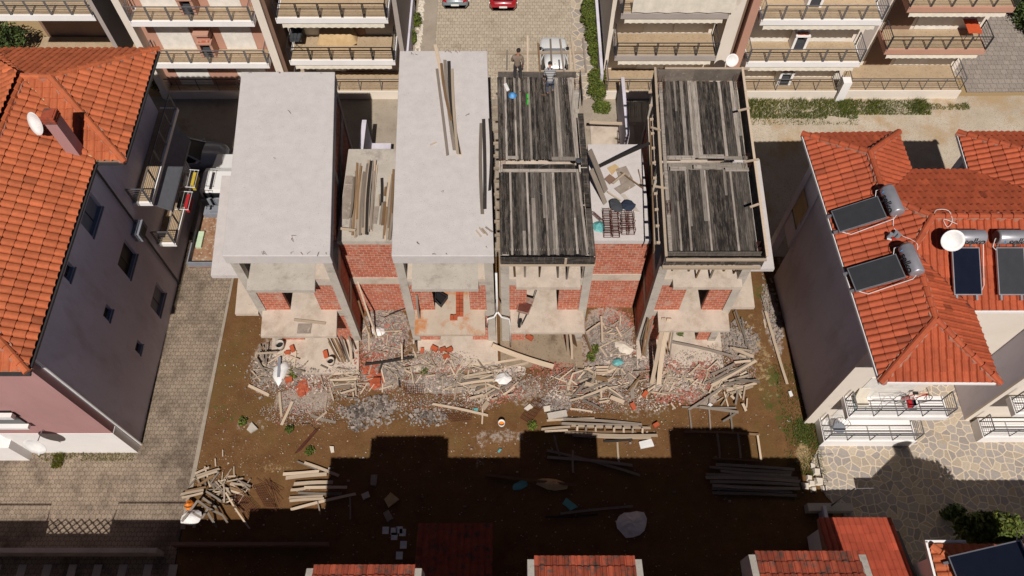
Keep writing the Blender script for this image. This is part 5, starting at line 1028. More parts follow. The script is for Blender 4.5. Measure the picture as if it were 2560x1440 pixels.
p = P(2385,1280,.8); shrub('small dark spiky plant left of the bottom right tree', (p.x,p.y,.7), (.5,.4,.7), 700, .12, 134, 'leafd')
p = P(20,88,1.6); shrub('dark green tree at the left edge above the pink house roof', (p.x-1.0,p.y,1.5), (2.1,1.0,1.5), 5200, .12, 135, 'leafd', None, 'tree', 'tree')
p = P(360,100,1.0); shrub('potted bush beside the pier of the left apartments', (p.x,p.y,.9), (.55,.45,.6), 1500, .07, 136)
p = P(390,205,.8); shrub('dark bush behind the corner of the pink house roof', (p.x+.2,p.y+.3,.7), (.9,.8,.7), 1800, .09, 137, 'leafd')
p = P(2552,30,.8); shrub('dark green hedge clump at the top right corner', (p.x+.6,p.y,.7), (1.1,2.1,.8), 3600, .11, 138, 'leafd')
for i, (px, py, w) in enumerate(((733,935,'beside the white sack on the slab'), (1488,875,'at the foot of the leaning brown beam'), (1478,895,'just below the one by the leaning brown beam'), (608,1055,'near the grey lump by the paved path'), (725,1075,'above the rusty coil on the soil'), (775,1128,'right of the rusty coil'), (1063,930,'on the front slab edge of the plank-strewn house'), (1330,1065,'left of the long timber stack'), (1700,835,'by the plaster bags between the right houses'))):
    p = P(px, py); shrub('small green weed '+w, (p.x,p.y,.12), (.3,.34,.16) if i in (0,) else (.24,.26,.1), 170, .085, 150+i, 'leaf', 'weeds on the building plot', 'weed', 'weed')
def grass(name, label, areas, hgt, seed, cs=((.9,1.1,.7),(.6,.8,.5),(1.5,1.2,.9))):
    r = random.Random(seed); b = MB()
    for x0, x1, y0, y1, n, hk in areas:
        for _ in range(n):
            x = r.uniform(x0,x1); y = y0+(y1-y0)*r.random(); 
            if noise.noise((x*.9,y*1.7,seed)) < -.42: continue
            h = hgt*hk*r.uniform(.4,1.2)*(.6+.6*max(0,noise.noise((x*.7,5,seed))+.4)); a = r.random()*6.28; l = r.uniform(.1,.6)*h; c = r.choice(cs); k = r.uniform(.6,1.3)
            d = Vector((math.cos(a),math.sin(a),0)); s = Vector((-d.y,d.x,0))*.02; q = Vector((x,y,.01)); b.add([q-s,q+s,q+d*l*.5+Vector((0,0,h*.65)),q+d*l+Vector((0,0,h))],[(0,1,2),(0,2,3)],tuple(k*z for z in c))
    tag(b.build(name, M['grass']), label, 'grass', kind='stuff')
grass('grass', 'rough green grass strip along the foot of the right apartments', [(14.3,21,32.7,34.25,5200,.6),(14.3,21,32.2,33.0,900,.4),(20,25.5,33.0,34.2,3600,.55),(25,28,33.4,33.9,500,.5)], .5, 3, ((1,1.05,.7),(.75,.9,.55),(1.7,1.3,.9),(1.3,1.15,.7)))
grass('grass', 'thin weedy grass between the plot and the tiled duplex', [(13.2,14.7,10.8,16.5,2600,.5),(13.6,14.8,10.4,13.5,2200,.5),(13.0,14.0,9.5,12,700,.4)], .3, 4)
grass('grass', 'dry yellow grass at the foot of the pink house', [(-22.6,-18.0,11.45,11.85,1100,.6),(-17.85,-17.5,12,21,300,.4),(-21.8,-21.3,11.1,11.8,350,1.3)], .28, 5, ((1.6,1.1,.5),(1.1,1.2,.6),(2.0,1.4,.8)))
r = random.Random(8)
b = MB()
for _ in range(260):
    y = r.uniform(34.8,43); x = -6.05+r.uniform(-.18,.2); s = r.uniform(.05,.11); b.hexa([(x+sx*s*r.uniform(.7,1.1),y+sy*s,.06+sz*s) for sx, sy, sz in ((-1,-1,0),(1,-1,0),(1,1,0),(-1,1,0),(-.6,-.6,1),(.6,-.6,1),(.6,.6,1),(-.6,.6,1))], r.uniform(.8,1.2))
tag(b.build('pebbles', M['stone']), 'white pebbles in the planting bed left of the lane', 'pebbles', kind='stuff')
for k, (px, py) in enumerate(((2030,1165),(2040,1180),(2022,1195),(2045,1205),(2033,1225),(2060,1222),(2012,1215),(2027,1210))):
    p = P(px,py); b = MB(); s = r.uniform(.14,.24); b.hexa([(p.x+sx*s*r.uniform(.6,1.1),p.y+sy*s*r.uniform(.6,1),.0+sz*s) for sx, sy, sz in ((-1,-1,0),(1,-1,0),(1,1,0),(-1,1,0),(-.7,-.6,1),(.6,-.7,1),(.7,.6,1),(-.6,.7,1))])
    tag(b.build('stone_chunk', M['stone']), f'white stone chunk at the ragged edge of the crazy paving, {ordn([0,1,2,4,7,6,5,3][k])} from the top', 'stone', 'white stones at the paving edge')
# ------------------------------------------------------------------ timber and site clutter
CR = {'7': (600,860,4), '8': (1200,860,3.459), '9': (960,560,3.6), '0': (1440,560,3.6), '2': (400,1100,3.657), '3': (820,340,4.8), '1': (1100,1060,3.79), 'L': (1460,340,5.145), 'R': (600,0,4), 'F': (0,0,1)}
def cv(c, x, y): a = CR[c]; return (a[0]+x/a[2], a[1]+y/a[2])
TONE = {'p': ('pale','pale'), 'g': ('grey','grey'), 'b': ('brown','brown'), 'd': ('dark','dark')}
PL = 0
def pile(crop, items, z, label, group, axis='y', word='plank', name='timber_plank', thick=.045, lift=.02, zslope=None):
    """items: x1,y1,x2,y2,width,tone[,z1,z2]; one object per plank, counted in the label along the image"""
    global PL
    order = sorted(range(len(items)), key=lambda i: (items[i][1]+items[i][3]) if axis == 'y' else (items[i][0]+items[i][2])); rank = {k: n for n, k in enumerate(order)}
    for i, it in enumerate(items):
        x1, y1, x2, y2, wd, tn = it[:6]; PL += 1; za, zb = (it[6], it[7]) if len(it) > 6 else (z+.03+lift*(i % 7)+.0017*(PL % 11),)*2
        a = P(*cv(crop,x1,y1), za); c = P(*cv(crop,x2,y2), zb); L = (c-a).length; n = 5; b = MB(); d = (c-a).normalized(); s = d.cross(Vector((0,0,1))); s = s.normalized() if s.length > .1 else Vector((1,0,0)); u = s.cross(d)
        bend = R.uniform(-.02,.02)*L; tw = R.uniform(-.05,.05); rings = []; th = thick*R.uniform(.6,1.1); ww = wd*R.uniform(.92,1.06)
        for k in range(n+1):
            q = a+(c-a)*k/n+s*bend*math.sin(math.pi*k/n); an = tw*(k/n-.5); s2 = s*math.cos(an)+u*math.sin(an); u2 = u*math.cos(an)-s*math.sin(an)
            e = R.uniform(-.02,.02)*d if k in (0,n) else Vector((0,0,0)); rings.append([q-s2*ww/2-u2*th/2+e, q+s2*ww/2-u2*th/2-e, q+s2*ww/2+u2*th/2-e, q-s2*ww/2+u2*th/2+e])
        vs = [v for g in rings for v in g]; fs = []; uv = []; o = R.random()*40
        for k in range(n):
            for f, v0, v1 in ((0,0,ww),(1,ww,ww+th),(2,0,ww),(3,0,th)):
                j = (f+1) % 4; fs.append((k*4+f, k*4+j, (k+1)*4+j, (k+1)*4+f)); u0, u1 = o+L*k/n, o+L*(k+1)/n; uv.append([(u0,v0),(u0,v1),(u1,v1),(u1,v0)])
        fs += [(3,2,1,0),(n*4,n*4+1,n*4+2,n*4+3)]; uv += [[(0,0),(ww,0),(ww,th),(0,th)]]*2
        b.add(vs, fs, 1.0, uv); m, w = TONE[tn]; ob = b.build(name, M[m])
        lb = label if len(items) == 1 else f'{w} {word} {label}, {ordn(rank[i])} from {"top" if axis=="y" else "left"}'
        tag(ob, lb, word.split()[-1], group)
def one(crop, it, z, label, name='timber_plank', cat='plank', **k): pile(crop, [it], z, label, 'loose planks on the building plot', name=name, **k)
one('7', (85,415,290,515,.15,'p'), .05, 'short thick pale plank lying alone by the paved path side of the plot')
one('7', (395,480,415,725,.12,'p'), .05, 'pale plank lying upright in the photo below the white sack')
one('7', (525,575,415,810,.13,'p'), .05, 'pale slanting plank crossing the foot of the plank below the white sack')
one('7', (870,675,760,765,.08,'p'), .07, 'small pale stick lying across the grey plank near the brick crumbs')
one('7', (710,715,960,785,.13,'g'), .02, 'grey plank half sunk in the soil near the brick crumbs')
one('7', (875,490,850,655,.07,'p'), .04, 'thin pale batten left of the ash heap')
one('7', (1925,600,2480,715,.13,'p'), .08, 'long pale plank running right from the rusty mesh')
one('7', (2425,640,2420,800,.08,'p'), .05, 'short pale batten under the right end of the long pale plank')
one('7', (1250,205,1740,130,.12,'d'), .15, 'dark charred beam lying across the rubble of the first gap')
one('7', (1615,0,1620,175,.08,'p',.9,.1), 0, 'pale batten leaning on the rubble of the first gap')
one('7', (1740,0,1765,80,.16,'b',.9,.15), 0, 'brown board leaning at the left column of the plank-strewn house')
pile('7', [(1550,180,1660,260,.1,'g'),(1540,260,1610,345,.1,'g'),(1590,340,1600,430,.1,'d'),(1420,190,1390,290,.1,'d')], .05, 'scattered below the charred beam', 'planks below the charred beam', 'x')
pile('7', [(160,95,375,82,.09,'p',.5,.5),(160,140,250,275,.09,'g'),(190,10,245,195,.08,'g'),(258,0,262,300,.06,'g',.5,.05),(215,25,240,60,.07,'b'),(155,100,165,140,.07,'p')], .2, 'in the small heap left of the white sack', 'planks left of the white sack')
one('7', (560,70,540,235,.07,'p'), .17, 'thin pale batten lying on the first front slab')
pile('7', [(900,358,1165,352,.1,'p'),(920,382,1160,376,.09,'b'),(935,422,1140,404,.1,'p'),(940,466,1100,426,.1,'b'),(1005,495,1170,445,.1,'p'),(930,440,1110,418,.09,'g'),(1150,375,1160,500,.09,'p'),(915,402,1120,395,.1,'g'),(1130,480,1135,530,.06,'p')], .05, 'in the bundle below the first front slab corner', 'bundle below the first front slab')
one('9', (975,1095,1525,1285,.26,'p'), .34, 'broad pale plank lying askew over the bundle by the wet concrete')
pile('9', [(690,1290,1300,1238,.13,'p'),(745,1272,1240,1212,.12,'p'),(715,1375,1300,1248,.13,'p'),(700,1312,1080,1276,.1,'g'),(730,1392,985,1356,.1,'p'),(700,1415,970,1382,.1,'g'),(690,1442,990,1402,.12,'p'),(1340,1215,1440,1198,.12,'p'),(640,1345,900,1330,.08,'g'),(720,1340,1080,1290,.1,'b')], .05, 'in the long bundle below the second slab', 'bundle below the plank-strewn house')
C8A = [(0,390,160,335,.1,'b'),(-40,420,130,360,.12,'p'),(90,440,275,335,.11,'g'),(200,440,300,370,.1,'p'),(0,470,130,390,.1,'p'),(0,300,115,262,.09,'p'),(240,445,290,435,.08,'p'),(-60,340,90,320,.1,'b'),(-40,390,110,330,.09,'g'),(60,345,170,390,.07,'p'),(-80,360,60,345,.09,'p'),(20,520,15,430,.08,'p'),(-90,470,30,440,.12,'p'),(100,480,150,465,.1,'p')]
pile('8', C8A, .08, 'in the tangled heap below the long bundle', 'tangled heap before the second house', 'x')
one('8', (25,560,70,500,.24,'p'), .1, 'square pale board offcut below the tangled heap')
pile('8', [(810,380,1000,285,.1,'d'),(850,330,970,215,.1,'g'),(905,205,985,250,.1,'p'),(800,460,905,340,.11,'g'),(880,410,1110,330,.1,'g'),(865,470,1105,372,.12,'p'),(895,470,1040,435,.09,'g'),(1030,505,1120,488,.08,'p'),(1100,385,1240,485,.08,'g'),(1108,378,1240,470,.07,'p'),(995,232,1018,415,.08,'p'),(1000,202,1110,198,.1,'p'),(1005,225,1110,222,.1,'p'),(1005,248,1100,246,.1,'p'),(1125,190,1195,232,.2,'p'),(1060,300,1225,283,.08,'b'),(1090,380,1195,366,.07,'p'),(835,200,838,300,.1,'g'),(775,490,870,465,.09,'p'),(910,340,985,365,.2,'p'),(1000,290,1100,310,.22,'b'),(880,360,1010,420,.08,'g'),(860,330,930,300,.1,'p'),(1040,330,1140,355,.1,'g'),(1215,415,1260,480,.06,'g'),(1190,320,1225,350,.06,'p')], .08, 'in the jumbled heap left of the leaning boards', 'jumbled heap before the third house', 'x')
one('8', (830,455,1070,572,.1,'g'), .12, 'grey plank slanting out of the foot of the jumbled heap')
one('8', (1128,458,1245,505,.22,'p'), .14, 'white plastered board on the soil below the jumbled heap', cat='board')
one('8', (1280,408,1390,280,.1,'b'), .18, 'brown plank propped just left of the leaning boards')
one('8', (1290,250,1322,470,.2,'g'), .06, 'wide grey board left of the leaning boards', cat='board')
one('8', (780,560,972,586,.08,'p'), .04, 'single pale batten above the concrete block')
pile('0', [(790,845,680,1440,.2,'p',3.5,.1),(842,850,745,1440,.24,'p',3.55,.1)], 0, 'leaning steeply on the rightmost house', 'boards leaning at the rightmost house', 'x', 'board', 'leaning_board', .05)
pile('0', [(650,850,600,1180,.09,'b',3.0,.2),(665,860,612,1185,.08,'b',3.0,.2),(690,870,625,1190,.08,'g',2.9,.2),(855,960,820,1170,.07,'b',2.0,.2),(875,965,845,1180,.07,'g',2.0,.2)], 0, 'leaning in the dark opening of the rightmost house', 'props leaning in the dark opening', 'x', 'prop', 'timber_prop')
one('0', (865,1062,1420,1192,.12,'g'), .22, 'long grey plank across the front slab of the rightmost house')
pile('0', [(1435,775,1560,1130,.09,'g'),(1492,840,1532,1100,.09,'g'),(1420,790,1480,960,.08,'b')], .06, 'lying beside the right wall of the rightmost house', 'planks beside the rightmost house', 'x')
one('0', (1705,785,1900,1440,.13,'p'), .1, 'long pale beam along the foot of the duplex side wall', 'timber_beam', 'beam', thick=.1)
one('0', (1690,860,1705,935,.08,'p'), .04, 'short batten left of the long pale beam')
one('0', (1665,640,1710,800,.05,'g'), .04, 'thin grey rail above the long pale beam')
pile('8', [(2005,360,2385,142,.17,'p'),(2010,332,2370,132,.1,'g'),(1940,342,2170,215,.1,'g'),(2000,262,2200,172,.12,'g'),(2200,160,2340,145,.12,'p'),(2190,35,2365,110,.16,'p'),(2160,30,2350,60,.1,'p'),(2100,388,2330,265,.1,'g'),(2130,402,2390,338,.12,'p'),(2160,427,2360,365,.11,'p'),(2110,345,2400,310,.1,'g'),(2185,370,2265,430,.11,'p'),(2230,402,2210,525,.1,'g'),(2292,370,2275,485,.08,'p'),(2240,420,2260,470,.08,'p'),(2310,470,2305,550,.07,'p'),(2270,515,2300,580,.13,'p'),(2170,445,2200,475,.12,'p'),(2150,320,2320,270,.1,'p'),(2200,300,2420,330,.1,'g'),(2240,95,2300,115,.12,'p'),(2050,300,2170,245,.09,'b'),(2060,385,2170,330,.1,'p')], .1, 'in the fanned heap at the right of the plot', 'fanned heap before the rightmost house', 'x')
one('8', (1805,568,2100,370,.12,'g'), .16, 'long grey plank sliding down left out of the fanned heap')
pile('8', [(1745,545,2215,552,.08,'g'),(1895,545,2235,590,.13,'g'),(2100,672,2210,600,.11,'g'),(1650,510,1690,560,.08,'p')], .08, 'below the fanned heap', 'planks below the fanned heap')
pile('8', [(1810,575,1830,752,.08,'g'),(1980,560,1995,752,.08,'g'),(2165,582,2185,757,.09,'g'),(1770,757,2420,785,.1,'b'),(2050,772,2075,985,.09,'g'),(2230,772,2255,985,.09,'g'),(2400,790,2430,1000,.1,'p'),(2010,990,2440,1012,.09,'b')], .05, 'of the open grid of battens half in shade', 'grid of battens at the right of the plot', 'x', 'batten', 'timber_batten')
pile('8', [(580,662,990,646,.1,'p'),(720,648,1400,696,.12,'g'),(705,686,1370,702,.12,'g'),(790,705,1475,726,.13,'p'),(530,737,780,716,.12,'p'),(560,757,760,746,.1,'p'),(735,765,1535,790,.13,'p'),(800,790,1480,813,.11,'p'),(1070,842,1320,826,.1,'d'),(640,747,1350,757,.1,'b')], .08, 'in the long stack at the shadow edge', 'long timber stack at the shadow edge')
pile('8', [(842,712,840,752,.1,'p'),(918,715,916,752,.1,'g'),(1000,718,1000,757,.1,'p'),(1080,720,1080,758,.1,'b'),(1160,722,1160,762,.1,'p'),(1242,724,1242,766,.1,'p'),(1320,728,1320,768,.1,'p'),(1406,730,1404,770,.1,'p')], .3, 'laid crosswise on the long stack', 'spacers on the long timber stack', 'x', 'spacer', 'timber_spacer')
one('8', (1188,850,1202,1025,.09,'p'), .05, 'pale batten half in shade below the long stack')
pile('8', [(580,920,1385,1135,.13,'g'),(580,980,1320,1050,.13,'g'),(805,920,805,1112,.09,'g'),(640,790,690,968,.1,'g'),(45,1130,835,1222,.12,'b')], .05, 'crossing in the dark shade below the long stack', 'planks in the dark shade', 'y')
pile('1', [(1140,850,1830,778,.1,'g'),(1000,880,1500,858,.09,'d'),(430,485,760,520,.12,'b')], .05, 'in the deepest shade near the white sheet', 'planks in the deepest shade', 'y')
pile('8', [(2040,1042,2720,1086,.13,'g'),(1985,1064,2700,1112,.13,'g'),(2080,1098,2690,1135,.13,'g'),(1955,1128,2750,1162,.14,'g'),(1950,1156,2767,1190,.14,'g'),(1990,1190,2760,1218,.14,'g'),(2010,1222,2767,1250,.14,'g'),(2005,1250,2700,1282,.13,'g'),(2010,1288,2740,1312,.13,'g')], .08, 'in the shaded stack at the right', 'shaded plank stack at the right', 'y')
pile('2', [(320,307,450,250,.1,'p'),(330,328,545,262,.1,'p'),(295,366,525,286,.1,'p'),(340,420,500,320,.1,'b'),(460,402,540,292,.08,'g'),(190,497,400,456,.11,'p'),(200,527,395,482,.1,'p'),(490,395,590,500,.1,'g'),(640,402,780,480,.1,'p'),(720,372,830,425,.09,'g'),(650,395,780,412,.1,'p'),(640,432,760,482,.1,'b'),(640,462,730,492,.1,'p'),(585,430,587,570,.08,'p'),(500,500,590,580,.09,'g'),(400,340,420,430,.08,'g'),(360,410,470,330,.09,'b'),(590,440,700,470,.1,'p'),(700,350,820,460,.06,'g'),(230,470,420,430,.08,'b'),(420,470,560,560,.09,'g'),(470,520,640,600,.09,'b'),(540,560,700,520,.08,'g'),(380,520,520,620,.1,'g'),(610,380,760,350,.07,'p'),(690,420,800,520,.07,'b'),(250,440,330,350,.07,'g'),(520,600,620,760,.08,'g'),(660,560,760,660,.07,'b')], .1, 'in the scrap heap at the end of the paved path', 'scrap timber at the end of the path', 'x')
one('2', (600,480,820,810,.07,'p',.6,.1), 0, 'thin white pole leaning out of the scrap heap', 'white_pole', 'pole')
pile('2', [(1255,195,1430,265,.08,'g'),(1320,207,1635,327,.13,'p'),(1125,312,1455,286,.15,'p'),(1150,347,1525,312,.16,'p'),(1225,402,1580,386,.15,'p'),(1195,457,1330,442,.13,'p'),(1320,435,1710,432,.13,'p'),(1265,482,1660,490,.12,'g'),(1180,527,1490,512,.11,'p'),(1185,557,1500,536,.12,'p'),(1195,637,1790,492,.13,'p'),(1735,522,1740,725,.07,'g'),(1440,562,1465,682,.06,'g')], .05, 'in the row of boards left of the shadow', 'row of boards left of the shadow')
pile('2', [(505,170,510,240,.06,'p'),(675,242,680,337,.07,'p'),(575,90,575,150,.05,'p')], .03, 'standing out alone on the soil above the scrap heap', 'battens above the scrap heap', 'x', 'batten')
# leaning props at the middle houses
pile('9', [(1645,980,1655,1160,.11,'p',3.0,.1),(1676,980,1690,1212,.11,'p',3.0,.1)], 0, 'propped against the balcony slab of the worker house', 'battens propped against the balcony slab', 'x', 'batten', thick=.06)
one('9', (1720,722,1872,1156,.1,'b',3.5,.05), 0, 'long brown beam leaning at the corner of the worker house', 'timber_beam', 'beam', thick=.09)
one('9', (1695,985,1720,1090,.26,'b',2.9,1.0), 0, 'orange brown board leaning under the balcony slab', cat='board')
pile('9', [(1955,830,1965,1060,.1,'p'),(1825,972,1945,888,.08,'p')], .25, 'on the rubble of the right gap', 'planks on the rubble of the right gap', 'x')
one('9', (295,640,318,850,.1,'g',5.0,3.5), 0, 'grey plank leaning against the brick on the first balcony')
pile('9', [(250,740,0,840,.05,'d',.4,.2)], 0, 'thin dark rod lying on the rubble of the first gap', 'loose planks on the building plot', name='steel_rod')
CR['5'] = (500,560,3.6)
pile('5', [(1415,505,1590,1025,.09,'p',3.2,.1),(1425,690,1550,1020,.08,'b',2.4,.1)], 0, 'leaning against the brick wall of the first gap', 'planks leaning in the first gap', 'x')
pile('5', [(1150,1020,1260,1240,.09,'b'),(1180,1010,1290,1250,.09,'b'),(1215,1010,1310,1240,.09,'b'),(1255,960,1340,1240,.1,'g'),(1315,935,1385,1150,.09,'g'),(1340,1065,1360,1240,.1,'p'),(1160,1060,1250,1230,.08,'b')], .5, 'in the leaning bundle at the corner of the leftmost house', 'leaning bundle at the leftmost house', 'x')
one('5', (845,862,1130,895,.12,'p',3.45,3.45), 0, 'pale plank on the lower balcony of the leftmost house')
one('5', (1085,1270,1150,1300,.06,'g'), .15, 'small stick on the first front slab')
tag(MB().box(-10.1,-9.45,16.55,17.05,3.41,3.44).build('hatch_lid', M['plyw']), 'square brownish lid on the lower balcony of the leftmost house', 'lid')
# on the roofs
pile('F', [(1088,112,1150,387,.16,'p'),(1112,150,1136,375,.15,'g'),(1122,153,1148,385,.16,'d'),(1092,172,1119,388,.12,'g'),(1130,172,1144,384,.13,'p'),(1103,158,1128,300,.12,'b')], 8.72, 'in the bundle across the white roof', 'long planks on the second white roof', 'x')
pile('F', [(1203,308,1206,535,.16,'g'),(1209,298,1212,522,.16,'d'),(1224,297,1224,476,.13,'d')], 8.72, 'along the right edge of the white roof', 'dark planks at the white roof edge', 'x')
pile('F', [(1190,576,1203,592,.05,'p'),(1198,569,1211,584,.05,'p'),(1205,571,1219,588,.05,'p'),(1214,568,1231,580,.05,'g')], 8.71, 'at the front right corner of the white roof', 'small sticks on the white roof', 'x', 'stick', 'wood_stick')
one('F', (1076,362,1091,355,.06,'p'), 8.71, 'tiny pale stick alone on the white roof', 'wood_stick', 'stick')
pile('3', [(350,322,292,1190,.1,'b'),(382,330,322,1222,.1,'p'),(415,450,362,1187,.1,'p'),(460,382,412,1165,.11,'p'),(490,287,432,1180,.12,'p'),(520,300,462,1182,.14,'d'),(565,292,502,1080,.09,'p'),(587,350,522,1140,.09,'p'),(645,505,640,832,.12,'d'),(612,700,606,840,.08,'p'),(750,460,690,1250,.1,'p'),(790,402,735,1240,.12,'b'),(682,790,652,1070,.12,'b'),(310,490,268,980,.1,'g'),(335,420,300,1100,.11,'g'),(365,560,335,1210,.1,'g'),(395,360,350,1000,.1,'b'),(435,430,385,1190,.11,'g'),(475,330,420,1100,.1,'g'),(540,300,480,1150,.1,'g'),(550,420,508,1120,.1,'g'),(290,640,262,1150,.1,'g'),(720,560,668,1230,.1,'g'),(770,480,712,1100,.1,'g'),(660,800,630,1060,.12,'g'),(705,850,672,1190,.1,'b'),(775,930,740,1250,.1,'g'),(690,610,680,720,.08,'b'),(445,480,395,900,.09,'g')], 6.83, 'on the low roof between the white roofs', 'planks on the low roof', 'x')
one('3', (120,1108,330,1132,.12,'p'), 6.98, 'short plank laid crosswise at the front left of the low roof')
for i, (pp, lb) in enumerate((([(195,585),(300,590),(250,1000),(158,995)], 'large stained plywood panel at the left of the low roof'), ([(215,478),(300,480),(290,580),(200,575)], 'dark plywood panel above the large stained one on the low roof'), ([(560,850),(615,848),(585,1060),(545,1055)], 'narrow grey panel right of the plank bundle on the low roof'))):
    tag(MB().prism([P(*cv('3',*q),6.81)[:2] for q in pp], 6.803+.004*i, 6.83+.004*i).build('plywood_sheet', M['plyw']), lb, 'panel')
# the white low roof between the right houses
for i, (pp, m, lb) in enumerate((([(300,410),(400,360),(450,400),(360,500)],'cover','yellowish plywood sheet on the white low roof'), ([(410,430),(540,390),(630,560),(480,640)],'plyw','largest grey plywood sheet on the white low roof'), ([(260,560),(330,500),(410,560),(330,630)],'brownr','red brown sheet on the white low roof'), ([(390,690),(600,575),(660,650),(470,760)],'plyw','long stained sheet at the front of the plywood heap'), ([(470,750),(530,750),(720,975),(640,960)],'conc','grey board running under the navy jacket'))):
    tag(MB().prism([P(*cv('L',*q),6.58)[:2] for q in pp], 6.555+.03*(i%4), 6.58+.03*(i%4)).build('plywood_sheet', M[m]), lb, 'plywood sheet')
one('L', (190,392,840,92,.14,'d',6.75,8.3), 0, 'dark beam slanting from the white low roof up to the boxed deck', 'timber_beam', 'beam', thick=.12)
one('L', (478,465,766,672,.05,'b'), 6.7, 'brown stick across the plywood heap', 'wood_stick', 'stick'); one('L', (370,610,530,480,.1,'p'), 6.72, 'pale offcut across the plywood heap')
pile('L', [(72,182,282,710,.26,'g',8.6,6.6),(92,430,275,868,.24,'g',8.3,6.6)], 0, 'leaning from the deck edge onto the white low roof', 'boards leaning on the white low roof', 'y', 'board', 'leaning_board')
pile('L', [(700,430,748,600,.04,'b'),(715,470,740,620,.04,'p'),(300,715,470,830,.07,'p')], 6.6, 'lying at the edge of the white low roof', 'sticks on the white low roof', 'x', 'stick', 'wood_stick')
def stirrups(label, x0, y0, nx, ny, z, sx, sy, h, seed, gp):
    r = random.Random(seed); b = MB(); 
    for i in range(nx):
        for j in range(ny):
            x = x0+i*sx+r.uniform(-.02,.02); y = y0+j*sy+r.uniform(-.01,.01); s = r.uniform(.3,.36)/2; dx = r.uniform(-.03,.03)
            b.tube([(x-s,y,z+.02),(x+s,y,z+.02),(x+s+dx,y+.04,z+h),(x-s+dx,y+.04,z+h)],.015,4,closed=True,t=r.uniform(.7,1.4))
    for i in range(nx):
        for k in (-.16,.16): b.tube([(x0+i*sx+k,y0,z+.02),(x0+i*sx+k,y0+ny*sy,z+.02)],.013,4); b.tube([(x0+i*sx+k,y0,z+h),(x0+i*sx+k,y0+ny*sy,z+h)],.008,4)
    tag(b.build('rebar_cage', M['rust']), label, 'rebar cage', gp)
g = 'rebar cages on the white low roof'; q = P(1512,592,6.58)
stirrups('leftmost tall cage of rusty stirrups on the white low roof', q.x+.13, q.y-.05, 1, 15, 6.57, .3, .095, .34, 1, g)
stirrups('leaning middle cage of rusty stirrups under the grey jacket', q.x+.5, q.y-.08, 1, 16, 6.62, .3, .095, .34, 2, g)
stirrups('rightmost short cage of rusty stirrups under the navy jacket', q.x+.95, q.y+.1, 2, 11, 6.57, .24, .1, .4, 3, g)
def cloth(name, label, c, rx, ry, h, m, seed, rot=0, cat='cloth'):
    r = random.Random(seed); b = MB(); n = 14; vs = [(c[0],c[1],c[2]+h)]; fs = []
    for j in range(1,5):
        for k in range(n):
            a = k*2*math.pi/n; q = j/4*(1+.28*noise.noise((math.cos(a)*1.6,math.sin(a)*1.6,seed))); x = rx*q*math.cos(a); y = ry*q*math.sin(a)
            z = c[2]+h*(1-(j/4)**1.6)+.35*h*noise.noise((x*6,y*6,seed))*(1 if j < 4 else 0)+.01
            vs.append((c[0]+x*math.cos(rot)-y*math.sin(rot), c[1]+x*math.sin(rot)+y*math.cos(rot), max(c[2]+.008,z)))
    fs = [(0,1+k,1+(k+1)%n) for k in range(n)]+[(1+j*n+k,1+(j+1)*n+k,1+(j+1)*n+(k+1)%n,1+j*n+(k+1)%n) for j in range(3) for k in range(n)]
    b.add(vs, fs); o = b.build(name, M[m], smooth=False); mo = o.modifiers.new('t', 'SOLIDIFY'); mo.thickness = .012; return tag(o, label, cat)
q = P(1541,514,6.95); cloth('jacket', 'grey jacket thrown over the rebar cages', q, .27, .4, .07, 'charcoal', 1, .4, 'jacket')
q = P(1572,514,6.95); cloth('jacket', 'navy jacket on the rebar cages', q, .3, .3, .08, 'navy', 2, -.3, 'jacket')
q = P(1497,566,6.57); cloth('plastic_bag', 'teal plastic bag on the white low roof', q, .3, .3, .16, 'teal', 3, 0, 'bag')
b = MB(); q = P(1490,545,6.6)
for k in range(14): b.tube([(q.x-.15+.03*k+.1*math.cos(a*.7),q.y+.25-.035*k,q.z+.08+.09*math.sin(a*.7)) for a in range(10)],.007,4)
tag(b.build('wire_coil', M['rust']), 'coil of rusty tie wire beside the teal bag', 'wire coil')
# on the working deck
q = P(1281,239,8.66); cloth('plastic_bag', 'crumpled blue plastic bag on the deck', q, .21, .2, .16, 'bluebag', 5, .2, 'bag')
a, c = P(1319,235,8.7), P(1319,261,8.7); t = thing('spirit_level', a, 'bright green spirit level on the deck', 'spirit level'); MB().bar(a,c,.07,.04).build('body', M['green'], t); MB().bar(a+(c-a)*.45+Vector((0,0,.021)),a+(c-a)*.55+Vector((0,0,.021)),.05,.006).build('vial', M['blackm'], t)
a = P(1265,219,8.68); q = [P(1259,210,8.69),P(1266,207,8.69),P(1274,224,8.69),P(1267,228,8.69)]; tag(MB().prism([v[:2] for v in q], 8.66, 8.685).build('cement_paper', M['whitepl']), 'creased white paper sheet on the deck near the blue bag', 'paper')
for lab, p1, p2, hd in (('hammer with wooden handle lying on the deck', (1306,248), (1303,229), (1308,230)), ('hammer by the feet of the kneeling worker', (1353,237), (1370,238), (1370,241))):
    a, c = P(*p1,8.69), P(*p2,8.69); t = thing('hammer', a, lab, 'hammer'); MB().tube([a,c],.014,6).build('handle', M['brown'], t); d = (P(*hd,8.69)-c).normalized(); d = (c-a).cross(Vector((0,0,1))).normalized(); MB().bar(c-d*.08,c+d*.06,.03,.03).build('head', M['metal'], t)
b = MB(); q = P(1378,450,8.68); b.tube([(q.x+.85*math.cos(math.radians(a)),q.y+.9*math.sin(math.radians(a)),8.675) for a in range(100,255,10)],.008,4); tag(b.build('steel_wire', M['rim']), 'curved piece of thin wire on the front half of the open deck', 'wire')
cloth('rag', 'grey rag on the right of the open deck', P(1447,401,8.66), .16, .16, .07, 'charcoal', 7)
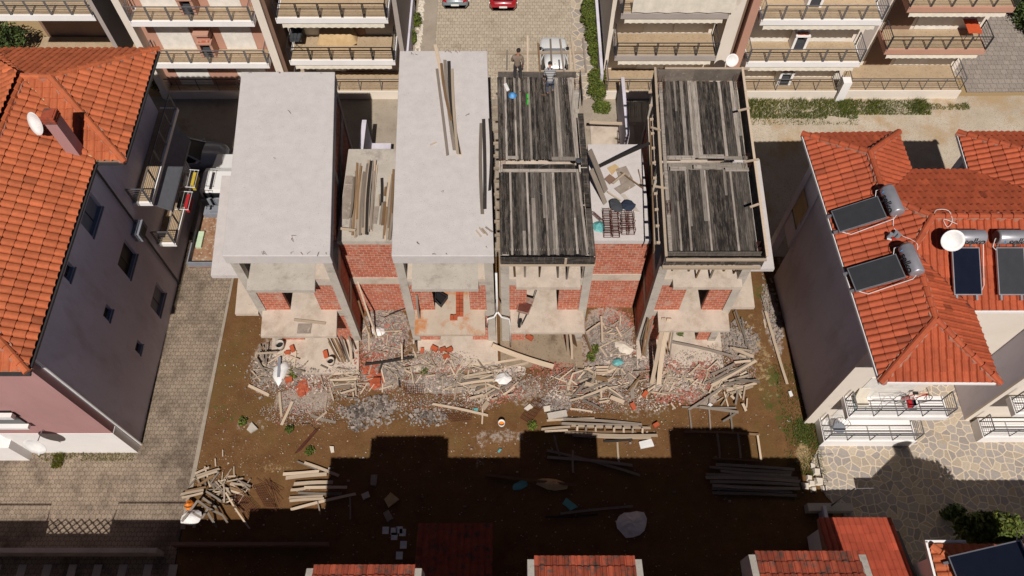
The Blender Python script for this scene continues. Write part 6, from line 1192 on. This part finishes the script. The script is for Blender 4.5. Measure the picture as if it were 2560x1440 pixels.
# balconies of the middle houses
def barrow():
    c = P(1312,778,3.42); t = thing('wheelbarrow', c, 'cement-caked wheelbarrow on the balcony of the worker house', 'wheelbarrow'); an = math.radians(-17); cs, sn = math.cos(an), math.sin(an)
    xf = lambda p: (c.x+p[0]*cs-p[1]*sn, c.y+p[0]*sn+p[1]*cs, c.z+p[2])
    b = MB(xf); b.hexa([(-.2,-.3,.3),(.2,-.3,.3),(.24,.3,.3),(-.24,.3,.3),(-.3,-.42,.58),(.3,-.42,.58),(.34,.45,.62),(-.34,.45,.62)]); b.build('tray', M['traym'], t)
    b = MB(xf); b.hexa([(-.25,-.3,.5),(.25,-.3,.5),(.28,.35,.5),(-.28,.35,.5),(-.26,-.34,.59),(.26,-.34,.59),(.3,.1,.625),(-.3,.1,.625)]); b.build('mortar_load', M['rust'], t)
    for s in (-1,1):
        MB(xf).tube([(s*.1,-.85,.2),(s*.2,-.2,.27),(s*.28,.5,.5),(s*.3,1.0,.62)],.02,6).build('handle', M['charcoal'], t); MB(xf).tube([(s*.24,.3,.3),(s*.26,.36,.0)],.018,5).build('leg', M['charcoal'], t)
    o = MB(xf).tube([(-.05,-.8,.2),(.05,-.8,.2)],.2,16).build('wheel', M['tyre'], t); MB(xf).tube([(-.055,-.8,.2),(.055,-.8,.2)],.1,10).build('rim', M['dusty'], o)
M['traym'] = noisy('cement_caked_tray', (.34,.26,.21), (.2,.1,.07), 6); barrow()
q = cv('9',665,625); k = 0
for i in range(6):
    for j in range(2):
        a = P(*cv('9',665+34*j,640+36*i),3.4); tag(MB().box(a.x-.085,a.x+.08,a.y-.09,a.y+.09,3.41,3.41+.19).build('hollow_brick', M['block']), f'orange brick in the balcony stack, {ordn(i)} row, {"left" if j == 0 else "right"} one', 'brick', 'bricks stacked on the balcony')
for j in range(2): a = P(*cv('9',612+34*j,852),3.4); tag(MB().box(a.x-.085,a.x+.08,a.y-.1,a.y+.1,3.41,3.6).build('hollow_brick', M['block']), f'orange brick at the foot of the tidy stack, {"left" if j == 0 else "right"} one', 'brick', 'bricks stacked on the balcony')
t = thing('mortar_tub', P(1103,745,3.42), 'black rectangular mortar tub tilted on the first balcony', 'tub'); c = P(1103,745,3.42)
b = MB(); vv = [P(*cv('9',*q),3.44) for q in ((462,700),(515,750),(572,672),(475,615))]; b.add(vv+[v+Vector((0,0,.25)) for v in vv], [(0,1,2,3),(0,4,5,1),(1,5,6,2),(2,6,7,3),(3,7,4,0)]); o = b.build('shell', M['blackm'], t); o.modifiers.new('s','SOLIDIFY').thickness = .02
b = MB(); b.tube([v+Vector((0,0,.25)) for v in vv],.025,6,closed=True); b.build('rim', M['metal'], t)
# bricks, buckets, bags and sheets on the ground
def brick(label, crop, x, y, z, rot, s=1.0, m='block', g='loose bricks on the plot'):
    c = P(*cv(crop,x,y),z); cs, sn = math.cos(rot), math.sin(rot); l, w, h = .16*s, .1*s, .18*s
    tag(MB().hexa([(c.x+a*l*cs-e*w*sn, c.y+a*l*sn+e*w*cs, z+k*h) for a, e, k in ((-1,-1,0),(1,-1,0),(1,1,0),(-1,1,0),(-1,-1,1),(1,-1,1),(1,1,1),(-1,1,1))]).build('hollow_brick', M[m]), label, 'brick', g)
for it in (('orange brick on the soil below the leaning boards, upper one','8',1425,440,.05,.9),('orange brick on the soil below the leaning boards, lower one','8',1320,545,.05,2.0),('broken brick at the left of the group on the second front slab','9',345,1145,.13,1.5,.8),('large broken brick in the group on the second front slab','9',455,1130,.13,-.5,1.1),('broken brick leaning in the middle of the second front slab group','9',530,1140,.13,.4,1.0),('broken brick at the right of the second front slab group','9',590,1140,.13,.5,1.0),('pale brick below the second front slab group','9',560,1200,.13,.3,1.0),('orange brick upright by the pot on the first front slab','5',835,1130,.13,2.0),('hollow brick end-on by the pot on the first front slab','5',792,1162,.13,.1,.8),('pale brick near the leaning bundle on the first front slab','5',1135,1180,.13,1.9,1.1),('orange brick beside the weed under the first slab','7',495,365,.05,.2,1.1),('whole brick on top of the bright brick heap','7',1370,375,.12,.0,1.2),('red brick beside the long timber stack','8',1520,705,.05,.5,.9),('brick lump in the wet concrete of the worker house','9',1310,1030,.1,-.6,1.1)): brick(*it)
def pot(name, label, c, r, h, m, inner, cat, ring=None):
    t = thing(name, c, label, cat); b = MB(); n = 18; vs = []; 
    for rr, z in ((r*.82,0),(r,h),(r*.88,h),(r*.75,h*.35)): vs += [(c[0]+rr*math.cos(k*2*math.pi/n),c[1]+rr*math.sin(k*2*math.pi/n),c[2]+z) for k in range(n)]
    b.add(vs, [(j*n+k,j*n+(k+1)%n,(j+1)*n+(k+1)%n,(j+1)*n+k) for j in range(3) for k in range(n)]+[tuple(range(n))[::-1]]); b.build('shell', M[m], t, True)
    MB().cyl(c,r*.78,c[2]+h*.3,c[2]+h*.5,n).build('content', M[inner], t); return t
pot('mortar_pot', 'grey cement pot at the left of the first front slab', P(703,868,.12), .23, .42, 'conc', 'blackm', 'pot'); pot('mortar_pot', 'tipped looking cement pot near the leaning bundle', P(829,908,.12), .2, .38, 'dusty', 'blackm', 'pot')
pot('paint_bucket', 'white bucket with orange content on the soil', P(1254,1062,.03), .17, .3, 'whitepl', 'orange', 'bucket')
q = P(700,930,.14); b = MB(); vv = [P(*cv('7',*k),.14) for k in ((370,215),(470,170),(490,240),(440,340),(385,425),(330,335),(330,240))]; n = 7
r = random.Random(2); ring = lambda f, z: [(q.x+(v.x-q.x)*f, q.y+(v.y-q.y)*f, z+r.uniform(-.03,.03)) for v in vv]
g = ring(1,.14)+ring(.92,.22)+ring(.6,.31)+ring(.25,.3); b.add(g+[(q.x,q.y,.27)], [(k0*7+k,k0*7+(k+1)%7,k0*7+7+(k+1)%7,k0*7+7+k) for k0 in range(3) for k in range(7)]+[(21+k,21+(k+1)%7,28) for k in range(7)])
tag(b.build('white_sack', M['whitepl'], smooth=True), 'white woven sack lying at the corner of the first front slab', 'sack'); tag(MB().bar(P(*cv('7',395,130),.35),P(*cv('7',385,330),.33),.14,.02).build('blue_cloth', M['greyawn']), 'blue grey strip of cloth across the white sack', 'cloth')
a, c = P(*cv('8',585,630),.1), P(*cv('8',750,600),.1); tag(MB().bar(a,c,.32,.2).build('concrete_block', M['conc']), 'long grey concrete block above the long timber stack', 'block')
for lb, cr, pp, m, nm, ct in (('white foam board at the shadow edge','8',[(1372,850),(1480,823),(1505,885),(1388,908)],'whitepl','foam_board','board'), ('pale tile offcut left of the concrete block','8',[(380,560),(430,520),(460,550),(410,580)],'stone','stone_slab','slab'), ('square pale slab at the rusty grid','8',[(548,545),(605,535),(608,578),(555,588)],'stone','stone_slab','slab'), ('small white tile on the soil below the fanned heap','8',[(1968,530),(1985,512),(2012,530),(1990,545)],'whitepl','tile','tile'), ('white block on the soil left of the shadow','2',[(1552,60),(1590,62),(1595,112),(1565,118)],'stone','foam_block','block'), ('small white block at the shadow edge of the board row','2',[(1545,252),(1565,255),(1560,275),(1540,270)],'stone','foam_block','block'), ('grey flat lump on the soil near the paved path','7',[(70,860),(120,785),(180,850),(110,895)],'conc','concrete_lump','lump'), ('pale blue foil scrap at the shadow edge','8',[(152,930),(170,905),(190,912),(165,942)],'teal','foil_scrap','scrap'), ('turquoise scrap under the long pale plank','7',[(2330,645),(2385,640),(2375,680),(2345,670)],'teal','foil_scrap','scrap'), ('pale turquoise sheet in the deep shade','1',[(1158,755),(1195,700),(1310,785),(1232,820),(1200,785)],'teal','plastic_sheet','sheet'), ('pale scrap of plastic bottle beside the duplex wall','F',[(1970,980),(1977,978),(1982,990),(1974,993)],'whitepl','plastic_scrap','scrap'), ('brown cardboard in the shade right of the board row','2',[(2050,545),(2110,480),(2190,545),(2090,620)],'cover','cardboard','cardboard'), ('grey board below the brown cardboard in the shade','2',[(2040,670),(2090,640),(2135,720),(2080,755)],'plyw','board_offcut','board'), ('upright grey board in the shade right of the board row','2',[(1930,320),(1990,318),(1975,422),(1925,415)],'plyw','board_offcut','board'), ('square grey slab in the shade below the upright board','2',[(1840,500),(1905,470),(1922,520),(1860,550)],'conc','stone_slab','slab')):
    vv = [P(*cv(cr,*k),.05) for k in pp]; tag(MB().prism([v[:2] for v in vv], .03, .075 if 'sheet' in nm or 'foil' in nm else .12).build(nm, M[m]), lb, ct)
for i, (x, y) in enumerate(((2062,825),(2138,835),(2188,822),(2142,880),(2218,845),(2225,957),(2188,1055))):
    a = P(*cv('2',x,y),1.2 if i < 5 else 2.5); w2 = .14; tag(MB().box(a.x-w2,a.x+w2,a.y-w2*1.1,a.y+w2*1.1,a.z-.03,a.z).build('paper_sheet', M['whitepl']), f'white tile sheet in deep shade above the first stair head, {ordn(sorted(range(7), key=lambda k: (825,835,822,880,845,957,1055)[k]).index(i))} from the top', 'sheet', 'white sheets in the shade')
cloth('plastic_sheet', 'large pale crumpled sheet in deep shade above the middle stair head', P(*cv('1',1815,945),.05), .72, .62, .2, 'whitepl', 11, .3, 'sheet')
cloth('plastic_sheet', 'long brownish crumpled plastic wrapped round a plank in the shade', P(*cv('1',1060,570),.1), .75, .26, .12, 'cover', 12, -.15, 'sheet'); cloth('plastic_sheet', 'greenish plastic scrap beside the wrapped plank', P(*cv('1',760,580),.05), .4, .2, .06, 'teal', 13, .4, 'sheet')
cloth('plastic_bag', 'white bag in the scrap heap at the end of the path', P(*cv('2',290,705),.3), .48, .36, .25, 'whitepl', 14, .2, 'bag'); cloth('plastic_bag', 'bright orange bag in the scrap heap', P(*cv('2',265,592),.3), .2, .22, .22, 'orange', 15, 0, 'bag')
cloth('plastic_bag', 'crumpled pale plaster bag on the rubble of the right gap', P(1560,868,.1), .5, .35, .14, 'stone', 16, -.6, 'bag'); cloth('plastic_bag', 'torn turquoise plastic on the rubble of the right gap', P(1545,905,.1), .28, .2, .12, 'teal', 17, .3, 'bag'); cloth('plastic_bag', 'white torn bag on the rubble of the first gap', P(945,828,.1), .38, .26, .14, 'whitepl', 18, -.2, 'bag'); cloth('plastic_bag', 'white crumpled plastic in the tangled heap', P(*cv('8',200,300),.2), .42, .3, .16, 'whitepl', 19, .2, 'bag')
def crate():
    t = thing('timber_crate', P(*cv('2',340,650),.3), 'open box of grey boards over the white bag in the scrap heap', 'frame')
    for p1, p2, z1, z2 in (((345,555),(200,745),.9,.75),((345,555),(440,625),.9,.9),((440,625),(385,715),.9,.8),((300,665),(385,715),.8,.8),((440,625),(580,690),.9,.2),((420,640),(520,800),.6,.1)): MB().bar(P(*cv('2',*p1),z1),P(*cv('2',*p2),z2),.1,.04).build('board', M['grey'], t)
crate()
def mesh(name, label, cr, corners, z, nu, nv, r=.008):
    v = [P(*cv(cr,*k),z) for k in corners]; b = MB()
    for i in range(nu+1): s = i/nu; b.tube([v[0].lerp(v[1],s),v[3].lerp(v[2],s)],r,4)
    for j in range(nv+1): s = j/nv; b.tube([v[0].lerp(v[3],s)+Vector((0,0,.012)),v[1].lerp(v[2],s)+Vector((0,0,.012))],r,4)
    tag(b.build(name, M['rust']), label, 'steel mesh', 'rusty steel mesh pieces')
mesh('steel_mesh','rusty grid of steel bars in front of the second house','7',[(1640,400),(1850,400),(1830,505),(1650,505)],.12,9,4); mesh('steel_mesh','rusty mesh under the right end of the long pale plank','7',[(2000,670),(2320,700),(2310,760),(2120,780)],.1,10,4)
mesh('steel_mesh','rusty grid beside the pale slabs','8',[(350,640),(480,460),(580,500),(430,690)],.1,7,8); mesh('steel_mesh','rusty mesh crates in the scrap heap','2',[(650,520),(760,480),(900,640),(800,720)],.25,8,9); mesh('steel_mesh','rusty brown mesh sheet right of the scrap heap','2',[(850,420),(930,400),(1060,610),(960,610)],.05,5,10)
b = MB(); a, c = P(*cv('7',580,1080),.1), P(*cv('7',760,870),.1)
for k in range(20): q = a.lerp(c,k/19); b.tube([(q.x+.16*math.cos(u)+.05*math.sin(u),q.y+.1*math.cos(u),.14+.12*math.sin(u)) for u in [i*.63 for i in range(10)]],.008,4,closed=True)
b.tube([P(*cv('7',610,798),.1),P(*cv('7',700,805),.15),P(*cv('7',765,870),.12)],.012,5); tag(b.build('wire_coil', M['rust']), 'rusty spiral coil on the brown soil', 'wire coil')
b = MB(); r = random.Random(5)
for k in range(9): q = P(*cv('2',860+r.uniform(0,150),350+r.uniform(0,80)),.1); b.tube([q,q+Vector((r.uniform(.3,1),-r.uniform(.4,1.4),r.uniform(0,.2)))],.01,4)
tag(b.build('steel_rods', M['rust']), 'loose rusty rods above the mesh sheet', 'rods')
# ash heap: a countless mass of grey lumps
scatterd = [(905,1030,1.0,.45,170),(950,1015,.8,.6,130),(900,1060,.6,.4,60),(1065,1045,.9,.3,60)]
RUBL['ash_lumps'] = ('heap of dark and light grey cement lumps on the soil', 'lumps'); M['ash'] = noisy('ash_grey', (.30,.25,.215), (.17,.135,.115), 5, bmp=0); scatter('ash_lumps', scatterd, M['ash'], .04, .18, 9, .02, (.3,1.5), .8)
# shaded court and lane furniture
t = thing('street_pole', P(2115,1272), 'thin pole with wire bracket standing in the shaded corner of the crazy paving', 'pole'); q = P(2070,1270); MB().tube([(q.x,q.y,0),(q.x,q.y,3.3)],.035,8).build('shaft', M['metal'], t); MB().tube([(q.x,q.y,3.3),(q.x+.8,q.y,3.35)],.012,5).build('bracket', M['steel'], t)
tag(MB().box(q.x-1.1,q.x+.95,q.y-.25,q.y+.1,0,.5).build('garden_wall', M['conc']), 'broken low wall at the shaded corner of the crazy paving', 'wall'); tag(MB().box(14.1,14.25,5,9.2,0,.7).build('garden_wall', M['rwall']), 'dark boundary wall beside the red annex', 'wall')
t = thing('manhole', (0,0,0), 'x', 'x'); bpy.data.objects.remove(t)
one('F', (1474,306,1590,310,.2,'p',1.5,1.5), 0, 'pale plank bridging the shaded court behind the houses'); tag(MB().box(4.7,7.3,30.4,32.3,.02,.12).build('concrete_pad', M['dusty']), 'concrete pad in the court behind the right houses', 'pad')
b = MB(); b.box(-8.35,-8.1,26.5,30.0,0,3.0).box(-8.1,-7.0,29.6,30,0,1.0); tag(b.build('garden_wall', M['rwall']), 'grey wall in the dark court behind the leftmost house', 'wall')
tag(MB().box(6.4,6.6,29.5,33.8,0,2.4).build('garden_wall', M['rwall']), 'dark bluish wall in the shaded court behind the boxed deck', 'wall')

# on the front balconies of the duplex
t = thing('deck_chair', (15.45, 13.0, 3.57), 'cream canvas chair with green legs on the upper balcony of the duplex', 'chair'); q = Vector((15.45,12.95,3.57))
MB().hexa([q+Vector(v) for v in ((-.25,-.25,.4),(.25,-.25,.4),(.25,.2,.36),(-.25,.2,.36),(-.25,-.25,.43),(.25,-.25,.43),(.25,.2,.39),(-.25,.2,.39))]).build('seat', M['awning'], t)
MB().hexa([q+Vector(v) for v in ((-.25,.2,.4),(.25,.2,.4),(.25,.36,.95),(-.25,.36,.95),(-.25,.23,.4),(.25,.23,.4),(.25,.39,.95),(-.25,.39,.95))]).build('backrest', M['awning'], t)
for sx in (-.24,.24):
    for y1, y2 in ((-.3,.2),(.2,-.25)): MB().tube([q+Vector((sx,y1,0)),q+Vector((sx,y2,.4))],.015,5).build('leg', M['teal'], t)
t = thing('drying_rack', (16.6, 12.9, 3.57), 'wire drying rack on the upper balcony of the duplex', 'drying rack'); q = Vector((16.6,12.88,3.57))
b = MB(); [b.tube([q+Vector((-.55,y,.85)),q+Vector((.55,y,.85))],.008,4) for y in (-.3,-.15,0,.15,.3)]; [b.tube([q+Vector((x,-.3,.85)),q+Vector((x,.3,.85))],.012,4) for x in (-.55,.55)]; b.build('rack', M['steel'], t)
for sy in (-1,1): MB().tube([q+Vector((-.5,sy*.3,0)),q+Vector((.5,-sy*.3,.85))],.012,4).build('leg', M['steel'], t)
t = thing('laundry_basket', (17.65, 12.85, 3.57), 'round basket heaped with red and dark clothes on the upper balcony', 'basket'); MB().cyl((17.65,12.85),.24,3.575,3.9,16,r2=.3).build('basket', M['whitepl'], t)
for dx, m in ((-.1,'red'),(.06,'navy'),(.12,'whitepl')): MB().hexa([(17.65+dx+a*.14,12.85+c*.2,3.9+h*.12) for a, c, h in ((-1,-1,0),(1,-1,0),(1,1,0),(-1,1,0),(-.6,-.7,1),(.5,-.6,1),(.6,.7,1),(-.7,.6,1))]).build('clothes', M[m], t)
t = thing('bicycle', (18.2,12.95,3.57), 'bicycle leaning behind the railing of the upper balcony', 'bicycle'); q = Vector((17.75,13.1,3.57))
for dx in (-.5,.5): MB().tube([q+Vector((dx+.33*math.cos(a*.3927),.05*math.sin(a*.3927),.34+.33*math.sin(a*.3927))) for a in range(16)],.018,5,closed=True).build('wheel', M['blackm'], t)
b = MB(); b.tube([q+Vector(v) for v in ((-.5,0,.34),(-.15,0,.85),(.4,0,.9),(.5,0,.34))],.018,5); b.tube([q+Vector(v) for v in ((-.5,0,.34),(0,0,.32),(.4,0,.85))],.018,5); b.tube([q+Vector(v) for v in ((0,0,.32),(-.17,0,.95))],.018,5); b.build('frame', M['red'], t); MB().bar(q+Vector((-.28,0,.97)),q+Vector((-.05,0,.96)),.12,.05).build('saddle', M['blackm'], t); MB().tube([q+Vector((.36,-.25,1.0)),q+Vector((.4,.0,.98)),q+Vector((.36,.25,1.0))],.015,5).build('handlebar', M['blackm'], t)
t = thing('wire_chair', (15.4, 12.75, .74), 'round wire armchair on the ground floor balcony of the duplex', 'chair'); q = Vector((15.4,12.75,.74))
b = MB()
for k in range(9): a = math.pi*k/8; b.tube([q+Vector((.3*math.cos(a),.25*math.sin(a)-.05,.4)),q+Vector((.4*math.cos(a),.36*math.sin(a)-.02,.82))],.008,4)
b.tube([q+Vector((.4*math.cos(math.pi*k/12),.36*math.sin(math.pi*k/12)-.02,.82)) for k in range(13)],.014,5); b.build('backrest', M['metal'], t); MB().cyl((q.x,q.y),.3,q.z+.38,q.z+.41,16).build('seat', M['greyawn'], t)
for k in range(4): a = .8+k*1.57; MB().tube([q+Vector((.2*math.cos(a),.2*math.sin(a),.38)),q+Vector((.27*math.cos(a),.27*math.sin(a),0))],.012,4).build('leg', M['metal'], t)

def scraps():
    r = random.Random(33); b = MB()
    for px, py, rx, ry, n in [(1200,960,1.9,.9,50),(1480,955,1.9,1.0,55),(1790,960,1.7,1.0,50),(900,950,2.2,1.1,30),(1080,920,1.6,.8,36),(1640,960,1.5,.8,36),(960,840,1.1,1.3,26),(1530,840,1.1,1.2,22),(560,1220,1.4,.7,30),(700,930,1.2,1,22)]:
        c = P(px, py)
        for _ in range(n):
            a = r.random()*6.283; q = r.random()**.6; x = c.x+rx*q*math.cos(a); y = c.y+ry*q*math.sin(a); l = r.uniform(.15,.55); d = r.gauss(.3,.9); z = .08+(.1 if any(xa < x < xb for xa, xb in SL) and y > 16 else 0)+r.random()*.06
            e = Vector((math.cos(d)*l, math.sin(d)*l, r.uniform(-.05,.08))); b.bar(Vector((x,y,z))-e, Vector((x,y,z+.02))+e, r.uniform(.03,.085), r.uniform(.015,.035), r.uniform(.35,1.0))
    tag(b.build('timber_scraps', M['pale']), 'broken batten pieces strewn through the rubble before the unfinished houses', 'scraps', kind='stuff')
scraps()
